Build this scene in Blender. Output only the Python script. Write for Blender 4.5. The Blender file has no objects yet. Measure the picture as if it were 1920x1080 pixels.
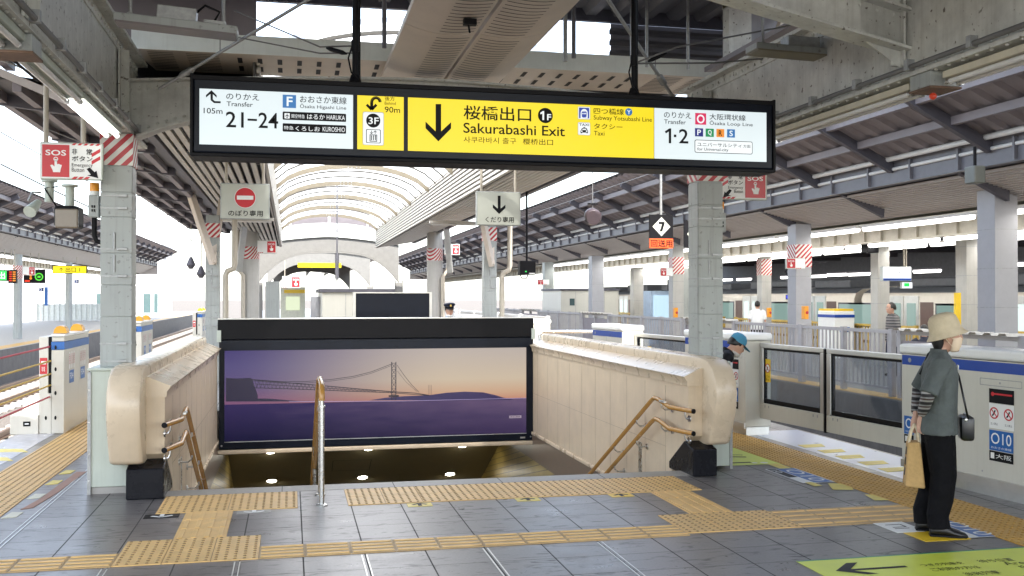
import bpy, bmesh, math, random
from mathutils import Vector, Matrix
random.seed(7)
R = math.radians
D = bpy.data
S = bpy.context.scene
COL = S.collection

# ---------------------------------------------------------------- camera, world, sun, exposure
FPX = 1880.0                                  # focal length in pixels of a 1920 px wide picture
YAW = math.atan(415/FPX); PITCH = math.atan(16/FPX); EYE = 1.70
cam = D.cameras.new('camera'); co = D.objects.new('camera', cam); COL.objects.link(co)
cam.sensor_width = 36; cam.lens = 36*FPX/1920; cam.clip_end = 2000; cam.clip_start = 0.05
co.location = (0, 0, EYE); co.rotation_euler = (R(90)+PITCH, 0, -YAW)
S.camera = co
EXPO = 2.28
S.view_settings.view_transform = 'Standard'; S.view_settings.look = 'None'
S.view_settings.exposure = EXPO; S.view_settings.gamma = 1
W = D.worlds.new('World'); S.world = W; W.use_nodes = True
SUN_EL, SUN_AZ = R(52), R(179)                # azimuth from +Y towards +X
nt = W.node_tree; bg = nt.nodes['Background']
sky = nt.nodes.new('ShaderNodeTexSky'); sky.sky_type = 'NISHITA'; sky.sun_disc = False
sky.sun_elevation = SUN_EL; sky.sun_rotation = SUN_AZ; sky.air_density = 1.0; sky.dust_density = 1.6; sky.ozone_density = 0.3
hz = nt.nodes.new('ShaderNodeHueSaturation'); hz.inputs['Saturation'].default_value = .62   # bright hazy daylight: a paler sky
nt.links.new(sky.outputs[0], hz.inputs['Color']); nt.links.new(hz.outputs[0], bg.inputs[0]); bg.inputs[1].default_value = 0.15
sl = D.lights.new('sun', 'SUN'); sl.energy = 2.6; sl.angle = R(0.6); sl.color = (1, .95, .88)
so = D.objects.new('sun', sl); COL.objects.link(so)
sdir = Vector((math.sin(SUN_AZ)*math.cos(SUN_EL), math.cos(SUN_AZ)*math.cos(SUN_EL), math.sin(SUN_EL)))
so.rotation_euler = sdir.to_track_quat('Z', 'Y').to_euler(); so.location = sdir*60
cy_ = S.cycles
cy_.max_bounces = 6; cy_.diffuse_bounces = 4; cy_.glossy_bounces = 3; cy_.transmission_bounces = 4; cy_.transparent_max_bounces = 8
cy_.caustics_reflective = False; cy_.caustics_refractive = False
cy_.use_denoising = True; cy_.sample_clamp_indirect = 6

_f = Vector((math.sin(YAW)*math.cos(PITCH), math.cos(YAW)*math.cos(PITCH), math.sin(PITCH)))
_r = Vector((math.cos(YAW), -math.sin(YAW), 0)); _u = _r.cross(_f); _c = Vector((0, 0, EYE))
def at(x, y, X=None, Y=None, Z=None):
    """where the sight line through a point of the survey photograph meets a plane of the place"""
    d = _f + _r*((x-960)/FPX) - _u*((y-540)/FPX)
    t = X/d.x if X is not None else Y/d.y if Y is not None else (Z-EYE)/d.z
    return _c + d*t

# ---------------------------------------------------------------- materials
def lin(c):
    return tuple(((v/255)/12.92 if v/255 <= .04045 else ((v/255+.055)/1.055)**2.4) for v in c)
MATS = {}
def mat(name, col, rough=.55, metal=0, var=.12, scale=6, bump=0, bscale=40, spec=.5, spots=0, coat=0, streak=0, bdist=.01):
    """procedural paint / stone / plastic: a base colour with soft clouding, optional dirt spots and fine bump"""
    if name in MATS: return MATS[name]
    m = D.materials.new(name); m.use_nodes = True; n = m.node_tree.nodes; l = m.node_tree.links
    b = n['Principled BSDF']; b.inputs['Roughness'].default_value = rough; b.inputs['Metallic'].default_value = metal
    b.inputs['Specular IOR Level'].default_value = spec
    if coat: b.inputs['Coat Weight'].default_value = coat; b.inputs['Coat Roughness'].default_value = .08
    g = n.new('ShaderNodeNewGeometry')
    t = n.new('ShaderNodeTexNoise'); t.inputs['Scale'].default_value = scale; t.inputs['Detail'].default_value = 6; t.inputs['Roughness'].default_value = .65
    l.new(g.outputs['Position'], t.inputs['Vector'])
    mr = n.new('ShaderNodeMapRange'); mr.inputs[1].default_value = .3; mr.inputs[2].default_value = .7
    mr.inputs[3].default_value = 1-var; mr.inputs[4].default_value = 1+var
    l.new(t.outputs[0], mr.inputs[0])
    mx = n.new('ShaderNodeVectorMath'); mx.operation = 'SCALE'; mx.inputs[0].default_value = col
    l.new(mr.outputs[0], mx.inputs['Scale'])
    out = mx.outputs[0]
    if spots:
        t2 = n.new('ShaderNodeTexNoise'); t2.inputs['Scale'].default_value = 22; t2.inputs['Detail'].default_value = 4
        l.new(g.outputs['Position'], t2.inputs['Vector'])
        r2 = n.new('ShaderNodeMapRange'); r2.inputs[1].default_value = .64; r2.inputs[2].default_value = .7; r2.inputs[4].default_value = spots
        l.new(t2.outputs[0], r2.inputs[0])
        mm = n.new('ShaderNodeMix'); mm.data_type = 'RGBA'; mm.inputs[7].default_value = (.07, .055, .04, 1)
        l.new(r2.outputs[0], mm.inputs[0]); l.new(out, mm.inputs[6]); out = mm.outputs[2]
    if streak:
        mp = n.new('ShaderNodeMapping'); mp.inputs['Scale'].default_value = (24, 24, 1.1); l.new(g.outputs['Position'], mp.inputs['Vector'])
        t4 = n.new('ShaderNodeTexNoise'); t4.inputs['Scale'].default_value = 1; t4.inputs['Detail'].default_value = 7; t4.inputs['Roughness'].default_value = .6; l.new(mp.outputs[0], t4.inputs['Vector'])
        r4 = n.new('ShaderNodeMapRange'); r4.inputs[1].default_value = .5; r4.inputs[2].default_value = .78; r4.inputs[4].default_value = streak; l.new(t4.outputs[0], r4.inputs[0])
        m4 = n.new('ShaderNodeMix'); m4.data_type = 'RGBA'; m4.inputs[7].default_value = (col[0]*.35, col[1]*.31, col[2]*.26, 1); l.new(r4.outputs[0], m4.inputs[0]); l.new(out, m4.inputs[6]); out = m4.outputs[2]
    l.new(out, b.inputs['Base Color'])
    rr = n.new('ShaderNodeMapRange'); rr.inputs[3].default_value = max(.02, rough-.08); rr.inputs[4].default_value = min(1, rough+.08)
    l.new(t.outputs[0], rr.inputs[0]); l.new(rr.outputs[0], b.inputs['Roughness'])
    if bump:
        t3 = n.new('ShaderNodeTexNoise'); t3.inputs['Scale'].default_value = bscale; t3.inputs['Detail'].default_value = 3
        l.new(g.outputs['Position'], t3.inputs['Vector'])
        bp = n.new('ShaderNodeBump'); bp.inputs['Strength'].default_value = bump; bp.inputs['Distance'].default_value = bdist
        l.new(t3.outputs[0], bp.inputs['Height']); l.new(bp.outputs[0], b.inputs['Normal'])
    MATS[name] = m; return m
def glow(name, srgb, k=1.0):
    """a lit panel or lamp whose face comes out near the given display colour"""
    if name in MATS: return MATS[name]
    m = D.materials.new(name); m.use_nodes = True; b = m.node_tree.nodes['Principled BSDF']
    c = lin(srgb); b.inputs['Base Color'].default_value = (c[0]*.3, c[1]*.3, c[2]*.3, 1); b.inputs['Roughness'].default_value = .35
    b.inputs['Emission Color'].default_value = (*c, 1); b.inputs['Emission Strength'].default_value = k/2**EXPO
    MATS[name] = m; return m
def nodes_of(m): return m.node_tree.nodes, m.node_tree.links

M = dict(
 steel=mat('girder_grey', (.56, .57, .54), .5, var=.2, scale=5, streak=.28, spots=.9, bump=.12, bscale=25),
 column=mat('column_grey', (.34, .365, .355), .42, var=.07, scale=3, bump=.05, streak=.38, spots=.4),
 white_col=mat('round_column_white', (.42, .41, .385), .5, var=.08, scale=3, streak=.2),
 cream=mat('cream_marble', (.62, .505, .365), .36, var=.08, scale=4, spots=.06, streak=.12),
 creampol=mat('cream_marble_polished', (.61, .50, .365), .28, var=.08, scale=3.5, streak=.08, spots=.05),
 plinth=mat('black_plinth', (.005, .0055, .009), .28, var=.2, spec=.18),
 wood=mat('handrail_brown', (.42, .215, .05), .25, var=.06, scale=8),
 stainless=mat('stainless', (.55, .55, .54), .28, 1, var=.1, scale=30),
 alu=mat('aluminium', (.62, .62, .60), .38, .85, var=.08),
 wpanel=mat('whitegreen_panel', (.47, .52, .46), .42, var=.06, scale=3, streak=.16),
 bpanel=mat('beige_panel', (.66, .59, .51), .5, var=.07, scale=2.5, spots=.1),
 dark=mat('dark_void', (.012, .012, .013), .7),
 black=mat('sign_black', (.006, .0085, .016), .32, var=.15, spec=.18),
 blackm=mat('black_matt', (.005, .005, .0065), .55, var=.2, spec=.18),
 deck=mat('roof_deck_dark', (.10, .095, .10), .55, var=.12, scale=3),
 deckp=mat('canopy_deck_mauve', (.235, .21, .225), .55, var=.12, scale=2),
 slat=mat('slat_offwhite', (.56, .54, .49), .5, var=.06),
 slatp=mat('slat_mauve', (.47, .43, .41), .5, var=.08),
 beamb=mat('beam_bluegrey', (.155, .155, .175), .5, var=.1),
 rib=mat('rib_dark', (.085, .082, .10), .55, var=.12),
 pipe=mat('pipe_white', (.75, .75, .74), .35, var=.05),
 pipeb=mat('pipe_beige', (.42, .38, .31), .5, var=.08),
 gate=mat('gate_offwhite', (.56, .545, .48), .35, var=.04, scale=2, bump=.02, streak=.10),
 gatetop=mat('gate_white', (.78, .79, .78), .3, var=.03),
 gaterub=mat('gate_rubber', (.005, .005, .006), .5, spec=.18),
 blue=mat('band_blue', (.006, .05, .31), .3, var=.06),
 bluel=mat('sign_blue', (.01, .11, .38), .35, var=.08),
 yellow=mat('warning_yellow', (.75, .50, .02), .4, var=.06),
 orange=mat('beacon_orange', (.85, .33, .01), .3, var=.05),
 red=mat('sign_red', (.50, .015, .025), .35, var=.05),
 redo=mat('sign_orange_red', (.75, .09, .015), .4, var=.05),
 white=mat('sign_white', (.78, .79, .77), .4, var=.03),
 ink=mat('ink_black', (.004, .004, .006), .5, var=.1, spec=.18),
 ceilsign=mat('sign_palegreen', (.47, .49, .43), .4, var=.04),
 stone=mat('nosing_stone', (.29, .28, .26), .5, var=.15, scale=30, spots=.3),
 tact=mat('tactile_beige', (.68, .44, .165), .5, var=.13, scale=7, spots=.1),
 tactd=mat('tactile_brown_bumps', (.27, .165, .06), .55, var=.2, scale=9),  # bumps are a darker brown than the beige pavers
 tactm=mat('tactile_mustard', (.52, .29, .045), .45, var=.16, scale=5, spots=.15),
 tactmd=mat('tactile_mustard_bumps', (.33, .18, .03), .5, var=.2),
 concrete=mat('concrete', (.36, .35, .33), .8, var=.15, scale=2, bump=.15),
 ballast=mat('ballast', (.13, .115, .10), .9, var=.5, scale=18, bump=.8, bscale=26),
 tactg=mat('tactile_groove', (.44, .30, .135), .55, var=.15),
 edgec=mat('edge_concrete', (.13, .125, .12), .8, var=.25, scale=3, streak=.5),
 lampy=mat('dome_amber', (.62, .30, .008), .3, var=.05),
 rail=mat('rail_steel', (.20, .13, .09), .4, .5, var=.2),
 sleeper=mat('sleeper_concrete', (.36, .34, .31), .85, var=.2),
 rubbergrey=mat('fence_grey', (.36, .35, .355), .5, var=.1),
 lilac=mat('column_lilac', (.36, .36, .38), .45, var=.05),
 soff=mat('soffit_olive', (.17, .145, .085), .6, var=.1),
 brown=mat('wainscot_brown', (.15, .105, .075), .35, var=.2, scale=10),
 trainb=mat('train_champagne', (.47, .43, .37), .35, .15, var=.06),
 trainr=mat('train_roof', (.12, .13, .15), .55, var=.15),
 trainbr=mat('train_brown', (.11, .065, .055), .4, var=.1),
 bld=mat('building_white', (.75, .75, .74), .7, var=.05),
 glassd=mat('window_glass', (.05, .09, .095), .08, var=.1),
 skin=mat('skin', (.50, .29, .205), .5, var=.06, scale=20),
 hair=mat('hair', (.005, .0045, .004), .45, var=.3, scale=60),
 shirt=mat('shirt_grey', (.078, .09, .087), .85, var=.2, scale=11, bump=.9, bscale=7, bdist=.05),
 trous=mat('trousers_black', (.0028, .0028, .004), .85, var=.3, spec=.18, bump=.9, bscale=7, bdist=.05),
 shoe=mat('shoe_black', (.0035, .0035, .004), .4, var=.3),
 strawhat=mat('hat_beige', (.56, .47, .32), .85, var=.08, scale=30, bump=.2, bscale=120),
 mask=mat('mask_cream', (.68, .54, .39), .85, var=.04),
 jute=mat('jute', (.42, .27, .11), .9, var=.12, scale=40, bump=.3, bscale=200),
 rope=mat('handle_cream', (.65, .55, .38), .85, var=.1),
 leather=mat('leather_black', (.004, .004, .005), .3, var=.2),
 capblue=mat('cap_blue', (.055, .24, .38), .8, var=.1, bump=.1),
 navy=mat('navy', (.006, .009, .028), .6, var=.2),
 shirtb=mat('shirt_paleblue', (.42, .50, .66), .8, var=.08, bump=.1),
 shirtw=mat('shirt_white', (.75, .75, .74), .8, var=.05, bump=.1),
 greenmat=mat('floor_poster_lime', (.60, .68, .075), .35, var=.08, scale=3),
 tapeb=mat('tape_terracotta', (.33, .18, .12), .6, var=.12),
 stick=mat('sticker_yellow', (.68, .55, .10), .45, var=.12, scale=20),
 wire=mat('wire_grey', (.14, .14, .14), .5),
 zinc=mat('zinc', (.33, .34, .34), .45, .5, var=.2, scale=20),
)
G = dict(
 white=glow('lit_panel_white', (224, 236, 240), .92), yellow=glow('lit_panel_yellow', (243, 218, 20), .95),
 tube=glow('lit_tube', (255, 253, 246), 9), tubef=glow('lit_tube_station', (255, 253, 248), 8),
 down=glow('lit_downlight', (255, 250, 235), 30), board=glow('lit_board_white', (245, 250, 255), 1.6),
 green=glow('lit_green', (40, 220, 90), 1.2), ledg=glow('led_green', (90, 230, 60), 1.0), ledr=glow('led_red', (240, 60, 30), 1.0),
 ledo=glow('led_amber', (255, 150, 40), 1.0), ledb=glow('led_blue', (40, 60, 235), 1.3), wyel=glow('lit_panel_yellow_far', (250, 225, 20), 1.0),
 train=glow('lit_train_window', (138, 162, 156), .85), trainw=glow('lit_train_door', (215, 235, 230), 1.0),
)
def stripes_mat():
    m = D.materials.new('red_white_stripes'); m.use_nodes = True; n, l = nodes_of(m); b = n['Principled BSDF']
    g = n.new('ShaderNodeNewGeometry'); s = n.new('ShaderNodeSeparateXYZ'); l.new(g.outputs['Position'], s.inputs[0])
    a = n.new('ShaderNodeMath'); a.operation = 'SUBTRACT'; l.new(s.outputs[2], a.inputs[0]); l.new(s.outputs[0], a.inputs[1])
    a1 = n.new('ShaderNodeMath'); a1.operation = 'SUBTRACT'; l.new(a.outputs[0], a1.inputs[0]); l.new(s.outputs[1], a1.inputs[1])
    w = n.new('ShaderNodeMath'); w.operation = 'MULTIPLY'; w.inputs[1].default_value = 9.0; l.new(a1.outputs[0], w.inputs[0])
    f = n.new('ShaderNodeMath'); f.operation = 'FRACT'; l.new(w.outputs[0], f.inputs[0])
    c = n.new('ShaderNodeMath'); c.operation = 'GREATER_THAN'; c.inputs[1].default_value = .5; l.new(f.outputs[0], c.inputs[0])
    mx = n.new('ShaderNodeMix'); mx.data_type = 'RGBA'; mx.inputs[6].default_value = (.42, .025, .035, 1); mx.inputs[7].default_value = (.68, .66, .61, 1)
    l.new(c.outputs[0], mx.inputs[0]); l.new(mx.outputs[2], b.inputs['Base Color']); b.inputs['Roughness'].default_value = .45
    return m
M['stripe'] = stripes_mat()
def shirt_stripes():
    m = D.materials.new('striped_sleeve'); m.use_nodes = True; n, l = nodes_of(m); b = n['Principled BSDF']
    g = n.new('ShaderNodeNewGeometry'); s = n.new('ShaderNodeSeparateXYZ'); l.new(g.outputs['Position'], s.inputs[0])
    w = n.new('ShaderNodeMath'); w.operation = 'MULTIPLY'; w.inputs[1].default_value = 17.0; l.new(s.outputs[2], w.inputs[0])
    f = n.new('ShaderNodeMath'); f.operation = 'FRACT'; l.new(w.outputs[0], f.inputs[0])
    c = n.new('ShaderNodeValToRGB'); c.color_ramp.interpolation = 'CONSTANT'
    e = c.color_ramp.elements; e[0].color = (.02, .018, .02, 1); e[1].position = .38; e[1].color = (.30, .29, .28, 1)
    x = e.new(.62); x.color = (.06, .035, .03, 1); x = e.new(.82); x.color = (.22, .22, .22, 1)
    l.new(f.outputs[0], c.inputs[0]); l.new(c.outputs[0], b.inputs['Base Color']); b.inputs['Roughness'].default_value = .85
    return m
M['sleeve'] = shirt_stripes()
def floor_mat():
    m = D.materials.new('floor_tiles_dark'); m.use_nodes = True; n, l = nodes_of(m); b = n['Principled BSDF']
    g = n.new('ShaderNodeNewGeometry'); s = n.new('ShaderNodeSeparateXYZ'); l.new(g.outputs['Position'], s.inputs[0])
    def mth(op, a, v=None, c=None):
        k = n.new('ShaderNodeMath'); k.operation = op
        for i, q in enumerate((a, v, c)):
            if q is None: continue
            if isinstance(q, (int, float)): k.inputs[i].default_value = q
            else: l.new(q, k.inputs[i])
        return k.outputs[0]
    def joint(o, off, half):
        t = mth('DIVIDE', mth('SUBTRACT', o, off), .4); fr = mth('FRACT', t)
        d = mth('MULTIPLY', mth('MINIMUM', fr, mth('SUBTRACT', 1.0, fr)), .4)
        return mth('LESS_THAN', d, half), mth('FLOOR', t)
    jx, ix = joint(s.outputs[0], .083, .0048); jy, iy = joint(s.outputs[1], 7.115, .0026)
    j = mth('MAXIMUM', jx, jy)
    cmb = n.new('ShaderNodeCombineXYZ'); l.new(ix, cmb.inputs[0]); l.new(iy, cmb.inputs[1])
    wn = n.new('ShaderNodeTexWhiteNoise'); wn.noise_dimensions = '2D'; l.new(cmb.outputs[0], wn.inputs['Vector'])
    t = n.new('ShaderNodeTexNoise'); t.inputs['Scale'].default_value = 3.2; t.inputs['Detail'].default_value = 9; t.inputs['Roughness'].default_value = .72
    l.new(g.outputs['Position'], t.inputs['Vector'])
    t2 = n.new('ShaderNodeTexNoise'); t2.inputs['Scale'].default_value = 60; t2.inputs['Detail'].default_value = 4; l.new(g.outputs['Position'], t2.inputs['Vector'])
    mp = n.new('ShaderNodeMapping'); mp.inputs['Scale'].default_value = (5, 16, 5); l.new(g.outputs['Position'], mp.inputs['Vector'])
    sc = n.new('ShaderNodeTexNoise'); sc.inputs['Scale'].default_value = 1; sc.inputs['Detail'].default_value = 5; sc.inputs['Distortion'].default_value = 1.2; l.new(mp.outputs[0], sc.inputs['Vector'])
    scr = n.new('ShaderNodeMapRange'); scr.inputs[1].default_value = .57; scr.inputs[2].default_value = .70; l.new(sc.outputs[0], scr.inputs[0])
    v = mth('ADD', mth('MULTIPLY', t.outputs[0], .125), mth('MULTIPLY', t2.outputs[0], .07))
    v = mth('ADD', v, mth('MULTIPLY', wn.outputs[0], .03)); v = mth('SUBTRACT', v, .002)
    v = mth('MULTIPLY', v, mth('SUBTRACT', 1.0, mth('MULTIPLY', scr.outputs[0], .65)))
    v = mth('MULTIPLY', v, mth('SUBTRACT', 1.0, mth('MULTIPLY', j, .86)))
    vo = n.new('ShaderNodeTexVoronoi'); vo.inputs['Scale'].default_value = 3.1; l.new(g.outputs['Position'], vo.inputs['Vector'])
    gum = mth('LESS_THAN', vo.outputs['Distance'], mth('MULTIPLY', t2.outputs[0], .085)); v = mth('MULTIPLY', v, mth('SUBTRACT', 1.0, mth('MULTIPLY', gum, .5)))
    lg = n.new('ShaderNodeTexNoise'); lg.inputs['Scale'].default_value = .55; lg.inputs['Detail'].default_value = 3; l.new(g.outputs['Position'], lg.inputs['Vector'])
    v = mth('MULTIPLY', v, mth('ADD', .85, mth('MULTIPLY', lg.outputs[0], .8)))
    c = n.new('ShaderNodeCombineColor'); l.new(mth('MULTIPLY', v, 1.08), c.inputs[0]); l.new(v, c.inputs[1]); l.new(mth('MULTIPLY', v, .97), c.inputs[2])
    l.new(c.outputs[0], b.inputs['Base Color'])
    ro = mth('ADD', mth('MULTIPLY', t.outputs[0], .34), .15); ro = mth('ADD', ro, mth('MULTIPLY', j, .4)); ro = mth('ADD', ro, mth('MULTIPLY', scr.outputs[0], .1)); l.new(ro, b.inputs['Roughness'])
    b.inputs['Specular IOR Level'].default_value = .45
    h = mth('SUBTRACT', mth('ADD', mth('MULTIPLY', t2.outputs[0], .12), mth('MULTIPLY', t.outputs[0], .2)), j)
    bp = n.new('ShaderNodeBump'); bp.inputs['Strength'].default_value = .28; bp.inputs['Distance'].default_value = .006
    l.new(h, bp.inputs['Height']); l.new(bp.outputs[0], b.inputs['Normal'])
    return m
M['floor'] = floor_mat()
def lined_mat(name, col, dark, axis, pitch, frac, rough=.5, slope=0.0, bump=.5):
    """horizontal courses or slats: a dark joint every `pitch` along an axis (slope tilts the courses)"""
    m = D.materials.new(name); m.use_nodes = True; n, l = nodes_of(m); b = n['Principled BSDF']
    g = n.new('ShaderNodeNewGeometry'); s = n.new('ShaderNodeSeparateXYZ'); l.new(g.outputs['Position'], s.inputs[0])
    a = n.new('ShaderNodeMath'); a.operation = 'MULTIPLY_ADD'; a.inputs[1].default_value = slope
    l.new(s.outputs[1], a.inputs[0]); l.new(s.outputs[axis], a.inputs[2])
    w = n.new('ShaderNodeMath'); w.operation = 'DIVIDE'; w.inputs[1].default_value = pitch; l.new(a.outputs[0], w.inputs[0])
    f = n.new('ShaderNodeMath'); f.operation = 'FRACT'; l.new(w.outputs[0], f.inputs[0])
    c = n.new('ShaderNodeMath'); c.operation = 'LESS_THAN'; c.inputs[1].default_value = frac; l.new(f.outputs[0], c.inputs[0])
    t = n.new('ShaderNodeTexNoise'); t.inputs['Scale'].default_value = 4; t.inputs['Detail'].default_value = 5; l.new(g.outputs['Position'], t.inputs['Vector'])
    mr = n.new('ShaderNodeMapRange'); mr.inputs[3].default_value = .7; mr.inputs[4].default_value = 1.3; l.new(t.outputs[0], mr.inputs[0])
    sc = n.new('ShaderNodeVectorMath'); sc.operation = 'SCALE'; sc.inputs[0].default_value = col; l.new(mr.outputs[0], sc.inputs['Scale'])
    mx = n.new('ShaderNodeMix'); mx.data_type = 'RGBA'; mx.inputs[7].default_value = (*dark, 1); l.new(sc.outputs[0], mx.inputs[6]); l.new(c.outputs[0], mx.inputs[0])
    l.new(mx.outputs[2], b.inputs['Base Color']); b.inputs['Roughness'].default_value = rough
    return m
M['tilewall'] = lined_mat('stair_tile_wall', (.34, .25, .07), (.06, .045, .015), 2, .10, .12, .3, .22)
def pane_mat():
    m = D.materials.new('skylight_pane'); m.use_nodes = True; n, l = nodes_of(m); n.remove(n['Principled BSDF'])
    o = n['Material Output']; tr = n.new('ShaderNodeBsdfTranslucent'); tr.inputs[0].default_value = (.9, .9, .88, 1)
    tp = n.new('ShaderNodeBsdfTransparent'); tp.inputs[0].default_value = (.95, .96, .96, 1)
    mx = n.new('ShaderNodeMixShader'); mx.inputs[0].default_value = .15; l.new(tr.outputs[0], mx.inputs[1]); l.new(tp.outputs[0], mx.inputs[2]); l.new(mx.outputs[0], o.inputs[0])
    return m
M['pane'] = pane_mat()
def glass_mat():
    m = D.materials.new('door_glass'); m.use_nodes = True; n, l = nodes_of(m); n.remove(n['Principled BSDF'])
    o = n['Material Output']; gl = n.new('ShaderNodeBsdfGlossy'); gl.inputs['Roughness'].default_value = .06; gl.inputs[0].default_value = (.9, .92, .95, 1)
    tp = n.new('ShaderNodeBsdfTransparent'); tp.inputs[0].default_value = (.74, .78, .82, 1)
    mx = n.new('ShaderNodeMixShader'); mx.inputs[0].default_value = .10; l.new(tp.outputs[0], mx.inputs[1]); l.new(gl.outputs[0], mx.inputs[2]); l.new(mx.outputs[0], o.inputs[0])
    return m
M['glass'] = glass_mat()

# ---------------------------------------------------------------- mesh building
def origin_of(o):
    v = Vector((0, 0, 0))
    while o is not None: v += o.location; o = o.parent
    return v
class MB:
    def __init__(s): s.v = []; s.f = []; s.m = []; s.r = []
    def add(s, vs, fs, mi=0):
        k = len(s.v); s.r.append((k, k+len(vs), len(s.f), len(s.f)+len(fs))); s.v += [tuple(q) for q in vs]; s.f += [tuple(i+k for i in f) for f in fs]; s.m += [mi]*len(fs); return s
    def box(s, x0, y0, z0, x1, y1, z1, mi=0):
        vs = [(x0, y0, z0), (x1, y0, z0), (x1, y1, z0), (x0, y1, z0), (x0, y0, z1), (x1, y0, z1), (x1, y1, z1), (x0, y1, z1)]
        return s.add(vs, [(0, 3, 2, 1), (4, 5, 6, 7), (0, 1, 5, 4), (1, 2, 6, 5), (2, 3, 7, 6), (3, 0, 4, 7)], mi)
    def bevbox(s, x0, y0, z0, x1, y1, z1, b=.01, mi=0):
        """a box with chamfered edges"""
        bm = bmesh.new(); bmesh.ops.create_cube(bm, size=1)
        for q in bm.verts: q.co = Vector(((x0+x1)/2+q.co.x*(x1-x0), (y0+y1)/2+q.co.y*(y1-y0), (z0+z1)/2+q.co.z*(z1-z0)))
        bmesh.ops.bevel(bm, geom=bm.edges[:], offset=b, segments=2, affect='EDGES', profile=.5)
        bm.verts.index_update(); s.add([q.co[:] for q in bm.verts], [[q.index for q in f.verts] for f in bm.faces], mi); bm.free(); return s
    def beam(s, a, b, w, h, up=(0, 0, 1), mi=0):
        """a rectangular bar from a to b"""
        a = Vector(a); b = Vector(b); d = (b-a).normalized(); u = Vector(up)
        if abs(d.dot(u)) > .98: u = Vector((0, 1, 0))
        r = d.cross(u).normalized()*w/2; t = r.cross(d).normalized()*h/2
        vs = [p+q for p in (a, b) for q in (-r-t, r-t, r+t, -r+t)]
        return s.add(vs, [(0, 1, 2, 3), (7, 6, 5, 4), (0, 4, 5, 1), (1, 5, 6, 2), (2, 6, 7, 3), (3, 7, 4, 0)], mi)
    def tube(s, pts, r, n=8, mi=0, cap=True):
        """a round tube through points; r is a radius or one per point (or (rx, ry))"""
        pts = [Vector(p) for p in pts]; rs = r if isinstance(r, (list, tuple)) and len(r) == len(pts) else [r]*len(pts)
        rings = []; prev = None
        for i, p in enumerate(pts):
            d = (pts[min(i+1, len(pts)-1)]-pts[max(i-1, 0)]).normalized()
            if prev is None:
                u = Vector((0, 0, 1)) if abs(d.z) < .9 else Vector((0, 1, 0)); a = d.cross(u).normalized()
            else: a = (prev-d*prev.dot(d)).normalized()
            prev = a; b = d.cross(a); q = rs[i]; rx, ry = q if isinstance(q, (tuple, list)) else (q, q)
            rings.append([p+a*math.cos(t*2*math.pi/n)*rx+b*math.sin(t*2*math.pi/n)*ry for t in range(n)])
        return s.loft(rings, cap, mi)
    def loft(s, rings, cap=True, mi=0):
        n = len(rings[0]); vs = [p for g in rings for p in g]; fs = []
        for i in range(len(rings)-1):
            for j in range(n):
                k = (j+1) % n; fs.append((i*n+j, i*n+k, (i+1)*n+k, (i+1)*n+j))
        if cap: fs.append(tuple(range(n-1, -1, -1))); fs.append(tuple((len(rings)-1)*n+j for j in range(n)))
        return s.add(vs, fs, mi)
    def prism(s, prof, a, b, mi=0, cap=True):
        """2-D profile (list of (u,v)) swept from a to b: u is sideways, v is up"""
        a = Vector(a); b = Vector(b); d = (b-a).normalized(); u = Vector((0, 0, 1)) if abs(d.z) < .9 else Vector((0, 1, 0))
        r = d.cross(u).normalized(); t = r.cross(d)
        return s.loft([[p+r*x+t*y for x, y in prof] for p in (a, b)], cap, mi)
    def disc(s, c, nrm, r, n=16, mi=0, th=.003):
        nrm = Vector(nrm).normalized(); return s.tube([Vector(c), Vector(c)+nrm*th], r, n, mi)
    def quad(s, a, b, c, d, mi=0): return s.add([a, b, c, d], [(0, 1, 2, 3)], mi)
    def slab(s, poly, n, th, mi=0):
        """a flat polygon given thickness th along n"""
        n = Vector(n).normalized()*th; k = len(poly); a = [Vector(p) for p in poly]; b = [p+n for p in a]
        fs = [tuple(range(k-1, -1, -1)), tuple(range(k, 2*k))]+[(i, (i+1) % k, k+(i+1) % k, k+i) for i in range(k)]
        return s.add(a+b, fs, mi)
    def sheet(s, o, U, V, N, pitch, depth, mi=0):
        """corrugated sheet: ridges run along V, corrugation along U; trapezoidal profile, with thickness"""
        o, U, V, N = Vector(o), Vector(U), Vector(V), Vector(N); L = U.length; u = U/L; k = max(1, round(L/pitch)); p = L/k
        prof = []
        for i in range(k): prof += [(i*p, 0), (i*p+p*.35, 0), (i*p+p*.5, depth), (i*p+p*.85, depth)]
        prof.append((L, 0)); th = .004
        r0 = [o+u*a+N*b for a, b in prof]; r1 = [q+V for q in r0]; m = len(prof)
        vs = r0+r1; fs = [(i, i+1, m+i+1, m+i) for i in range(m-1)]
        return s.add(vs, fs, mi)
    def ball(s, c, r, n=12, k=8, mi=0):
        c = Vector(c); rx, ry, rz = r if isinstance(r, (tuple, list)) else (r, r, r)
        rings = []
        for i in range(k+1):
            t = math.pi*(.02+.96*i/k); rings.append([c+Vector((rx*math.sin(t)*math.cos(2*math.pi*j/n), ry*math.sin(t)*math.sin(2*math.pi*j/n), -rz*math.cos(t))) for j in range(n)])
        return s.loft(rings, True, mi)
    def groups(s):
        """which of the added shapes lie apart from one another: each lot becomes a part of its own"""
        bx = []
        for a, b, _, _ in s.r:
            p = s.v[a:b]; lo = [min(q[i] for q in p) for i in range(3)]; hi = [max(q[i] for q in p) for i in range(3)]
            bx.append((lo, hi, max(h-l for l, h in zip(lo, hi))))
        n = len(bx); par = list(range(n))
        def find(i):
            while par[i] != i: par[i] = par[par[i]]; i = par[i]
            return i
        for i in range(n):
            for j in range(i):
                if find(i) == find(j): continue
                g = math.sqrt(sum(max(0, bx[i][0][k]-bx[j][1][k], bx[j][0][k]-bx[i][1][k])**2 for k in range(3)))
                if g <= max(.02, .45*max(bx[i][2], bx[j][2])): par[find(i)] = find(j)
        d = {}
        for i in range(n): d.setdefault(find(i), []).append(i)
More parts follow.
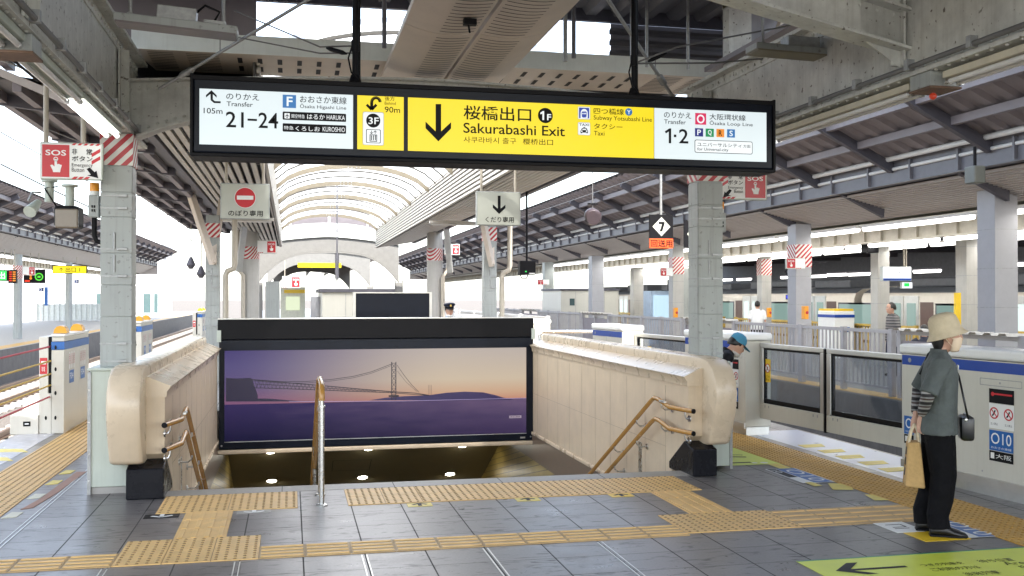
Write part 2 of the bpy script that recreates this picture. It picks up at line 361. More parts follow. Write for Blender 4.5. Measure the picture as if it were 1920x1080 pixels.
        return list(d.values())
    def build(s, name, m, parent=None, smooth=False, bevel=0, sub=0, remesh=0, fix=True):
        if parent and not remesh and 1 < len(s.r) < 400:
            gs = s.groups()
            if 1 < len(gs) <= 60:
                for g in gs:
                    b = MB()
                    for i in g:
                        a, e, fa, fe = s.r[i]; k = len(b.v); b.v += s.v[a:e]; b.f += [tuple(q-a+k for q in f) for f in s.f[fa:fe]]; b.m += s.m[fa:fe]
                    o = b.build(name, m, parent, smooth, bevel, sub, remesh, fix)
                return o
        o0 = origin_of(parent) if parent else Vector((0, 0, 0))
        me = D.meshes.new(name); me.from_pydata([tuple(Vector(q)-o0) for q in s.v], [], s.f)
        ms = m if isinstance(m, (list, tuple)) else [m]
        for q in ms: me.materials.append(q)
        for p, i in zip(me.polygons, s.m): p.material_index = i
        if fix:
            bm = bmesh.new(); bm.from_mesh(me); bmesh.ops.recalc_face_normals(bm, faces=bm.faces[:]); bm.to_mesh(me); bm.free()
        o = D.objects.new(name, me); COL.objects.link(o)
        if remesh:
            md = o.modifiers.new('r', 'REMESH'); md.mode = 'VOXEL'; md.voxel_size = remesh; md.use_smooth_shade = True
            sm = o.modifiers.new('s', 'SMOOTH'); sm.factor = .5; sm.iterations = 4
        if bevel:
            md = o.modifiers.new('b', 'BEVEL'); md.width = bevel; md.segments = 2; md.limit_method = 'ANGLE'
        if sub: md = o.modifiers.new('u', 'SUBSURF'); md.levels = sub; md.render_levels = sub
        if remesh or bevel or sub:
            dg = bpy.context.evaluated_depsgraph_get(); ne = D.meshes.new_from_object(o.evaluated_get(dg)); ne.name = name
            o.modifiers.clear(); o.data = ne; D.meshes.remove(me); me = ne
        if smooth:
            for p in me.polygons: p.use_smooth = True
            if smooth != True: me.set_sharp_from_angle(angle=R(smooth))
        if parent: o.parent = parent
        return o
def tag(o, label=None, cat=None, group=None, kind=None):
    if label: o['label'] = label
    if cat: o['category'] = cat
    if group: o['group'] = group
    if kind: o['kind'] = kind
    return o
def thing(name, label, cat, loc=(0, 0, 0), group=None):
    o = D.objects.new(name, None); COL.objects.link(o); o.location = loc; o.empty_display_size = .2
    return tag(o, label, cat, group)
def struct(mb, name, m, **k): return tag(mb.build(name, m, **k), kind='structure')
def dup(root, loc, rz=0, label=None, group=None, scale=None):
    def cp(o, par):
        c = o.copy(); COL.objects.link(c)
        if par: c.parent = par
        for ch in o.children: cp(ch, c)
        return c
    r = cp(root, None); r.location = loc; r.rotation_euler = (0, 0, rz)
    if scale: r.scale = scale
    if label: r['label'] = label
    if group: r['group'] = group
    return r
ORD = ['nearest', 'second nearest', 'third nearest', 'fourth nearest', 'fifth nearest', 'sixth nearest', 'seventh nearest', 'eighth nearest', 'ninth nearest', 'tenth nearest', 'eleventh nearest', 'twelfth nearest']

# flat writing: a frame (origin, right, up, out) and boxes in its coordinates
_fontcache = {}
def glyphs(body, bold):
    key = (body, bold)
    if key in _fontcache: return _fontcache[key]
    c = D.curves.new('t', 'FONT'); c.body = body; c.size = 1; c.resolution_u = 3; c.offset = bold*(.42 if any(ord(q) > 0x2000 for q in body) else .5)
    o = D.objects.new('t', c); COL.objects.link(o); bpy.context.view_layer.update()
    me = D.meshes.new_from_object(o.evaluated_get(bpy.context.evaluated_depsgraph_get()))
    vs = [q.co.xy[:] for q in me.vertices]; fs = [tuple(p.vertices) for p in me.polygons]
    D.objects.remove(o); D.curves.remove(c); D.meshes.remove(me)
    _fontcache[key] = (vs, fs); return vs, fs
class Plane:
    """a flat face something is printed on: o + u*U + v*V, layers stacked along N"""
    def __init__(s, o, U, V, N): s.o, s.U, s.V, s.N = Vector(o), Vector(U).normalized(), Vector(V).normalized(), Vector(N).normalized()
    def p(s, u, v, h=0): return s.o+s.U*u+s.V*v+s.N*h
    def text(s, mb, body, u0, u1, v0, v1, h=.002, bold=.0, mi=0):
        vs, fs = glyphs(body, bold)
        if not vs: return
        xs = [q[0] for q in vs]; ys = [q[1] for q in vs]; a, b, c, d = min(xs), max(xs), min(ys), max(ys)
        ku = (u1-u0)/(b-a); kv = (v1-v0)/max(1e-6, d-c)
        mb.add([s.p(u0+(x-a)*ku, v0+(y-c)*kv, h) for x, y in vs], fs, mi)
    def rect(s, mb, u0, u1, v0, v1, h=.001, mi=0): mb.quad(s.p(u0, v0, h), s.p(u1, v0, h), s.p(u1, v1, h), s.p(u0, v1, h), mi)
    def poly(s, mb, pts, h=.002, mi=0): mb.add([s.p(a, b, h) for a, b in pts], [tuple(range(len(pts)))], mi)
    def rrect(s, mb, u0, u1, v0, v1, r, h=.001, mi=0):
        pts = []
        for cx, cy, a0 in ((u1-r, v1-r, 0), (u0+r, v1-r, 90), (u0+r, v0+r, 180), (u1-r, v0+r, 270)):
            pts += [(cx+r*math.cos(R(a0+t)), cy+r*math.sin(R(a0+t))) for t in (0, 30, 60, 90)]
        s.poly(mb, pts, h, mi)
    def disc(s, mb, u, v, r, h=.001, mi=0, n=24): s.poly(mb, [(u+r*math.cos(2*math.pi*i/n), v+r*math.sin(2*math.pi*i/n)) for i in range(n)], h, mi)
    def ring(s, mb, u, v, r0, r1, h=.001, mi=0, n=24):
        for i in range(n):
            a, b = 2*math.pi*i/n, 2*math.pi*(i+1)/n
            mb.quad(*[s.p(u+r*math.cos(t), v+r*math.sin(t), h) for r, t in ((r0, a), (r1, a), (r1, b), (r0, b))], mi)
    def line(s, mb, pts, w, h=.002, mi=0):
        for (a, b), (c, d) in zip(pts, pts[1:]):
            q = Vector((c-a, d-b)); L = q.length; q = Vector((-q.y, q.x))/L*w/2
            mb.quad(s.p(a-q.x, b-q.y, h), s.p(c-q.x, d-q.y, h), s.p(c+q.x, d+q.y, h), s.p(a+q.x, b+q.y, h), mi)

# ================================================================ the setting: ground, platforms, stairs
XL, XR = -3.30, 6.35                     # edges of our platform
SX0, SX1, SY0, SY1 = -1.05, 3.72, 9.20, 15.5   # stair opening
g = MB()
for a in ((-400, -60, -3.25, 700), (6.3, -60, 400, 700), (-3.25, 140, 6.3, 700), (-3.25, -60, 6.3, -8)):
    g.quad((a[0], a[1], -1.12), (a[2], a[1], -1.12), (a[2], a[3], -1.12), (a[0], a[3], -1.12))
struct(g, 'ground', M['ballast'])
p = MB()
for a in ((XL, -8, XR, SY0-.25), (XL, SY0-.25, SX0-.1, SY0), (SX1+.1, SY0-.25, XR, SY0), (XL, SY0, SX0-.1, SY1), (SX1+.1, SY0, XR, SY1), (XL, SY1, XR, 140)):
    p.box(a[0], a[1], -.22, a[2], a[3], 0)
struct(p, 'platform', M['floor'])
p = MB(); p.box(XL-.02, -8, -1.3, XL+.28, 140, -.23); p.box(XR-.3, -8, -1.3, XR+.02, 140, -.23)
struct(p, 'platform_edge', M['edgec'])
st = MB(); st.bevbox(SX0-.1, SY0-.25, -.2, SX1+.1, SY0+.02, .004, .012)
for i in range(1, 5):
    x = SX0+i*.98; st.box(x-.003, SY0-.252, .0041, x+.003, SY0+.022, .0052, 1)
struct(st, 'stair_nosing', [M['stone'], M['ink']])
st = MB()
for i in range(34):
    y = SY0+.02+i*.30; z = -.157*(i+1); st.box(SX0-.2, y, z-.5, SX1+.2, y+.34, z)
struct(st, 'stairs', M['stone'])
st = MB(); st.box(SX0-.3, 19.6+.0, -6, SX1+.3, 19.9, -3.2); st.box(SX0-.3, SY0-.3, -6, SX1+.3, SY0, -.24)
struct(st, 'stair_end_wall', M['soff'])
# metal slits and the long joint in the floor
s_ = MB()
for x in (-1.93, -1.13, -.33, .475, 1.285, 2.09):
    y1 = 6.66 if x > -1.5 else 30
    for dx in (-.016, .016): s_.box(x+dx-.004, -3 if x > -1.5 else 5, .0005, x+dx+.004, y1, .0035)
struct(s_, 'floor_slits', M['alu'])

# ---- tactile paving: beige guide lines and dot blocks, real bumps
def bumps(mb, x0, x1, y0, y1, p=.06, r=.0125, h=.005, n=6):
    nx = max(1, round((x1-x0)/p)); ny = max(1, round((y1-y0)/p)); a = (x1-x0)/nx; b = (y1-y0)/ny
    for i in range(nx):
        for j in range(ny):
            cx, cy = x0+(i+.5)*a, y0+(j+.5)*b
            r0 = [(cx+r*math.cos(t*6.2832/n), cy+r*math.sin(t*6.2832/n), .0062) for t in range(n)]
            r1 = [(cx+r*.6*math.cos(t*6.2832/n), cy+r*.6*math.sin(t*6.2832/n), .0062+h) for t in range(n)]
            mb.loft([r0, r1], True)
def slabs(mb, x0, x1, y0, y1, p=.3, gap=.0028):
    nx = max(1, round((x1-x0)/p)); ny = max(1, round((y1-y0)/p)); a = (x1-x0)/nx; b = (y1-y0)/ny
    for i in range(nx):
        for j in range(ny): mb.box(x0+i*a+gap, y0+j*b+gap, .001, x0+(i+1)*a-gap, y0+(j+1)*b-gap, .006)
def bars(mb, x0, x1, y0, y1, along, p=.3):
    if along == 'x':
        n = max(1, round((x1-x0)/p)); a = (x1-x0)/n; w = (y1-y0)/4
        for i in range(n):
            for k in range(4):
                y = y0+(k+.5)*w; mb.bevbox(x0+i*a+.012, y-.017, .0055, x0+(i+1)*a-.012, y+.017, .0115, .003)
    else:
        n = max(1, round((y1-y0)/p)); a = (y1-y0)/n; w = (x1-x0)/4
        for i in range(n):
            for k in range(4):
                x = x0+(k+.5)*w; mb.bevbox(x-.017, y0+i*a+.012, .0055, x+.017, y0+(i+1)*a-.012, .0115, .003)
def tactile(label, dots=(), guides=(), top='tact', bump='tactd', p=.3, barm=None):
    t = thing('tactile_paving', label, 'tactile paving')
    def under(q, a):
        q.box(a[0], a[2], .0004, a[1], a[3], .0009, 1)
    for a in dots:
        q = MB(); under(q, a); slabs(q, *a, p=p); k = len(q.f); bumps(q, *a); q.m[k:] = [1]*(len(q.f)-k); q.build('paver_strip', [M[top], M[bump]], t, fix=False)
    for a in guides:
        q = MB(); under(q, a[:4]); slabs(q, *a[:4], p=p); q.m = [1 if a[4] == 'x' else 0]*len(q.m); bars(q, *a, p=p); q.build('guide_strip', [M[barm or top], M['tactg']], t)
    return t
tactile('beige dotted warning strip along the stone edge at the top of the stairs', [(-1.03, .06, 8.25, 8.94), (.46, 3.53, 8.25, 8.94)])
tactile('beige guide line of raised bars crossing the foreground floor from left to the striped junction', [], [(-.2, 2.78, 6.70, 7.03, 'x'), (-4.1, -1.1, 6.70, 7.03, 'x'), (3.68, 4.86, 6.76, 7.32, 'x')])
tactile('beige dotted junction left of the guide line with darker brown bumps', [(-1.1, -.2, 6.70, 7.36)])
tactile('beige dotted junction at the right end of the guide line, before the platform screen doors', [(2.78, 3.68, 6.76, 7.36)])
tactile('short beige guide strip linking the left dotted junction with the stair warning strip', [], [(-.80, -.44, 7.36, 8.25, 'y')])
tactile('short beige guide strip linking the right dotted junction with the stair warning strip', [], [(3.05, 3.41, 7.36, 8.25, 'y')])
tactile('mustard warning strip along the right platform edge in front of the screen doors', [(4.87, 5.45, 5.2, 8.2), (4.87, 5.45, 8.2, 26)], [], 'tactm', 'tactmd')
tactile('mustard warning strip along the left platform edge beside the rope barrier posts', [(-2.74, -2.18, 5, 26)], [], 'tact', 'tactd')

# ---- stickers and mats on the floor
def fplane(x, y, ux, uy): U = Vector((ux, uy, 0)).normalized(); return Plane((x, y, 0), U, (-U.y, U.x, 0), (0, 0, 1))
def arrow_sticker(label, x, y, bgm, fgm, w=.2, d=.13, down=False, grp='arrow stickers before the stairs'):
    t = thing('arrow_sticker', label, 'sticker', (x, y, 0), grp); a = MB(); a.box(x-w/2, y-d/2, .001, x+w/2, y+d/2, .0035); a.build('backing', bgm, t)
    P = Plane((x, y, .004), (1, 0, 0) if not down else (-1, 0, 0), (0, 1, 0) if not down else (0, -1, 0), (0, 0, 1)); b = MB()
    P.line(b, [(0, -d*.42), (0, d*.36)], .032, .001); P.line(b, [(-w*.3, -d*.02), (0, d*.36)], .026, .001); P.line(b, [(w*.3, -d*.02), (0, d*.36)], .026, .001); b.build('arrow', fgm, t)
arrow_sticker('yellow arrow sticker on grey tiles, leftmost of the three yellow ones before the stairs', 1.03, 8.16, M['stick'], M['ink'])
arrow_sticker('faded pale yellow arrow sticker, middle of the three before the stairs', 1.94, 8.18, M['stick'], M['ink'])
arrow_sticker('bright yellow arrow sticker, rightmost of the three before the stairs', 2.76, 8.18, M['yellow'], M['ink'])
arrow_sticker('black sticker with white down arrow, beside the left dotted strip', -.97, 8.17, M['blackm'], M['white'], .26, .14, True)
arrow_sticker('grey sticker with white down arrow on a tile joint left of the centre handrail', -.28, 8.18, M['stone'], M['white'], .26, .12, True)
def floor_number(label, x0, y0, L, w, rz, extra=False):
    t = thing('floor_number_sticker', label, 'floor sticker', (x0, y0, 0)); P = fplane(x0, y0, math.cos(rz), math.sin(rz))
    a = MB(); P.rect(a, 0, L, 0, w, .0042); a.build('border', M['white'], t)
    a = MB(); P.rect(a, .015, L-.015, w*.36, w-.015, .0052); a.build('blue_field', M['bluel'], t)
    a = MB(); P.rect(a, .015, L*.62, .015, w*.33, .0052); a.build('black_field', M['blackm'], t)
    a = MB(); P.text(a, 'O10', L*.12, L*.9, w*.45, w*.9, .0062); P.rect(a, L*.66, L*.72, w*.06, w*.3, .0062); P.text(a, '大阪', L*.75, L*.95, w*.08, w*.28, .0062); P.text(a, '10', L*.1, L*.3, w*.08, w*.28, .0062); a.build('lettering', M['white'], t)
floor_number('blue and black O10 floor sticker with white border beside the mustard strip', 4.55, 9.10, .76, .32, R(-90))
floor_number('blue O10 floor sticker under the toes of the woman in the hat', 4.64, 6.72, .52, .30, R(-90))
t = thing('waiting_mark', 'yellow and white footprint sticker under the shoes of the woman in the hat', 'floor sticker', (4.4, 6.4, 0))
a = MB(); a.box(4.30, 6.18, .001, 4.66, 6.44, .004); a.build('yellow_square', M['yellow'], t)
a = MB(); a.box(4.26, 6.45, .001, 4.50, 6.76, .004); a.build('white_square', M['white'], t)
a = MB(); P = fplane(4.29, 6.70, 1, 0); P.line(a, [(.02, -.02), (.14, -.02), (.14, -.1), (.03, -.1)], .014, .005); P.line(a, [(.02, -.14), (.14, -.14)], .014, .005); a.build('lettering', M['ink'], t)
t = thing('floor_poster', 'lime green floor poster with a black left arrow at the bottom right', 'floor poster', (3.9, 5.5, 0))
x0, x1, y1, y0 = 3.17, 5.3, 5.90, 4.9
a = MB(); a.box(x0, y0, .001, x1, y1, .004); a.build('sheet', M['greenmat'], t)
a = MB(); a.box(x0, y1-.018, .0042, x1, y1, .0052); a.build('green_border', mat('teal_line', (.02, .19, .12), .4), t)
P = Plane((0, 0, 0), (1, 0, 0), (0, 1, 0), (0, 0, 1)); a = MB()
P.line(a, [(3.36, 5.63), (3.78, 5.63)], .036, .0055); P.poly(a, [(3.29, 5.63), (3.45, 5.78), (3.53, 5.78), (3.40, 5.645), (3.40, 5.615), (3.52, 5.52), (3.44, 5.52)], .006)
P.text(a, 'つぎの列車を', 3.88, 4.18, 5.60, 5.66, .0055); P.text(a, 'ご利用の方は', 3.88, 4.22, 5.49, 5.56, .0055)
P.text(a, '後発列車', 4.02, 4.26, 5.36, 5.43, .0055); P.text(a, '待ち位置', 4.30, 4.55, 5.60, 5.67, .0055)
P.text(a, 'Area for', 4.42, 4.75, 5.52, 5.585, .0055); P.text(a, 'the next', 4.46, 4.75, 5.44, 5.50, .0055); P.text(a, 'train', 4.5, 4.72, 5.36, 5.42, .0055)
P.ring(a, 4.8, 5.66, .03, .04, .0055); P.rect(a, 4.86, 4.98, 5.56, 5.7, .0055); P.line(a, [(5.0, 5.58), (5.25, 5.58), (5.25, 5.48), (5.02, 5.48)], .02, .0055); a.build('lettering', M['ink'], t)
t = thing('floor_poster', 'small lime floor poster with dark arrow behind the right stair wall', 'floor poster', (4.5, 9.8, 0))
a = MB(); a.add([(4.22, 9.36, .004), (4.86, 9.36, .004), (4.86, 10.45, .004), (4.22, 10.45, .004)], [(0, 1, 2, 3)]); a.build('sheet', M['greenmat'], t)
a = MB(); P.line(a, [(4.28, 9.5), (4.6, 9.5)], .05, .006); P.line(a, [(4.3, 9.5), (4.42, 9.58)], .04, .006); P.line(a, [(4.45, 9.9), (4.7, 9.82)], .05, .006); P.line(a, [(4.5, 10.02), (4.72, 9.95)], .03, .006); a.build('lettering', M['ink'], t)
a = MB(); P.disc(a, 4.36, 10.2, .05, .006); P.disc(a, 4.72, 9.45, .04, .006); P.disc(a, 4.62, 9.46, .03, .006); a.build('dot', M['white'], t)
# worn yellow patches beside the right strip
for i, (x, y, w, d, rz, lab) in enumerate([(4.78, 9.22, .14, .34, 0, 'small square patch touching the blue floor number'), (4.80, 8.12, .2, .32, -.35, 'large tilted patch on a tile joint'), (4.62, 8.28, .09, .2, 0, 'thin chipped patch right of the floor number'), (4.84, 7.62, .14, .26, -.2, 'patch half tucked against the mustard strip, nearest the woman')]):
    a = MB(); P_ = fplane(x, y, math.cos(rz), math.sin(rz)); P_.poly(a, [(-w/2, -d/2), (w/2*.8, -d/2*.9), (w/2, d/2*.7), (w*.3, d/2), (-w/2*.9, d/2*.9)], .0045)
    tag(a.build('yellow_tape', M['stick']), 'yellow floor tape, '+lab, 'floor tape', 'yellow tape patches by the right edge')
t = thing('warning_stripes', 'row of pale yellow warning stripes on the floor under the glass screen doors', 'floor marking', (5.7, 9.5, 0))
for i in range(7):
    a = MB(); y = 10.5-i*.40; x = 5.66+(.02 if i % 2 else 0); k = .25 if i < 5 else .17
    a.slab([(x, y, .0), (x+k+.06, y+.02, .0), (x+k, y-.17, .0), (x-.02, y-.2, .0)], (0, 0, 1), .0045); a.build('stripe', M['stick'], t)
a = MB(); a.box(5.58, 8.3, .0006, 6.3, 11.7, .002); struct(a, 'threshold_strip', mat('threshold_bluegrey', (.42, .46, .55), .3, var=.06))
# left side markings
a = MB(); a.slab([(-2.02, 10.4, 0), (-1.93, 10.4, 0), (-1.97, 9.3, 0), (-2.05, 9.1, 0)], (0, 0, 1), .004); a.slab([(-2.05, 9.1, 0), (-1.97, 9.3, 0), (-2.02, 8.72, 0), (-2.10, 8.66, 0)], (0, 0, 1), .0042)
tag(a.build('floor_tape', M['tapeb']), 'long bent terracotta tape line on pale tiles left of the cabinet', 'floor tape')
for i, (y, lab) in enumerate(((8.35, 'nearest pale patch'), (9.1, 'second pale patch'), (9.75, 'third yellow patch'), (10.3, 'fourth yellow patch'))):
    a = MB(); a.slab([(-2.16, y, 0), (-2.06, y+.03, 0), (-2.05, y+.2, 0), (-2.14, y+.22, 0)], (0, 0, 1), .0045)
    tag(a.build('yellow_tape', M['stick'] if i > 1 else mat('worn_cream', (.6, .58, .45), .5)), 'worn floor tape along the left mustard strip, '+lab+' from the camera', 'floor tape', 'worn tape along the left strip')
t = thing('warning_stripes', 'two yellow warning stripes on the dark floor at the foot of the rope barrier post', 'floor marking', (-3, 11.8, 0))
for y in (11.5, 12.1): a = MB(); a.slab([(-2.92, y, 0), (-2.80, y-.25, 0), (-3.12, y-.2, 0), (-3.25, y+.05, 0)], (0, 0, 1), .004); a.build('stripe', M['stick'], t)
a = MB(); a.box(-3.28, 4, .0006, -2.85, 30, .003); struct(a, 'edge_strip', mat('edge_pale', (.40, .40, .42), .25, var=.12))

# ---- stairwell walls of cream marble
def stair_wall(label, xi, xo, xp, sgn):
    """xo outer face, xi inner face of the parapet, xp inner face of the thicker lower panel"""
    t = thing('stairwell_wall', label, 'wall', ((xi+xo)/2, 9, 0))
    yb = 15.32
    def par(xa, xb):
        pr = [(8.86, .30), (8.72, .62), (8.69, .78), (8.72, .92), (8.80, 1.03), (8.93, 1.10), (9.1, 1.115), (yb, 1.115), (yb, -.42), (9.35, -.42), (9.35, .22)]
        b = MB(); b.add([(xa, y, z) for y, z in pr]+[(xb, y, z) for y, z in pr], [tuple(range(len(pr))), tuple(range(2*len(pr)-1, len(pr)-1, -1))]+[(i, (i+1) % len(pr), len(pr)+(i+1) % len(pr), len(pr)+i) for i in range(len(pr))]); return b
    par(xo, xi).build('parapet', M['creampol'], t, smooth=40, bevel=.038)
    # thin seams between the marble slabs of the parapet and of the panel
    sm = MB()
    for i in range(9):
        y = 9.62+i*.66; sm.box(min(xi, xi-sgn*.002), y-.0025, .62, max(xi, xi-sgn*.002)+0, y+.0025, 1.05)
    lp = MB(); z1 = .86
    pr = [(9.02, .36), (9.02, z1), (yb, z1), (yb, -.42), (9.45, -.42), (9.45, .05)]
    lp.add([(xi+sgn*.0, y, z) for y, z in pr]+[(xp, y, z) for y, z in pr], [tuple(range(6)), tuple(range(11, 5, -1))]+[(i, (i+1) % 6, 6+(i+1) % 6, 6+i) for i in range(6)])
    lp.build('lower_panel', M['cream'], t)
    for i in range(10):
        y = 9.62+i*.6; sm.box(min(xp, xp-sgn*.002), y-.0022, -.40, max(xp, xp-sgn*.002), y+.0022, .80)
    sm.box(min(xp, xp-sgn*.0018), 9.6, .18, max(xp, xp-sgn*.0018), yb, .184)
    sm.build('slab_seam', mat('seam_brown', (.36, .29, .21), .6), t)
    lg = MB(); w = xp-xi
    pf = [(xi+sgn*.002, z1+.155), (xi-sgn*.02, z1+.155), (xp-sgn*.055, z1+.075), (xp-sgn*.022, z1+.03), (xp-sgn*.016, z1-.02), (xi, z1-.02)]
    lg.add([(x, 9.0, z) for x, z in pf]+[(x, yb, z) for x, z in pf], [tuple(range(6)), tuple(range(11, 5, -1))]+[(i, (i+1) % 6, 6+(i+1) % 6, 6+i) for i in range(6)])
    lg.build('sloping_ledge', M['creampol'], t, smooth=50)
    pl = MB(); q = [(8.87, 0), (8.87, .255), (9.10, .31), (9.5, .05), (9.5, -.02), (9.2, -.02), (9.2, 0)]
    a, b = (-1.34 if sgn < 0 else 3.95), xp-sgn*.012
    pl.add([(a, y, z) for y, z in q]+[(b, y, z) for y, z in q], [tuple(range(7)), tuple(range(13, 6, -1))]+[(i, (i+1) % 7, 7+(i+1) % 7, 7+i) for i in range(7)])
    pl.build('black_plinth', M['plinth'], t, bevel=.02)
    bd = MB(); bd.box(min(xi, xp-sgn*.02), 9.3, -.47, max(xi, xp-sgn*.02), yb+.3, -.422); bd.build('white_moulding', M['creampol'], t, bevel=.01)
    bd = MB(); bd.box(min(xi, xp-sgn*.008), 9.22, -.86, max(xi, xp-sgn*.008), 24, -.472); bd.build('brown_wainscot', M['brown'], t)
    bd = MB(); bd.box(min(xo, xp), 9.22, -6, max(xo, xp), 24, -.862); bd.build('tiled_lower_wall', M['tilewall'], t)
    return t
stair_wall('left cream marble stair wall with rounded end, beside the grey cabinet', -1.20, -1.475, -1.05, -1)
stair_wall('right cream marble stair wall with sloping ledge, beside the platform screen doors', 3.86, 4.085, 3.72, 1)

# ---- headwall with the lit dusk picture, soffit and downlights
t = thing('poster_lightbox', 'black framed lightbox with a dusk bridge picture above the stair opening', 'lightbox', (1.3, 15.4, -.6))
FY = 15.38
a = MB(); a.box(-1.03, FY, -.56, 3.74, FY+.22, 1.06); a.build('housing', M['black'], t, bevel=.01)
a = MB(); a.box(-1.05, FY-.02, 1.064, 3.74, FY+.28, 1.36); a.build('head_panel', M['blackm'], t, bevel=.008)
a = MB(); a.box(-1.05, FY-.025, 1.362, 3.74, FY+.29, 1.375); a.build('top_trim', M['alu'], t)
f = MB(); fx0, fx1, fz0, fz1 = -.95, 3.62, -.44, .90
for b in ((-1.02, fx0, -.55, 1.04), (fx1, 3.73, -.55, 1.04)): f.box(b[0], FY-.03, b[2], b[1], FY-.002, b[3])
f.box(fx0, FY-.03, -.55, fx1, FY-.002, fz0); f.box(fx0, FY-.03, fz1, fx1, FY-.002, 1.04); f.build('frame', M['black'], t)
f = MB(); f.box(fx0, FY-.031, fz0-.012, fx1, FY-.024, fz0-.002); f.box(3.52, FY-.034, -.525, 3.6, FY-.0305, -.5); f.build('trim_line', M['alu'], t)
for x in (-.99, 3.69):
    f = MB(); f.disc((x, FY-.030, -.5), (0, -1, 0), .014); f.build('screw', M['stainless'], t)
for x in (-1.06, 3.70):
    f = MB(); f.box(x, FY-.05, 1.03, x+.06, FY-.021, 1.2); f.build('bracket', M['wpanel'], t)
def pic_mat(name, sea):
    m = D.materials.new(name); m.use_nodes = True; n, l = nodes_of(m); b = n['Principled BSDF']
    g = n.new('ShaderNodeNewGeometry'); s = n.new('ShaderNodeSeparateXYZ'); l.new(g.outputs['Position'], s.inputs[0])
    def ramp(src, a, bb, els):
        r = n.new('ShaderNodeMapRange'); r.inputs[1].default_value = a; r.inputs[2].default_value = bb; l.new(src, r.inputs[0])
        c = n.new('ShaderNodeValToRGB'); l.new(r.outputs[0], c.inputs[0]); e = c.color_ramp.elements
        for i, (q, cc) in enumerate(els):
            k = e[i] if i < 2 else e.new(q); k.position = q; k.color = (*lin(cc), 1)
        return c.outputs[0]
    if not sea:
        lf = ramp(s.outputs[2], .10, .9, [(0, (128, 84, 116)), (1, (70, 60, 116)), (.3, (98, 82, 126)), (.7, (86, 78, 126))])
        rt = ramp(s.outputs[2], .10, .9, [(0, (196, 138, 116)), (1, (190, 178, 170)), (.14, (206, 168, 138)), (.4, (208, 190, 166))])
        k = n.new('ShaderNodeMapRange'); k.inputs[1].default_value = fx0; k.inputs[2].default_value = fx0+3.5; k.interpolation_type = 'SMOOTHSTEP'; l.new(s.outputs[0], k.inputs[0])
        mx = n.new('ShaderNodeMix'); mx.data_type = 'RGBA'; l.new(k.outputs[0], mx.inputs[0]); l.new(lf, mx.inputs[6]); l.new(rt, mx.inputs[7]); c = mx.outputs[2]
    else:
        lf = ramp(s.outputs[2], -.44, .12, [(0, (17, 14, 52)), (1, (50, 38, 88))]); rt = ramp(s.outputs[2], -.44, .12, [(0, (64, 50, 86)), (1, (116, 94, 124)), (.5, (86, 70, 104))])
        mp = n.new('ShaderNodeMapping'); mp.inputs['Scale'].default_value = (1.6, 1, 9); l.new(g.outputs['Position'], mp.inputs['Vector'])
        t_ = n.new('ShaderNodeTexNoise'); t_.inputs['Scale'].default_value = 1.4; t_.inputs['Detail'].default_value = 8; l.new(mp.outputs[0], t_.inputs['Vector'])
        k = n.new('ShaderNodeMapRange'); k.inputs[1].default_value = fx0; k.inputs[2].default_value = fx1; l.new(s.outputs[0], k.inputs[0])
        ad = n.new('ShaderNodeMath'); ad.operation = 'MULTIPLY_ADD'; ad.inputs[1].default_value = .7; l.new(t_.outputs[0], ad.inputs[0]); ad.inputs[2].default_value = -.52
        a2 = n.new('ShaderNodeMath'); a2.operation = 'ADD'; a2.use_clamp = True; l.new(ad.outputs[0], a2.inputs[0]); l.new(k.outputs[0], a2.inputs[1])
        mx = n.new('ShaderNodeMix'); mx.data_type = 'RGBA'; l.new(a2.outputs[0], mx.inputs[0]); l.new(lf, mx.inputs[6]); l.new(rt, mx.inputs[7]); c = mx.outputs[2]
    l.new(c, b.inputs['Emission Color']); b.inputs['Emission Strength'].default_value = .95/2**EXPO; b.inputs['Base Color'].default_value = (.003, .003, .004, 1); b.inputs['Roughness'].default_value = .35; b.inputs['Specular IOR Level'].default_value = .2
    return m
HZ = .105
a = MB(); a.box(fx0, FY-.016, HZ, fx1, FY-.003, fz1); a.build('picture_sky', pic_mat('picture_sky', False), t)
a = MB(); a.box(fx0, FY-.016, fz0, fx1, FY-.003, HZ); a.build('picture_sea', pic_mat('picture_sea', True), t)
def px(x, y): q = at(x, y, Y=FY-.017); return (q.x, q.z)
PP = Plane((0, FY-.017, 0), (1, 0, 0), (0, 0, 1), (0, -1, 0))
def crop(x, y): return px(380+x/2.909, 560+y/2.909)
a = MB()
PP.poly(a, [crop(*q) for q in ((126, 432), (185, 436), (262, 432), (272, 446), (300, 525), (300, 560), (126, 560))], .0012)
PP.poly(a, [crop(*q) for q in ((126, 545), (360, 545), (540, 560), (126, 561))], .0013)
a.build('picture_shore', glow('ink_purple', (30, 24, 56), .8), t)
a = MB(); PP.poly(a, [crop(*q) for q in ((905, 555), (1000, 540), (1100, 532), (1230, 527), (1330, 513), (1430, 507), (1530, 511), (1600, 527), (1640, 540), (1690, 549), (1690, 553))], .0012)
a.build('picture_island', glow('ink_island', (50, 40, 84), .8), t)
a = MB()
top_ = [(262, 442), (430, 456), (640, 473), (860, 493), (1030, 507), (1160, 515), (1235, 527)]; bot_ = [(280, 486), (560, 495), (800, 505), (1030, 513), (1150, 522), (1235, 528)]
PP.line(a, [crop(*q) for q in top_], .012, .0016); PP.line(a, [crop(*q) for q in bot_], .010, .0016)
def yon(L_, x): return next(p[1]+(q[1]-p[1])*(x-p[0])/(q[0]-p[0]) for p, q in zip(L_, L_[1:]) if p[0] <= x <= q[0])
for k in range(36):
    xa_ = 285+k*21; xb_ = xa_+21; PP.line(a, [crop(xa_, yon(top_, xa_)), crop(xa_+10, yon(bot_, xa_+10)), crop(xb_, yon(top_, xb_))], .006, .0017)
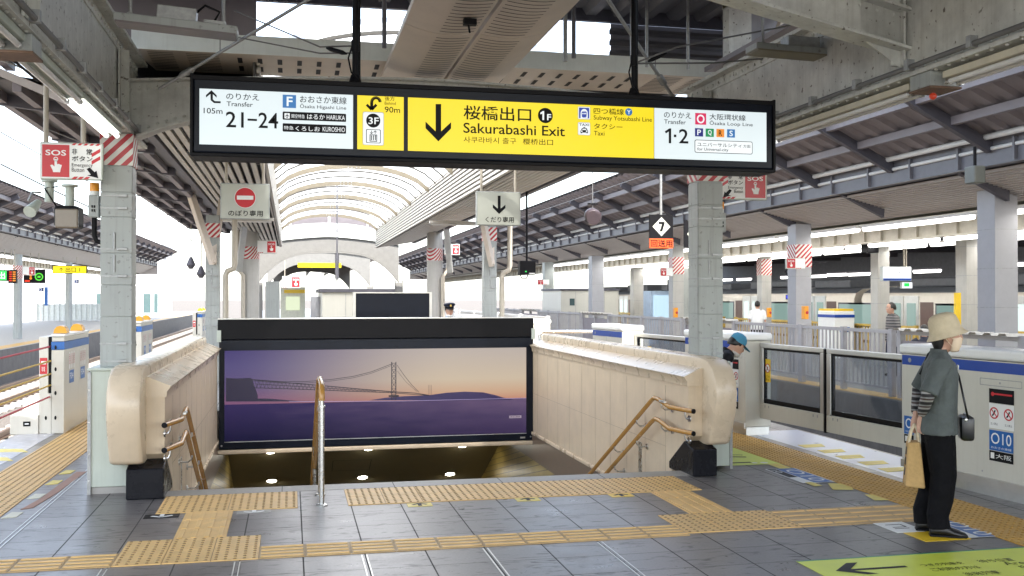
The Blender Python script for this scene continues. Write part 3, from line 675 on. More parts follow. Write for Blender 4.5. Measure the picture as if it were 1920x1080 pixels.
PP.line(a, [crop(x, (yon(top_, x)+yon(bot_, x))/2) for x in range(285, 1000, 60)], .008, .0015)
cab = [(262, 440), (420, 452), (560, 452), (700, 441), (820, 424), (920, 399), (1028, 357)]
PP.line(a, [crop(*q) for q in cab], .008, .0018); PP.line(a, [crop(x, y+8) for x, y in cab], .006, .0018)
PP.line(a, [crop(*q) for q in ((1060, 362), (1100, 420), (1140, 470), (1180, 510))], .007, .0018); PP.line(a, [crop(*q) for q in ((1062, 395), (1110, 455), (1170, 508))], .005, .0018)
for x in (1031, 1054): PP.line(a, [crop(x, 345), crop(x, 555)], .013, .002)
for k in range(6):
    y = 352+k*34; PP.line(a, [crop(1031, y), crop(1054, y+30)], .007, .0019); PP.line(a, [crop(1054, y), crop(1031, y+30)], .007, .0019); PP.line(a, [crop(1031, y), crop(1054, y)], .007, .0019)
PP.rect(a, crop(1015, 0)[0], crop(1070, 0)[0], crop(0, 558)[1], crop(0, 548)[1], .0021)
for x in (1234, 1246): PP.line(a, [crop(x, 470), crop(x, 524)], .006, .0018)
a.build('picture_bridge', glow('ink_bridge', (28, 22, 40), .8), t)
a = MB(); PP.rect(a, crop(1672, 0)[0], crop(1738, 0)[0], crop(0, 697)[1], crop(0, 682)[1], .0016); a.build('caption', glow('caption_grey', (165, 150, 165), .8), t)
a = MB(); PP.text(a, '明石海峡', crop(1677, 0)[0], crop(1733, 0)[0], crop(0, 694)[1], crop(0, 685)[1], .0026); a.build('lettering', M['ink'], t)
a = MB(); PP.line(a, [crop(470, 562), crop(1100, 558), (fx1, HZ)], .006, .0014); a.build('picture_horizon', glow('ink_horizon', (165, 150, 190), .8), t)
a = MB(); a.box(-1.05, FY-.06, -.625, 3.74, FY+.16, -.565); a.box(-1.04, FY+.23, -.5, 3.73, FY+.3, 1.06)
tag(a.build('stair_lintel', M['cream'], bevel=.012), 'cream lintel beam under the dusk picture lightbox', 'lintel')
a = MB(); yA, yB = FY+.31, 24.0; zA = -.93+.52*(17.8-yA)
def soz(y): return -.93+.52*(17.8-y)
a.add([(SX0, yA, soz(yA)), (SX1, yA, soz(yA)), (SX1, yB, soz(yB)), (SX0, yB, soz(yB)), (SX0, yA, soz(yA)+.1), (SX1, yA, soz(yA)+.1), (SX1, yB, soz(yB)+.1), (SX0, yB, soz(yB)+.1)],
      [(0, 1, 2, 3), (7, 6, 5, 4), (0, 4, 5, 1), (2, 6, 7, 3), (1, 5, 6, 2), (0, 3, 7, 4)])
so_ = thing('stair_ceiling', 'dark olive sloping ceiling over the stairs below the lightbox', 'ceiling', (1.3, 18, -1)); a.build('soffit', M['soff'], so_)
a = MB(); h = .004
for y0, y1, x0, x1 in ((18.45, 18.46, .75, 1.45), (18.98, 18.99, .75, 1.45)): a.add([(x0, y0, soz(y0)-h), (x1, y0, soz(y0)-h), (x1, y1, soz(y1)-h), (x0, y1, soz(y1)-h)], [(0, 1, 2, 3)])
for x in (.75, 1.44): a.add([(x, 18.45, soz(18.45)-h), (x+.01, 18.45, soz(18.45)-h), (x+.01, 18.99, soz(18.99)-h), (x, 18.99, soz(18.99)-h)], [(0, 1, 2, 3)])
a.build('hatch', M['dark'], so_)
rows = ['upper row of ceiling downlights', 'lower row of ceiling downlights']; cols = ['left', 'middle', 'right']
for y in (17.9, 19.38):
    for x in (-.34, 1.35, 3.04):
        ld = D.lights.new('downlight_lamp', 'AREA'); ld.shape = 'DISK'; ld.size = .16; ld.energy = 1.8; ld.color = (1, .93, .78); lo_ = D.objects.new('downlight_lamp', ld); COL.objects.link(lo_); lo_.location = (x, y-.01, soz(y)-.03)
dl = thing('downlight', '', 'downlight', (0, 0, 0), 'downlights in the stair ceiling'); nn = Vector((0, -.52, -1)).normalized()
a = MB(); a.tube([Vector((0, 0, 0)), nn*.012], .12, 20); a.build('rim', M['soff'], dl); a = MB(); a.tube([nn*.010, nn*.016], .088, 20); a.build('lens', G['down'], dl)
first = True
for r_, y in enumerate((17.9, 19.38)):
    for c_, x in enumerate((-.34, 1.35, 3.04)):
        lab = 'round downlight, %s one of the %s over the stairs' % (cols[c_], rows[r_])
        if first: dl.location = (x, y, soz(y)); dl['label'] = lab; first = False
        else: dup(dl, (x, y, soz(y)), 0, lab)

# ---- handrails
def bracket_arm(p, w, name, par):
    p = Vector(p); w = Vector(w); a = MB(); q = p+Vector((0, 0, -.08))
    a.tube([p+Vector((0, 0, -.018)), p+Vector((0, 0, -.055)), p*.7+w*.3+Vector((0, 0, -.085)), w+Vector((0, 0, -.085))], .0085, 8)
    d = (w-p); d.z = 0; d.normalize(); a.tube([w+Vector((0, 0, -.085))-d*.012, w+Vector((0, 0, -.085))], .032, 12); a.build(name, M['stainless'], par, smooth=40)
def side_rail(label, xr, xw, s):
    t = thing('handrail', label, 'handrail', (xr, 9, 0))
    for k, dz in enumerate((0, -.21)):
        a = MB(); z0 = .62+dz
        y1 = 9.62-k*.02
        pts = [(xr+s*.10, 8.86, z0), (xr+s*.06, 9.02, z0), (xr, 9.2, z0+.005), (xr, y1-.12, z0+.05), (xr, y1, z0+.055), (xr, y1+.1, z0+.01), (xr, 12.5, z0+.01-.52*(12.5-y1-.1)), (xr, 18, z0+.01-.52*(17.9-y1))]
        a.tube(pts, .0225, 10); a.build('upper_rail' if k == 0 else 'lower_rail', M['wood'], t, smooth=60)
        a = MB(); a.tube([(xr+s*.10, 8.856, z0), (xr+s*.104, 8.845, z0)], .024, 12); a.build('end_cap', M['blackm'], t)
        for y, z in ((8.98, z0), (9.42, z0+.04), (10.15, z0+.01-.52*(10.15-y1-.1)), (10.9, z0+.01-.52*(10.9-y1-.1))): bracket_arm((xr+(s*.07 if y < 9.1 else 0), y, z), (xw, y, z), 'rail_bracket', t)
    a = MB(); a.bevbox(min(xr, xr-s*.03), 9.28, .655, max(xr, xr-s*.03), 9.42, .675, .004); a.build('braille_plate', M['alu'], t)
    a = MB(); a.box(xw-.004, 10.32, -1.2, xw+.004, 10.42, .12); a.build('steel_strip', M['stainless'], t)
    return t
side_rail('brown double handrail on brackets along the left stair wall', -.93, -1.05, -1)
side_rail('brown double handrail on brackets along the right stair wall', 3.60, 3.72, 1)
t = thing('centre_handrail', 'brown capped steel handrail standing in the middle of the stair top', 'handrail', (.25, 8.3, 0))
a = MB(); a.tube([(.25, 8.32, 0), (.25, 8.32, .80)], .021, 12); a.tube([(.25, 8.32, .80), (.25, 8.32, .86)], .0165, 12); a.build('post', M['stainless'], t, smooth=50)
a = MB(); a.tube([(.25, 8.76, 0), (.25, 8.76, .82)], .019, 12); a.tube([(.25, 10.8, -1), (.25, 10.8, .2)], .019, 12); a.build('post', M['stainless'], t, smooth=50)
for y in (8.32, 8.76):
    a = MB(); a.tube([(.25, y, .001), (.25, y, .008), (.25, y, .014)], [.048, .048, .034], 16); a.build('base_flange', M['stainless'], t)
a = MB(); a.tube([(.25, 8.32, .80), (.25, 8.32, .812)], .028, 12); a.build('collar', M['stainless'], t)
a = MB(); a.tube([(.25, 8.315, .855), (.25, 8.31, .90), (.25, 8.34, .95), (.25, 8.42, .975), (.25, 8.9, .985), (.25, 9.2, .95), (.25, 9.4, .86), (.25, 18, .86-.52*8.6)], .024, 12); a.build('rail', M['wood'], t, smooth=60)
a = MB(); a.tube([(.25, 8.76, .70), (.25, 9.2, .69), (.25, 9.4, .62), (.25, 18, .62-.52*8.6)], .02, 10); a.build('lower_rail', M['wood'], t, smooth=60)

# ================================================================ columns, girders and roof over our platform
def sheared(mb, x0, x1, y0, y1, z0, z1): mb.box(x0, y0, z0, x1, y1, z1)
def steel_column(label, xc, yc, side, top=3.15, bottom=0, group=None, striped=True, w=.25):
    t = thing('steel_column', label, 'column', (xc, yc, bottom), group); h = w/2
    a = MB(); a.box(xc-h, yc-h, bottom, xc+h, yc+h, top); a.build('shaft', M['column'], t, bevel=.008)
    a = MB()
    for z in (1.55, 2.02, 2.10, 2.36):                           # cover plates of slightly different height
        pass
    for z0, z1 in ((1.08, 1.52), (1.525, 1.80), (1.805, 2.08), (2.085, 2.40), (2.405, 2.62), (2.625, 2.84)):
        if z0 > bottom-.01: a.box(xc-h-.006, yc-h-.007, z0, xc+h+.006, yc-h-.0005, z1); a.box(xc-h-.007, yc-h+.01, z0, xc-h-.0005, yc+h, z1); a.box(xc+h+.0005, yc-h+.01, z0, xc+h+.007, yc+h, z1)
    a.build('cover_plate', M['column'], t, bevel=.003)
    for z in (1.13, 1.285, 1.88, 2.12, 2.48, 2.59):
        a = MB(); a.box(xc-h-.009, yc-h-.0105, z-.0065, xc+h+.009, yc+h+.0095, z+.0065); a.build('steel_strap', M['zinc'], t)
        a = MB(); a.bevbox(xc+h*.1, yc-h-.024, z-.012, xc+h*.75, yc-h-.0117, z+.014, .003); a.build('strap_buckle', M['zinc'], t)
    for z in (2.19, 1.99):
        a = MB(); a.tube([(xc-h*.12, yc-h-.006, z-.075), (xc-h*.12, yc-h-.006, z+.075)], (.012), 8); a.build('slot_plate', M['zinc'], t, smooth=50)
    if striped:
        a = MB(); a.box(xc-h-.013, yc-h-.013, 2.86, xc+h+.013, yc+h+.013, min(3.14, top)); a.build('striped_band', M['stripe'], t)
    return t
steel_column('grey steel column with straps, left of the stairs, standing behind a pale cabinet', -1.505, 9.525, -1)
steel_column('grey steel column with straps, right of the stairs, with scratched left face', 4.115, 9.525, 1)
steel_column('grey steel column behind the left stair wall under the no entry sign', -1.50, 20.6, -1, 3.3)
steel_column('grey steel column behind the right stair wall under the down arrow sign', 4.06, 20.6, 1, 3.3)
# cabinet at the foot of the left column and a matching one on the right
t = thing('cabinet', 'pale green cabinet with steel edge strip at the foot of the left column', 'cabinet', (-1.5, 9.4, 0))
a = MB(); a.box(-1.68, 9.20, .06, -1.22, 9.8, 1.06); a.build('body', M['wpanel'], t, bevel=.006)
a = MB(); a.box(-1.70, 9.185, .0, -1.672, 9.20, 1.05); a.box(-1.70, 9.2, 0, -1.682, 9.8, 1.05); a.build('edge_strip', M['zinc'], t)
a = MB(); a.box(-1.70, 9.18, 1.062, -1.22, 9.8, 1.085); a.build('top_cap', M['wpanel'], t, bevel=.004)
a = MB(); a.box(-1.67, 9.21, 0, -1.22, 9.8, .058); a.build('base', M['concrete'], t)
for z in (.12, .35, .62, .9):
    a = MB(); a.disc((-1.686, 9.184, z), (0, -1, 0), .007, 10); a.build('rivet', M['stainless'], t)
t = thing('cabinet', 'narrow pale cabinet at the foot of the right column, peeking from behind the marble wall', 'cabinet', (4.2, 9.4, 0))
a = MB(); a.box(3.95, 9.22, .03, 4.25, 9.8, 1.06); a.build('body', M['wpanel'], t, bevel=.006); a = MB(); a.box(4.235, 9.205, 0, 4.262, 9.219, 1.05); a.build('edge_strip', M['zinc'], t)

def i_beam(mb, x, z0, z1, y0, y1, fl=.24, tw=.03, tf=.03):
    mb.box(x-tw/2, y0, z0+tf, x+tw/2, y1, z1-tf); mb.box(x-fl/2, y0, z0, x+fl/2, y1, z0+tf); mb.box(x-fl/2, y0, z1-tf, x+fl/2, y1, z1)
def rivet_rows(mb, x, sx, zs, y0, y1, step=.13, r=.016):
    for z in zs:
        y = y0
        while y < y1: mb.ball((x+sx*.004, y, z), (.012, r, r), 6, 4); y += step
def girder(label, x, z0, z1, y0, y1, si):
    t = thing('steel_girder', label, 'girder', (x, 5, z0)); a = MB(); i_beam(a, x, z0, z1, y0, y1)
    for z, w in ((z0+.03, .085), (z1-.03, .085)):
        for s in (-1, 1):
            zz = (z, z+w) if z < (z0+z1)/2 else (z-w, z); a.box(x+s*.0155, y0, zz[0], x+s*.027, y1, zz[1])
    for s in (-1, 1): rivet_rows(a, x+s*.028, s, (z0+.075, z1-.075), y0+.05, y1)
    for s in (-1, 1):
        y = y0+.1
        while y < y1:
            a.ball((x+s*.09, y, z0-.002), (.014, .014, .01), 6, 4); a.ball((x+s*.09, y, z1-.028), (.014, .014, .01), 6, 4); y += .13
    a.build('beam', M['steel'], t)
    for y in (2.6, 6.1, 9.3):
        if y0 < y < y1:
            a = MB()
            for s in (-1, 1): a.box(x+s*.028, y-.05, z0+.12, x+s*.045, y+.05, z1-.12); a.box(x+s*.046, y-.008, z0+.12, x+s*.115, y+.008, z1-.12)
            a.build('stiffener', M['steel'], t)
    a = MB(); a.tube([(x+si*.15, y0, z0+.05), (x+si*.15, y1-.25, z0+.05)], .018, 8); a.build('conduit', M['wire'], t, smooth=60)
    y = y0+.4
    while y < y1-.3:
        a = MB(); a.box(x+si*.12, y-.02, z0+.03, x+si*.175, y+.02, z0+.10); a.build('conduit_clip', M['zinc'], t); y += .62
    return t
girder('riveted grey girder running from the camera to the left column, with tube lamps below', -1.50, 3.15, 3.98, -2, 10.4, 1)
girder('riveted grey girder on the right above the screen doors, with unlit tube lamps below', 4.10, 3.15, 3.86, -2, 9.9, -1)
def tube_lamp(label, x, y0, y1, lit, z=3.10, n=2, group=None):
    t = thing('tube_lamp', label, 'lamp', (x, y0, z), group)
    a = MB(); a.box(x-.075, y0, z, x+.075, y1, z+.045); a.build('housing', M['wpanel'] if x < 0 else mat('lamp_cream', (.58, .54, .42), .45), t, bevel=.006)
    for k in range(n):
        xx = x+(k-.5)*.085 if n == 2 else x
        a = MB(); a.tube([(xx, y0+.03, z-.022), (xx, y1-.03, z-.022)], .0165, 10); a.build('tube', G['tube'] if lit else M['pipe'], t, smooth=60)
        for y in (y0+.02, y1-.02):
            a = MB(); a.tube([(xx, y-.018, z-.022), (xx, y+.018, z-.022)], .021, 10); a.build('tube_socket', M['stainless'], t, smooth=60)
lampsL = [(-.6, 1.75, 0), (1.8, 4.15, 0), (4.2, 5.95, 0), (6.15, 7.5, 0), (7.55, 9.15, 1)]
for i, (a0, a1, lit) in enumerate(lampsL): tube_lamp(('lit double tube lamp under the left girder, at the striped column band' if lit else 'unlit double tube lamp under the left girder, %s one to the column' % ['fourth nearest', 'third nearest', 'second nearest', 'nearest unlit'][i]), -1.50, a0, a1, lit, group='tube lamps under the left girder')
lampsR = [(-.6, 1.7), (1.75, 4.1), (4.15, 5.6), (5.95, 8.0), (8.05, 9.4)]
for i, (a0, a1) in enumerate(lampsR): tube_lamp('unlit cream tube lamp under the right girder, %s one to the camera' % ORD[i], 4.10, a0, a1, 0, 3.08, group='tube lamps under the right girder')
for x, y, lab in ((-1.5, 6.05, 'rusty junction box between tube lamps under the left girder'), (4.1, 5.78, 'grey junction box between tube lamps under the right girder, above a small red light')):
    t = thing('junction_box', lab, 'junction box', (x, y, 3.05)); a = MB(); a.bevbox(x-.11, y-.11, 3.05, x+.11, y+.11, 3.148, .006); a.build('box', M['column'], t)
    a = MB(); a.box(x-.115, y-.115, 3.036, x+.115, y+.115, 3.049); a.build('base_plate', mat('rusty_plate', (.17, .105, .07), .7, var=.4, spots=.6), t)
    if x > 0: a = MB(); a.ball((x, y+.02, 3.01), (.024, .024, .022)); a.build('red_light', glow('red_lens', (190, 60, 35), .5), t, smooth=True)

# arched cross frames: curved haunches rise from the columns to the ridge
def arch_frame(label, y, x0, x1, z0, zc, dep, mt, spring=.0, th=.16, n=20, legs=None, web=.02, ex=3.2, rise=.28):
    t = thing('arched_frame', label, 'steel frame', ((x0+x1)/2, y, z0)); xc = (x0+x1)/2; hw = (x1-x0)/2
    def low(u): return z0+(zc-z0)*(1-abs(u)**ex)
    def hi(u): return zc+dep*(.75)+rise*(1-abs(u)**1.5)
    us = [-1+2*i/n for i in range(n+1)]
    a = MB()
    pr = [(xc+u*hw, low(u)) for u in us]; tp = [(xc+u*hw, hi(u)) for u in us]
    for i in range(n):
        q = [pr[i], pr[i+1], tp[i+1], tp[i]]
        a.add([(x, y-web/2, z) for x, z in q]+[(x, y+web/2, z) for x, z in q], [(0, 1, 2, 3), (7, 6, 5, 4), (0, 4, 5, 1), (3, 2, 6, 7)])
    for row in (pr, tp):
        for i in range(n):
            (xa, za), (xb, zb) = row[i], row[i+1]; a.add([(xa, y-th/2, za), (xb, y-th/2, zb), (xb, y+th/2, zb), (xa, y+th/2, za), (xa, y-th/2, za+.02), (xb, y-th/2, zb+.02), (xb, y+th/2, zb+.02), (xa, y+th/2, za+.02)], [(0, 3, 2, 1), (4, 5, 6, 7), (0, 1, 5, 4), (2, 3, 7, 6)])
    m = 70
    for i in range(m+1):
        u = -1+2*i/m
        for z in (low(u)+.07, hi(u)-.06): a.ball((xc+u*hw, y-web/2-.002, z), (.016, .01, .016), 6, 4)
    a.build('arch_plate', mt, t)
    if legs is not None:
        for x in (x0, x1):
            a = MB(); a.box(x-.14, y-.09, legs, x+.14, y+.09, z0+.02); a.box(x-.14, y-.12, legs, x-.12, y+.12, z0+.1); a.box(x+.12, y-.12, legs, x+.14, y+.12, z0+.1); a.build('leg', mt, t)
    return t
arch_frame('grey riveted arched frame just behind the big hanging sign, at the first columns', 9.6, -1.42, 4.02, 3.10, 3.44, .26, M['steel'], rise=.13, ex=4, th=.2)
t = thing('rafter_beam', 'grey riveted sloping beam joining the right girder overhead, upper right', 'beam', (4.0, 6.1, 3.5))
pa, pb_ = at(1700, 62, Y=6.1), at(1425, -22, Y=6.1); dv = (pa-pb_).normalized(); a = MB(); e = pb_-dv*1.6
a.beam(pa, e, .02, .26); 
for k in (-.13, .13): u_ = Vector((dv.z, 0, -dv.x)); a.beam(pa+u_*k, e+u_*k, .20, .02)
for f in range(22):
    q = pa.lerp(e, f/21)
    for k in (-.09, .09): a.ball(q+Vector((dv.z, 0, -dv.x))*k-Vector((0, .011, 0)), (.014, .01, .014), 6, 4)
a.build('beam', M['steel'], t)
a = MB(); a.slab([(4.08, 6.09, 3.24), (4.08, 6.09, 3.80), (3.72, 6.09, 3.78), (3.78, 6.09, 3.44)], (0, 1, 0), .02); a.build('gusset_plate', M['steel'], t)
mlight = mat('old_steel_cream', (.16, .158, .148), .5, var=.1, spots=.25)
arch_frame('cream riveted arched frame in the distance beyond the lightbox, nearest of the far ones', 38, -1.15, 4.0, 2.2, 3.32, .42, mlight, legs=0)
arch_frame('cream riveted arched frame in the far distance, seen through the nearer one', 52, -1.15, 4.0, 2.2, 3.4, .42, mlight, legs=0)
arch_frame('cream riveted arched frame at the far end of the platform, smallest of the far ones', 70, -1.15, 4.0, 2.2, 3.4, .42, mlight, legs=0)

# roof decks, skylight vault, slatted soffits
ROOF_END = 36.3
t = thing('roof', 'dark corrugated roof deck over the camera side of the platform', 'roof', (1.3, 4, 4.75))
a = MB(); a.sheet((-2.6, -2.5, 4.72), (7.9, 0, 0), (0, 12.8, 0), (0, 0, 1), .32, .07); a.build('corrugated_deck', M['deck'], t, fix=False)
a = MB(); a.box(-2.6, -2.5, 4.86, 5.4, 10.3, 4.9); a.build('roof_top', M['concrete'], t)
for y in (0, 3, 5.9, 8.8): a = MB(); a.box(-2.5, y-.06, 4.56, 5.3, y+.06, 4.715); a.build('joist', M['rib'], t)
a = MB(); a.box(-2.6, 10.31, 4.05, -.34, 10.35, 4.70); a.build('gable_panel', M['deckp'], t)
a = MB(); a.box(-2.6, 10.3, 4.66, 5.4, 10.36, 4.9); a.build('edge_trim', M['rib'], t)
# skylight: arched ribs and translucent panes
SKL, SKR = -.30, 2.98; xc = (SKL+SKR)/2; hw = (SKR-SKL)/2; SPR, CRN = 4.12, 4.80
def vault(u): return SPR+(CRN-SPR)*math.sqrt(max(0, 1-u*u*.92))-(CRN-SPR)*math.sqrt(.08)*.999+.0
t = thing('skylight', 'long translucent barrel vaulted skylight with arched ribs over the stairs', 'skylight', (xc, 20, SPR))
N = 14; us = [-1+2*i/N for i in range(N+1)]
a = MB(); y0, y1 = 10.4, ROOF_END
for i in range(N):
    q = [(xc+us[i]*hw, vault(us[i])), (xc+us[i+1]*hw, vault(us[i+1]))]
    a.quad((q[0][0], y0, q[0][1]), (q[1][0], y0, q[1][1]), (q[1][0], y1, q[1][1]), (q[0][0], y1, q[0][1]))
a.build('vault_pane', M['pane'], t, smooth=True)
y = 10.9; k = 0
ribm = mat('rib_cream', (.20, .17, .12), .5)
while y < ROOF_END:
    big = k % 3 == 1; a = MB(); d = .11 if big else .04; w = .035 if big else .02
    for i in range(N):
        xa, za, xb, zb = xc+us[i]*hw, vault(us[i])-.01, xc+us[i+1]*hw, vault(us[i+1])-.01
        a.add([(xa, y-w, za), (xb, y-w, zb), (xb, y+w, zb), (xa, y+w, za), (xa, y-w, za-d), (xb, y-w, zb-d), (xb, y+w, zb-d), (xa, y+w, za-d)], [(0, 1, 2, 3), (7, 6, 5, 4), (0, 4, 5, 1), (2, 6, 7, 3)])
    a.build('arch_rib', ribm if big else mat('rib_thin', (.08, .075, .065), .5), t)
    if big:
        b = MB()
        for dx in (-.12, -.04, .06, .14):
            for dz in (.04, .09): b.ball((xc+dx, y-w, vault(0)-.01-dz), (.016, .012, .016), 6, 4)
        b.build('bolt', M['zinc'], t)
    y += 1.12; k += 1
a = MB(); pr = [(xc+u*hw, vault(u)) for u in us]; y = ROOF_END
a.add([(x, y, z) for x, z in pr]+[(x, y, vault(0)-.62+.0*(x)) if False else (x, y, SPR-.02+ (vault((x-xc)/hw)-SPR)*.45) for x, z in pr], [(i, i+1, N+2+i, N+1+i) for i in range(N)])
a.build('end_gable', M['deckp'], t, fix=False)
a = MB(); a.box(SKL, ROOF_END-.05, 4.02, SKR, ROOF_END+.05, 4.10); a.box(xc-.05, ROOF_END-.05, 4.1, xc+.05, ROOF_END+.05, 4.72)
for u in (-.82, .82): a.box(xc+u*hw-.04, ROOF_END-.04, 4.1, xc+u*hw+.04, ROOF_END+.04, 4.4)
a.build('tie_frame', M['pipe'], t)
def slat_roof(label, s, xin, xout, zin, zout, y0, y1, n):
    t = thing('slatted_soffit', label, 'soffit', (xin, y0, zin))
    # the upright slatted face at the skylight
    a = MB(); zt = 4.12; m = 9
    for i in range(m):
        z = zin+(zt-zin)*(i+.5)/m; a.box(min(xin, xin+s*.03), y0, z-.022, max(xin, xin+s*.03), y1, z+.020)
    a.build('upright_slats', M['slat'], t)
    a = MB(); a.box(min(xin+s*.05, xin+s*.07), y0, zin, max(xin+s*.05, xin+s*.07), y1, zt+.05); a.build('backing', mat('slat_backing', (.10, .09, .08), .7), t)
    a = MB()
    for i in range(n):
        f = (i+.5)/n; x = xin+(xout-xin)*f; z = zin+(zout-zin)*f; a.box(x-.036, y0, z, x+.036, y1, z+.035)
    a.build('soffit_slats', M['slat'], t)
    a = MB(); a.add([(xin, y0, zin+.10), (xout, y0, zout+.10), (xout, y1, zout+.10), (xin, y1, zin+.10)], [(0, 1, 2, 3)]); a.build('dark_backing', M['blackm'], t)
    for y in [y0+.6+3.2*i for i in range(int((y1-y0)/3.2))]:
        a = MB(); a.beam((xin, y, zin+.05), (xout, y, zout+.05), .05, .06); a.build('slat_bearer', M['deck'], t)
    a = MB(); a.box(min(xin+s*.06, xin), y1, zin, max(xin+s*.06, xin), y1+.02, zt); a.add([(xin, y1+.01, zin), (xout, y1+.01, zout), (xout, y1+.01, zout+.45), (xin, y1+.01, zt+.1)], [(0, 1, 2, 3)]); a.build('end_panel', M['slatp'], t)
    a = MB(); a.box(min(xout, xout+s*.10), y0, zout-.04, max(xout, xout+s*.10), y1, zout+.42); a.build('edge_beam', M['rib'], t)
    a = MB(); a.add([(xin, y0, zt+.06), (xout+s*.2, y0, zout+.44), (xout+s*.2, y1, zout+.44), (xin, y1, zt+.06)], [(0, 1, 2, 3)]); a.build('roof_sheet', M['deck'], t)
    return t
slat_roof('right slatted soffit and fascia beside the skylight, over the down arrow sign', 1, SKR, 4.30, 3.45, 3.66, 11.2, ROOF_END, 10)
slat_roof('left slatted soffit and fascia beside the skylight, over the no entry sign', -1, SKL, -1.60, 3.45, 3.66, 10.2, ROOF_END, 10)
# left outer deck of our roof, with ribs and struts
t = thing('roof_wing', 'dark ribbed roof wing sloping up to the left platform edge', 'roof', (-2.8, 10, 3.7))
def wing(x0, z0, x1, z1, ya, yb):
    a = MB(); a.add([(x0, ya, z0), (x1, ya, z1), (x1, yb, z1), (x0, yb, z0)], [(0, 1, 2, 3)]); a.add([(x0, ya, z0+.05), (x1, ya, z1+.05), (x1, yb, z1+.05), (x0, yb, z0+.05)], [(3, 2, 1, 0)]); a.build('deck', M['deck'], t, fix=False)
    for i in range(4):
        f = .12+.28*i; x = x0+(x1-x0)*f; z = z0+(z1-z0)*f; a = MB(); a.box(x-.04, ya, z-.10, x+.04, yb, z-.005); a.build('purlin', M['deckp'], t)
    y = ya+.9
    while y < yb:
        a = MB(); a.beam((x0, y, z0-.06), (x1, y, z1-.06), .07, .12); a.build('rafter', M['rib'], t); y += 2.4
    a = MB(); a.box(x1-.06, ya, z1-.05, x1+.02, yb, z1+.10); a.build('edge_gutter', M['slatp'], t)
wing(-1.66, 3.62, -4.0, 4.42, -2, 10.3)
wing(-1.72, 3.66, -2.95, 3.80, 10.35, 31)
for i, y in enumerate((4.6, 7.4, 10.0)):
    a = MB(); a.beam((-1.62, y, 3.35), (-3.6, y+.3, 4.2), .09, .07); a.build('strut', M['slatp'], t)
for i, (ya, yb2, dz) in enumerate(((5.2, 7.6, 0), (7.4, 5.6, -.05), (8.4, 10.0, .03), (9.9, 8.2, -.02), (12.5, 15, -.1), (15, 12.8, -.1))):
    far_ = i > 3; p0_ = Vector((-1.7, ya, 3.5+dz)); p1_ = Vector((-3.9 if not far_ else -2.9, yb2, 4.28+dz if not far_ else 3.72)); r_ = MB(); r_.tube([p0_, p0_.lerp(p1_, .3), p0_.lerp(p1_, .33), p0_.lerp(p1_, .42), p0_.lerp(p1_, .45), p1_], [.008, .008, .02, .02, .008, .008], 6); r_.build('tie_rod', M['zinc'], t, smooth=60)
for i, y in enumerate((3.2, 5.0, 6.8, 8.7)):
    r_ = MB(); r_.tube([(-2.2, y, 3.80), (-2.25, y+.3, 3.66), (-2.2, y+.9, 3.62), (-2.3, y+1.6, 3.80)], .012, 6); r_.build('cable', M['blackm'], t, smooth=60)
# roof wing right of the right girder, added to block the sun
t = thing('roof_wing', 'mauve roof wing added beyond the right girder to block the sun', 'roof', (4.6, 5, 4.0)); 
a = MB(); a.add([(4.14, -4, 4.0), (7.7, -4, 4.32), (7.7, 9.6, 4.32), (4.14, 9.6, 4.0), (4.14, -4, 4.05), (7.7, -4, 4.37), (7.7, 9.6, 4.37), (4.14, 9.6, 4.05)], [(0, 3, 2, 1), (4, 5, 6, 7), (0, 1, 5, 4), (1, 2, 6, 5), (2, 3, 7, 6), (3, 0, 4, 7)]); a.build('deck', M['deckp'], t)

# perforated ceiling panels
t = thing('ceiling_duct_cover', 'beige curved perforated ceiling panels running overhead along the platform centre', 'ceiling panel', (1.6, 5, 3.9))
def duct(xa, xb, za, zb, ya, yb):
    a = MB(); n = 6; pr = []
    for i in range(n+1):
        f = i/n; pr.append((xa+(xb-xa)*f, za+(zb-za)*f-.045*math.sin(math.pi*f)))
    a.add([(x, ya, z) for x, z in pr]+[(x, yb, z) for x, z in pr]+[(x, ya, z+.05) for x, z in pr]+[(x, yb, z+.05) for x, z in pr],
          [(i, i+1, n+2+i, n+1+i) for i in range(n)]+[(2*n+2+i+1, 2*n+2+i, 3*n+3+i, 3*n+3+i+1) for i in range(n)]+[(i, 2*n+2+i, 2*n+3+i, i+1) for i in range(n)]+[(n+1+i, n+2+i, 3*n+4+i, 3*n+3+i) for i in range(n)]+[(0, n+1, 3*n+3, 2*n+2), (n, 3*n+2, 4*n+3, 2*n+1)])
    b = a; y = ya+.10
    def zz(f): return za+(zb-za)*f-.045*math.sin(math.pi*f)-.0025
    lo, hi = (.47, .95) if xa < 1.5 else (.05, .62)
    while y < yb-.05:
        k = 5
        for i in range(k):
            f0 = lo+(hi-lo)*i/k; f1 = lo+(hi-lo)*(i+1)/k
            b.quad((xa+(xb-xa)*f0, y, zz(f0)), (xa+(xb-xa)*f1, y, zz(f1)), (xa+(xb-xa)*f1, y+.014, zz(f1)), (xa+(xb-xa)*f0, y+.014, zz(f0)), mi=1)
        y += .088
    a.build('panel', [M['bpanel'], M['dark']], t, smooth=40, fix=False)
duct(.90, 1.485, 3.92, 3.87, 3.0, 8.12); duct(1.515, 2.11, 3.87, 3.92, 3.0, 8.12)
duct(.90, 1.485, 3.92, 3.87, 8.135, 11.0); duct(1.515, 2.11, 3.87, 3.92, 8.135, 11.0)
a = MB(); a.box(1.487, 3, 3.93, 1.513, 11, 3.95); a.build('dark_gap', M['dark'], t)
a = MB(); a.box(1.30, 7.6, 3.80, 1.40, 7.66, 3.845); a.tube([(1.34, 7.63, 3.80), (1.35, 7.63, 3.74)], .008, 6); a.build('wire_clip', M['blackm'], t)

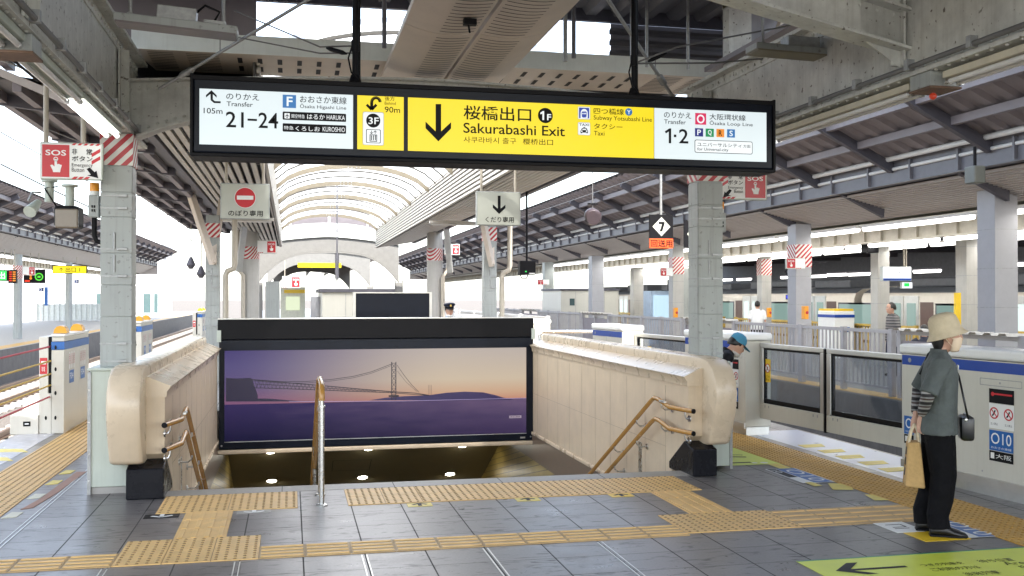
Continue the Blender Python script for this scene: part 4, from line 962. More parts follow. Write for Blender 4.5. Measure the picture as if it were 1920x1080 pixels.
def slot_cover(label, y0, y1, z0, z1, x0, x1):
    t = thing('slotted_beam_cover', label, 'ceiling panel', (x0, y0, z0))
    a = MB(); a.box(x0, y0, z0+.002, x1, y0+.012, z1); a.build('front_panel', mat('cover_front', (.78, .82, .79), .4, var=.05, streak=.12), t)
    a = MB(); a.add([(x0, y0+.002, z0), (x1, y0+.002, z0), (x1-.12, y1, z0-.02), (x0+.12, y1, z0-.02), (x0, y0+.002, z0+.02), (x1, y0+.002, z0+.02), (x1-.12, y1, z0+.0), (x0+.12, y1, z0+.0)], [(0, 1, 2, 3), (7, 6, 5, 4), (0, 4, 5, 1), (1, 5, 6, 2), (2, 6, 7, 3), (3, 7, 4, 0)]); und = a; a = MB()
    for x in (x0+.8, x1-.82): a.box(x-.006, y0-.003, z0, x+.006, y0-.0005, z1)
    a.build('panel_joint', M['zinc'], t)
    b = und; zf = lambda y: z0-.02*(y-y0)/(y1-y0)-.003
    x = x0+.95
    while x < x1-.95:
        for ya, yb in ((y0+.14, y0+.34), (y0+.46, y0+.66)):
            b.quad((x, ya, zf(ya)), (x+.045, ya, zf(ya)), (x+.045, yb, zf(yb)), (x, yb, zf(yb)), mi=1)
        x += .19
    for xa, xb in ((x0+.13, x0+.36), (x0+.48, x0+.78), (x1-.36, x1-.13), (x1-.78, x1-.48)):
        y = y0+.08
        while y < y1-.06: b.quad((xa, y, zf(y)), (xb, y, zf(y)), (xb, y+.016, zf(y)), (xa, y+.016, zf(y)), mi=1); y += .062
    b.build('underside', [M['bpanel'], M['dark']], t)
    return t
slot_cover('long white fronted slotted beam cover crossing under the roof behind the big sign', 9.90, 10.72, 4.02, 4.20, -1.46, 4.54)

# corrugated uprights seen right of the skylight, posts and braces
t = thing('louvre_wall', 'dark grey horizontal louvre panel under the roof deck, right of the skylight', 'louvre', (3.5, 12, 4))
lq = at(1142, 75, Y=10.5); a = MB(); a.sheet((lq.x, 10.5, 4.1), (0, 0, .6), (1.75, 0, 0), (0, -1, 0), .13, .05); a.build('louvre_blades', M['deck'], t, fix=False)
for x in (3.55, 3.72, 4.02): pass
for i, (x, y) in enumerate(((2.62, 9.45), (3.32, 9.5), (3.48, 9.5), (3.92, 9.5))):
    a = MB(); a.tube([(x, y, 4.0), (x, y, 4.72)], .016 if i else .022, 8)
    tag(a.build('hanger_rod', M['zinc'], smooth=60), 'thin vertical hanger rod above the slotted cover, %s from the left' % ['first', 'second', 'third', 'fourth'][i], 'rod')
t = thing('roof_post', 'weathered grey roof post with a slanted brace above the right girder', 'post', (4.35, 9.2, 4))
a = MB(); a.box(4.20, 9.14, 3.6, 4.44, 9.28, 4.7); a.box(4.20, 9.1, 4.56, 5.0, 9.3, 4.7); a.build('post', M['steel'], t); a = MB(); a.beam((4.55, 9.1, 3.9), (4.85, 9.1, 4.7), .09, .05); a.build('brace', M['bpanel'], t)
a = MB(); a.box(4.46, 9.32, 3.87, 6.4, 9.36, 4.71); tag(a.build('end_panel', mat('panel_bluegrey', (.30, .31, .34), .5)), 'plain blue grey end panel under the roof beyond the roof post', 'panel')
for lab, p0, p1, r in (('long steel tie rod with turnbuckle rising from the left column to the roof', at(298, 167, Y=8.9), at(585, -5, Y=8.2), .014), ('steel tie rod rising from the sign hanger towards the roof, right of the centre panels', at(1262, 182, Y=9.3), at(1137, -5, Y=8.2), .017)):
    t = thing('tie_rod', lab, 'rod', p0); a = MB(); a.tube([p0, p1], r, 8); a.build('rod', M['zinc'], t, smooth=60)
    a = MB(); q0 = p0.lerp(p1, .14); q1 = p0.lerp(p1, .24); a.tube([q0, q0.lerp(q1, .15), q0.lerp(q1, .85), q1], [r, r*2, r*2, r], 8); a.build('turnbuckle', M['zinc'], t, smooth=60)
def wire(label, pts, r=.006, m='wire'):
    a = MB(); a.tube(pts, r, 6); return tag(a.build('guy_wire', M[m], smooth=60), label, 'wire')

# ---- the big hanging direction sign
SY = 7.0
t = thing('hanging_direction_sign', 'long black framed yellow and white Sakurabashi Exit sign hanging over the stairs', 'sign', (1.47, SY, 2.67))
SXA, SXB, SZ0, SZ1 = -.64, 3.575, 2.665, 3.165
a = MB(); a.box(SXA, SY, SZ0, SXB, SY+.26, SZ1); a.build('housing', M['black'], t, bevel=.012)
a = MB(); a.box(SXA-.015, SY-.012, SZ1-.012, SXB+.015, SY+.28, SZ1+.02); a.box(SXA-.02, SY-.008, SZ0-.02, SXA-.001, SY+.27, SZ1+.03); a.box(SXB+.001, SY-.008, SZ0-.02, SXB+.02, SY+.27, SZ1+.03); a.box(SXA-.015, SY-.01, SZ0-.025, SXB+.015, SY+.28, SZ0-.001)
a.build('frame_rail', M['blackm'], t, bevel=.004)
SP = Plane((0, SY-.004, 0), (1, 0, 0), (0, 0, 1), (0, -1, 0))
def sx(x, y): q = at(x, y, Y=SY-.004); return q.x, q.z
def zl(x, pix): return sx(x, pix)[1]
zt = .5*(sx(373, 165)[1]+sx(1437, 212)[1]); zb = .5*(sx(373, 272)[1]+sx(1437, 302)[1])
def panel(xa, xb, m):
    a = MB(); a.box(sx(xa, 200)[0], SY-.004, zb, sx(xb, 200)[0], SY-.0005, zt); return a.build('lit_panel', m, t)
panel(374, 662, G['white']); panel(670, 757, G['yellow']); panel(765, 1226, G['yellow']); panel(1227, 1437, G['white'])
# letters are placed by boxes read off the survey photo: (x0, y0, x1, y1) of each crop, scaled back to the full frame
class Crop:
    def __init__(s, ox, oy, k): s.ox, s.oy, s.k = ox, oy, k
    def uv(s, x, y): return sx(s.ox+x/s.k, s.oy+y/s.k)
    def box(s, x0, y0, x1, y1):
        u0, v1 = s.uv(x0, y0); u1, v0 = s.uv(x1, y1); slope = .045*(1) ; return u0, u1, v0, v1
C1, C2, C3 = Crop(360, 150, 4.8), Crop(740, 150, 1920/370), Crop(1060, 170, 4.8)
ink = MB(); wht = MB()
def T(mb, c, s, x0, y0, x1, y1, bold=.0, h=.002):
    # the crop's letters step down to the right with the sign's perspective: level them by their own middle
    uL, vLt = c.uv(x0, y0); uR, vRb = c.uv(x1, y1); SP.text(mb, s, uL, uR, vRb, vLt, h, bold)
def lev(c, x0, yt0, yb0, x1, yt1, yb1):
    """box whose left edge runs yt0..yb0 and right edge yt1..yb1 in the crop"""
    u0, a0 = c.uv(x0, yt0); _, b0 = c.uv(x0, yb0); u1, a1 = c.uv(x1, yt1); _, b1 = c.uv(x1, yb1); return u0, u1, (b0+b1)/2, (a0+a1)/2
def L(mb, c, s, x0, yt0, yb0, x1, yt1, yb1, bold=.0, h=.002): u0, u1, v0, v1 = lev(c, x0, yt0, yb0, x1, yt1, yb1); SP.text(mb, s, u0, u1, v0, v1, h, bold)
def PL(mb, c, pts, h=.002): SP.poly(mb, [c.uv(*q) for q in pts], h)
def LN(mb, c, pts, w, h=.002): SP.line(mb, [c.uv(*q) for q in pts], w, h)
def BX(mb, c, x0, yt0, yb0, x1, yt1, yb1, h=.001, r=0):
    u0, u1, v0, v1 = lev(c, x0, yt0, yb0, x1, yt1, yb1)
    SP.rrect(mb, u0, u1, v0, v1, r, h) if r else SP.rect(mb, u0, u1, v0, v1, h)
# left white panel
PL(ink, C1, [(175, 92), (222, 138), (222, 160), (188, 128), (188, 175), (205, 190), (258, 192), (258, 210), (198, 208), (168, 182), (166, 126), (126, 158), (126, 136)])
L(ink, C1, '105m', 105, 248, 300, 275, 258, 306, .01); L(ink, C1, 'のりかえ', 308, 118, 176, 604, 128, 184, .012); L(ink, C1, 'Transfer', 312, 192, 236, 548, 202, 242, .012)
L(ink, C1, '21', 305, 284, 426, 466, 288, 428, .018); L(ink, C1, '24', 598, 292, 432, 776, 298, 437, .018); LN(ink, C1, [(500, 357), (585, 361)], .014)
L(ink, C1, 'おおさか東線', 972, 142, 208, 1392, 152, 216, .012); L(ink, C1, 'Ōsaka Higashi Line', 972, 216, 262, 1388, 224, 276, .008)
blu = MB(); BX(blu, C1, 816, 132, 250, 937, 136, 253); BX(ink, C1, 816, 284, 360, 1387, 304, 375, .001, .006); BX(ink, C1, 816, 390, 466, 1387, 408, 482, .001, .006)
L(wht, C1, 'F', 852, 150, 235, 905, 153, 238, .03, .004); BX(wht, C1, 832, 298, 346, 880, 300, 348, .003, .004)
L(wht, C1, '関空特急', 896, 306, 342, 1015, 312, 348, .0, .004); L(wht, C1, 'はるか', 1036, 306, 352, 1196, 314, 358, .015, .004); L(wht, C1, 'HARUKA', 1212, 316, 358, 1376, 322, 362, .008, .004)
L(wht, C1, '特急', 828, 412, 446, 914, 416, 450, .0, .004); L(wht, C1, 'くろしお', 932, 416, 458, 1152, 422, 464, .015, .004); L(wht, C1, 'KUROSHIO', 1176, 422, 464, 1376, 428, 470, .008, .004)
LN(ink, C1, [(856, 304), (856, 342)], .005, .005); LN(ink, C1, [(838, 328), (856, 318), (874, 328)], .005, .005); LN(ink, C1, [(848, 341), (856, 336), (864, 341)], .003, .005)
# yellow lift panel
def arc(c, cx, cy, rx, ry, a0, a1, n=14): return [(cx+rx*math.cos(R(a0+(a1-a0)*i/n)), cy-ry*math.sin(R(a0+(a1-a0)*i/n))) for i in range(n+1)]
LN(ink, C1, arc(C1, 1655, 200, 38, 40, 0, 180)+[(1617, 262)], .021); LN(ink, C1, [(1572, 222), (1617, 268), (1660, 222)], .018)
L(ink, C1, '後方', 1734, 148, 186, 1824, 152, 190, .008); L(ink, C1, 'Behind', 1734, 194, 222, 1834, 198, 226, .0); L(ink, C1, '90m', 1734, 238, 292, 1873, 246, 298, .014)
bor = MB(); BX(bor, C1, 1536, 283, 584, 1727, 292, 592, .001, .012); BX(wht, C1, 1540, 288, 580, 1723, 297, 588, .002, .011)
u, v = C1.uv(1631, 366); SP.disc(ink, u, v, .049, .0035); L(wht, C1, '3F', 1588, 336, 398, 1680, 338, 400, .02, .005)
BX(ink, C1, 1566, 442, 566, 1698, 447, 572, .003, .008); BX(wht, C1, 1572, 447, 561, 1692, 453, 567, .004, .007)
BX(ink, C1, 1598, 490, 554, 1666, 493, 557, .005); BX(wht, C1, 1605, 496, 548, 1659, 499, 551, .006)
for x in (1614, 1632, 1650): LN(ink, C1, [(x, 510), (x, 544)], .006, .007); u, v = C1.uv(x, 505); SP.disc(ink, u, v, .0045, .007, n=10)
LN(ink, C1, [(1615, 456), (1615, 484)], .004, .005); LN(ink, C1, [(1602, 472), (1615, 485), (1628, 472)], .004, .005); LN(ink, C1, [(1648, 486), (1648, 458)], .004, .005); LN(ink, C1, [(1634, 472), (1648, 457), (1662, 472)], .004, .005)
# main yellow panel
PL(ink, C2, [(398, 234), (452, 234), (452, 500), (549, 410), (549, 472), (425, 598), (300, 470), (300, 405), (398, 500)])
L(ink, C2, '桜橋出口', 670, 245, 388, 1328, 272, 405, .028); L(ink, C2, 'Sakurabashi Exit', 668, 420, 520, 1656, 446, 545, .02); L(ink, C2, '사쿠라바시 출구', 670, 548, 612, 1182, 566, 622, .0); L(ink, C2, '樱桥出口', 1246, 568, 628, 1540, 578, 636, .008)
u, v = C2.uv(1466, 346); SP.disc(ink, u, v, .0555, .0015); PL(wht, C2, [(1414, 322), (1440, 303), (1453, 303), (1453, 390), (1436, 390), (1436, 326), (1420, 336)], .004); L(wht, C2, 'F', 1482, 332, 392, 1522, 334, 394, .035, .004)
def icon(c, x0, y0, x1, y1): BX(bor, c, x0, y0, y1, x1, y0+2, y1+2, .001, .008); BX(wht, c, x0+3, y0+3, y1-3, x1-3, y0+5, y1-1, .002, .007)
icon(C3, 112, 143, 224, 258); icon(C3, 112, 284, 224, 400)
db = MB(); BX(db, C3, 122, 152, 248, 214, 156, 250, .003, .004); PL(wht, C3, [(136, 248), (136, 205)]+arc(C3, 168, 205, 32, 40, 180, 0, 12)+[(200, 248)], .004); 
PL(db, C3, [(147, 234), (145, 196), (152, 188), (184, 188), (191, 196), (189, 234), (180, 243), (156, 243)], .005); 
for x in (150, 163, 176): BX(wht, C3, x, 202, 213, x+9, 202, 213, .006)
L(ink, C3, 'TAXI', 124, 294, 317, 212, 298, 321, .03, .004)
PL(ink, C3, [(136, 384), (134, 362), (140, 356), (148, 338), (190, 338), (198, 356), (203, 362), (201, 384), (188, 384), (188, 378), (150, 378), (150, 384)], .004); PL(wht, C3, [(150, 355), (155, 344), (183, 344), (188, 355)], .005); PL(ink, C3, [(158, 337), (161, 329), (177, 329), (180, 337)], .004)
for x in (146, 190): u, v = C3.uv(x, 366); SP.disc(wht, u, v, .006, .005, n=10)
L(ink, C3, '四つ橋線', 254, 156, 210, 526, 162, 220, .018); u, v = C3.uv(570, 192); SP.disc(blu, u, v, .028, .002); L(wht, C3, 'Y', 553, 174, 212, 588, 176, 214, .02, .004)
L(ink, C3, 'Subway Yotsubashi Line', 254, 222, 276, 778, 242, 290, .008); L(ink, C3, 'タクシー', 256, 294, 346, 514, 304, 350, .018); L(ink, C3, 'Taxi', 256, 362, 402, 352, 366, 406, .01)
# right white panel
L(ink, C3, 'のりかえ', 886, 190, 244, 1132, 198, 252, .012); L(ink, C3, 'Transfer', 888, 258, 298, 1084, 266, 304, .014); PL(ink, C3, [(895, 366), (936, 340), (952, 340), (952, 474), (930, 474), (930, 368), (903, 386)]); L(ink, C3, '2', 1022, 344, 474, 1106, 348, 476, .02); BX(ink, C3, 976, 395, 418, 998, 396, 419, .002)
pk = MB(); BX(pk, C3, 1168, 201, 304, 1267, 204, 308, .001); L(wht, C3, 'O', 1182, 214, 294, 1252, 217, 297, .04, .003)
L(ink, C3, '大阪環状線', 1296, 208, 262, 1622, 218, 274, .014); L(ink, C3, 'Ōsaka Loop Line', 1298, 268, 318, 1686, 282, 330, .01)
nv = MB(); gr = MB(); og = MB()
for mb, ch, x0, x1, col in ((nv, 'P', 1166, 1240, wht), (gr, 'Q', 1262, 1336, wht), (og, 'R', 1359, 1430, ink), (blu, 'S', 1455, 1526, wht)):
    k = (x0-1166)*.033; BX(mb, C3, x0, 337+k, 411+k, x1, 340+k, 414+k, .001); L(col, C3, ch, x0+20, 350+k, 400+k, x1-20, 352+k, 402+k, .03, .003)
BX(ink, C3, 1163, 440, 556, 1684, 460, 575, .001, .012); BX(wht, C3, 1168, 445, 551, 1679, 465, 570, .002, .010)
L(ink, C3, 'ユニバーサルシティ', 1186, 466, 502, 1584, 478, 514, .012, .004); L(ink, C3, '方面', 1598, 486, 514, 1664, 488, 518, .0, .004); L(ink, C3, 'for Universal-city', 1186, 512, 546, 1466, 520, 556, .008, .004)
for mb, m, nm in ((ink, M['ink'], 'black_lettering'), (wht, glow('lit_white_mark', (236, 242, 244), .95), 'white_lettering'), (blu, glow('lit_blue_mark', (36, 112, 176), .9), 'blue_mark'), (pk, glow('lit_pink_mark', (214, 38, 92), .9), 'pink_mark'), (nv, glow('lit_navy_mark', (20, 30, 120), .9), 'navy_mark'), (db, glow('lit_deepblue_mark', (30, 60, 160), .9), 'train_icon'), (gr, glow('lit_green_mark', (20, 140, 84), .9), 'green_mark'), (og, glow('lit_orange_mark', (238, 145, 50), .9), 'orange_mark'), (bor, M['zinc'], 'icon_border')):
    mb.build(nm, m, t)
for x, y in ((.44, SY+.10), (2.50, SY+.10)):
    a = MB(); a.tube([(x, y, SZ1+.02), (x, y, 4.6)], .021, 10); a.tube([(x+.028, y+.02, SZ1+.05), (x+.03, y+.02, 4.6)], .010, 6); a.build('hanger_pipe', M['blackm'], t, smooth=60)
    a = MB(); a.tube([(x, y, 3.42), (x, y, 3.50)], .028, 10); a.tube([(x, y, SZ1+.021), (x, y, SZ1+.09)], [.05, .03], 10); a.build('hanger_clamp', M['blackm'], t, smooth=50)
    a = MB(); a.tube([(x+.02, y-.03, SZ1+.05), (x-.03, y-.04, SZ1+.10), (x-.05, y-.03, SZ1+.2), (x-.02, y-.01, SZ1+.3)], .006, 6); a.build('cable', M['blackm'], t, smooth=60)
for x, y, z0, lab in ((.86, 9.5, 4.05, 'thin dark hanger pipe crossing the bright skylight left of the centre panels'), (2.72, 9.5, 4.05, 'thin dark hanger pipe right of the centre panels, behind the big sign hanger')):
    a = MB(); a.tube([(x, y, 4.05), (x, y, 4.72)], .022, 8); tag(a.build('hanger_pipe', M['beamb'], smooth=60), lab, 'pipe')
hL, hR = Vector((.44, SY+.1, 3.46)), Vector((2.50, SY+.1, 3.44))
wire('twisted stay wire from the left sign hanger up to the left', [hL, at(600, 88, Y=7.3), at(440, 20, Y=8)], .006)
wire('lower stay wire from the left sign hanger across the slotted cover', [hL-Vector((0, 0, .05)), at(600, 100, Y=7.4), at(420, 65, Y=8.6)], .006)
for q, lab in (((at(1270, 88, Y=7.05), at(1470, 50, Y=7.6), at(1640, 0, Y=8.0)), 'twisted stay wire from the right sign hanger up to the right girder'), ((at(1340, 118, Y=7.4), at(1430, 110, Y=8)), 'short lower stay wire from the right sign hanger')):
    wire(lab, [hR]+list(q), .007)
for h_, pts in (('turnbuckle on the left stay wire', (at(612, 90, Y=7.25), at(650, 101, Y=7.12))), ('turnbuckle on the right stay wire', (at(1215, 115, Y=7.12), at(1250, 99, Y=7.12)))):
    a = MB(); a.tube([pts[0], pts[0].lerp(pts[1], .2), pts[0].lerp(pts[1], .8), pts[1]], [.006, .016, .016, .006], 8); tag(a.build('turnbuckle', M['blackm'], smooth=60), h_, 'turnbuckle')

# ---- ceiling luminaires with exposed gear
def luminaire(label, a0, a1, w, under, rz=0):
    t = thing('ceiling_luminaire', label, 'lamp', a0); a0 = Vector(a0); a1 = Vector(a1); d = (a1-a0).normalized(); s = Vector((d.y, -d.x, 0)).normalized(); up = Vector((0, 0, 1))
    a = MB(); a.beam(a0, a1, w, .05); a.build('reflector', M['column'], t, bevel=.006)
    a = MB(); a.beam(a0-up*.03+d*.01, a1-up*.03-d*.01, w*1.02, .012); a.build('diffuser', under, t)
    a = MB(); q0 = a0.lerp(a1, .34)+up*.065; q1 = a0.lerp(a1, .66)+up*.065; a.beam(q0, q1, w*.7, .09); a.build('gear_box', M['zinc'], t, bevel=.005)
    a = MB(); q0 = a0.lerp(a1, .72)+up*.04; q1 = a0.lerp(a1, .90)+up*.04; a.beam(q0, q1, w*.4, .03); a.build('terminal_block', M['zinc'], t)
    for f in (.12, .88):
        q = a0.lerp(a1, f)+up*.03; a = MB(); a.tube([q, q+up*.35], .012, 8); a.tube([q-s*.02, q+s*.02], .022, 8); a.build('hanger', M['zinc'], t)
    a = MB(); q = a0.lerp(a1, .66)+up*.1; a.tube([q, q+up*.05+d*.05, q+up*.02+d*.14, a0.lerp(a1, .8)+up*.05], .008, 6); a.build('cable', M['blackm'], t, smooth=60)
    return t
olive = mat('lamp_olive', (.23, .21, .15), .5)
luminaire('grey ceiling luminaire with exposed gear, upper left before the slotted cover', at(216, 35, Y=6.6), at(446, 62, Y=6.6), .16, mat('lamp_mauve', (.16, .14, .14), .5))
luminaire('grey ceiling luminaire with olive underside, upper right near the right girder', at(1408, 90, Y=7.2), at(1590, 106, Y=7.2), .2, olive)

# ---- smaller signs on our platform
def frame_sign(name, label, cat, x0, x1, z0, z1, y, face, th=.07, fr=M['column'], group=None, border=.012):
    t = thing(name, label, cat, ((x0+x1)/2, y, z0), group); a = MB(); a.box(x0, y, z0, x1, y+th, z1); a.build('box', fr, t, bevel=.006)
    a = MB(); a.box(x0+border, y-.003, z0+border, x1-border, y-.0003, z1-border); a.build('face', face, t)
    return t, Plane((x0, y-.004, z0), (1, 0, 0), (0, 0, 1), (0, -1, 0)), x1-x0, z1-z0
def on_poles(t, xs, y, z0, z1, m=M['pipeb'], r=.018):
    for x in xs: a = MB(); a.tube([(x, y, z0), (x, y, z1)], r, 8); a.build('hanger_pole', m, t, smooth=60)
t, P, w, h = frame_sign('hanging_sign', 'pale sign with red no entry disc hanging left of the stairs', 'sign', -.86, -.26, 2.67, 3.12, 13, M['ceilsign'])
a = MB(); P.disc(a, w*.5, h*.60, .125, .0005, n=32); a.build('red_disc', M['red'], t); a = MB(); P.rect(a, w*.5-.1, w*.5+.1, h*.6-.025, h*.6+.025, .0016); P.ring(a, w*.5, h*.6, .125, .131, .0006, n=32); a.build('white_bar', M['white'], t)
a = MB(); P.text(a, 'のぼり専用', w*.16, w*.86, h*.08, h*.25, .001, .025); a.build('lettering', M['ink'], t); on_poles(t, (-.79, -.34), 13.03, 3.12, 3.6)
t, P, w, h = frame_sign('hanging_sign', 'pale sign with black down arrow hanging right of the stairs', 'sign', 2.39, 2.99, 2.64, 3.09, 13, M['ceilsign'])
a = MB(); P.poly(a, [(w*.475, h*.88), (w*.54, h*.88), (w*.54, h*.50), (w*.65, h*.62), (w*.65, h*.52), (w*.507, h*.34), (w*.365, h*.52), (w*.365, h*.62), (w*.475, h*.50)], .001); P.text(a, 'くだり専用', w*.20, w*.84, h*.09, h*.26, .001, .025); a.build('lettering', M['ink'], t); on_poles(t, (2.46, 2.92), 13.03, 3.09, 3.7)
def hand(mb, P, u, v, s, h):
    """pointing hand pressing a button"""
    P.ring(mb, u, v+s*.62, s*.13, s*.20, h, n=16)
    pts = [(-.10, .62), (-.10, -.05), (-.30, .12), (-.46, .05), (-.26, -.38), (-.22, -.55), (.36, -.55), (.40, -.30), (.50, .05), (.44, .14), (.34, .10), (.32, .18), (.22, .20), (.18, .14), (.10, .22), (.10, .62)]
    P.poly(mb, [(u+a*s, v+b*s) for a, b in pts], h)
def sos_sign(label, x0, x1, z0, z1, y, flip, group=None, detail=True):
    t, P, w, h = frame_sign('sos_sign', label, 'sign', x0, x1, z0, z1, y, M['white'], .05, M['wpanel'], group)
    ra, rb = (.02, w*.47) if not flip else (w*.53, w-.02); a = MB(); P.rect(a, ra, rb, h*.07, h*.93, .0008); m_ = (ra+rb)/2
    wa, wb = (w*.50, w-.015) if not flip else (.015, w*.50)
    for i in range(5):
        f0 = wa+(wb-wa)*(i/5); k = (wb-wa)*.11
        P.poly(a, [(f0, h*.93), (f0+k, h*.93), (f0+k*1.7, h*.985), (f0+k*.7, h*.985)], .0008) if detail else None
        if i < 3: P.poly(a, [(f0, h*.02), (f0+k*1.3, h*.02), (f0+k*2.2, h*.09), (f0+k*.9, h*.09)], .0008)
    if detail:
        e0, e1 = (wb-.075, wb-.005) if not flip else (wa+.005, wa+.075)
        for i in range(2): P.poly(a, [(e0, h*(.42+.2*i)), (e1, h*(.56+.2*i)), (e1, h*(.66+.2*i)), (e0, h*(.52+.2*i))], .0008)
    a.build('red_field', M['red'], t)
    b = MB(); P.text(b, 'SOS', m_-(rb-ra)*.38, m_+(rb-ra)*.38, h*.64, h*.79, .0016, .035); hand(b, P, m_, h*.36, h*.30, .0016); b.build('white_mark', M['white'], t)
    if detail:
        b = MB(); o = wa+.004 if not flip else wa+.075; ww = (wb-wa)*.70 if not flip else (wb-wa)*.66
        P.text(b, '非', o, o+ww*.26, h*.68, h*.84, .0016, .03); P.text(b, '常', o+ww*.70, o+ww*.98, h*.68, h*.84, .0016, .03); P.text(b, 'ボタン', o, o+ww, h*.50, h*.645, .0016, .03)
        P.text(b, 'Emergency', o, o+ww, h*.33, h*.45, .0016, .0); P.text(b, 'Button', (o if not flip else o+ww*.4), (o+ww*.6 if not flip else o+ww), h*.22, h*.33, .0016, .0)
        sgn = 1 if not flip else -1; c = (wb-.06 if not flip else wa+.06); q = [(-.055, .30), (-.03, .345), (.01, .22), (.025, .26), (.04, .06), (-.05, .13), (-.02, .15)]
        P.poly(b, [(c+sgn*a_, h*b_) for a_, b_ in q], .0016); b.build('lettering', M['ink'], t)
    return t
t = sos_sign('red and white SOS emergency button sign with right arrow, left of the left column', -2.09, -1.585, 2.70, 3.02, 9.2, False); on_poles(t, (-2.05, -1.75), 9.24, 3.02, 4.2, M['pipeb'], .022)
t = sos_sign('red and white SOS emergency button sign with left arrow, right of the right column', 4.262, 4.785, 2.69, 2.995, 9.5, True); on_poles(t, (4.5,), 9.56, 2.995, 4.0, M['pipeb'], .018)
def beacon(label, x, y, z, s):
    t = thing('warning_beacon', label, 'beacon', (x, y, z)); a = MB(); a.bevbox(x-.045, y-.05, z, x+.045, y+.05, z+.20, .008); a.build('case', M['column'], t)
    a = MB(); a.tube([(x, y, z+.20), (x, y, z+.235)], .04, 12); a.build('collar', M['white'], t, smooth=50); a = MB(); a.tube([(x, y, z+.235), (x, y, z+.31)], .041, 14); a.build('lens', M['orange'], t, smooth=50)
    a = MB(); a.tube([(x, y, z), (x, y, z-.16), (x+s*.02, y, z-.21), (x+s*.08, y, z-.22)], .022, 10); a.build('hose', M['blackm'], t, smooth=60)
    a = MB(); P = Plane((x, y-.052, z), (1, 0, 0), (0, 0, 1), (0, -1, 0))
    for k in (0, 1): P.rect(a, -.016, -.003, .05+.035*k, .073+.035*k, .001); P.rect(a, .003, .016, .05+.035*k, .073+.035*k, .001)
    a.build('lettering', M['ink'], t); return t
beacon('orange topped warning beacon on the left column', -1.705, 9.5, 2.40, 1)
beacon('orange topped warning beacon on the right column, half hidden', 4.31, 9.6, 2.36, -1)
def hung_camera(label, x, y, ztop, zlow, kind):
    t = thing('hanging_camera' if kind else 'hanging_speaker', label, 'camera' if kind else 'speaker', (x, y, zlow)); a = MB(); a.tube([(x, y, zlow+.10), (x, y, ztop)], .024, 8); a.build('pole', M['pipeb'], t, smooth=60)
    a = MB(); a.tube([(x, y, zlow+.18), (x, y, zlow+.2)], .07, 14); a.tube([(x, y, zlow+.0), (x, y, zlow+.18)], .04, 12); a.build('mount', M['wpanel'], t, smooth=50)
    if kind:
        a = MB(); a.bevbox(x-.10, y-.16, zlow-.19, x+.10, y+.10, zlow-.0, .02); a.build('hood', M['blackm'], t); a = MB(); a.bevbox(x-.085, y-.19, zlow-.2, x+.105, y-.155, zlow-.03, .012); a.build('front_glass', mat('camera_bronze', (.16, .13, .10), .2), t); a = MB(); a.tube([(x-.1, y-.05, zlow), (x-.2, y-.05, zlow+.16), (x-.1, y, zlow+.18)], .008, 6); a.build('cable', M['blackm'], t, smooth=60)
    else:
        a = MB(); a.tube([(x-.13, y-.14, zlow-.10), (x-.11, y-.06, zlow-.05), (x-.09, y, zlow)], [.055, .045, .03], 14); a.build('horn', M['wpanel'], t, smooth=50); a = MB(); a.tube([(x-.15, y-.1, zlow), (x-.12, y-.08, zlow+.08), (x-.06, y-.04, zlow+.08)], .010, 6); a.build('yoke', M['zinc'], t)
    return t
hung_camera('dark bronze camera box hanging left of the left column below the SOS sign', -1.93, 9.6, 2.70, 2.50, True)
hung_camera('small grey horn speaker hanging at the far left below the SOS sign', -2.10, 9.6, 2.70, 2.54, False)

# ================================================================ tracks, screen doors, rope barriers
def track(label, xc, y0=-10, y1=130):
    t = thing('railway_track', label, 'track', (xc, 0, -1.12))
    for s in (-1, 1):
        x = xc+s*.5335; a = MB(); a.box(x-.035, y0, -.985, x+.035, y1, -.945); a.box(x-.01, y0, -1.06, x+.01, y1, -.985); a.box(x-.065, y0, -1.085, x+.065, y1, -1.06); a.build('rail', M['rail'], t)
    a = MB(); y = y0
    while y < y1: a.box(xc-1, y, -1.14, xc+1, y+.22, -1.086); y += .62
    tag(a.build('sleeper', M['sleeper'], t), kind='stuff')
track('railway track on pale ballast beside the left rope barriers', -5.0)
track('second railway track on the left, along the far left platform', -7.75)
track('railway track behind the glass screen doors on the right', 8.0)
track('railway track under the champagne train', 17.8)

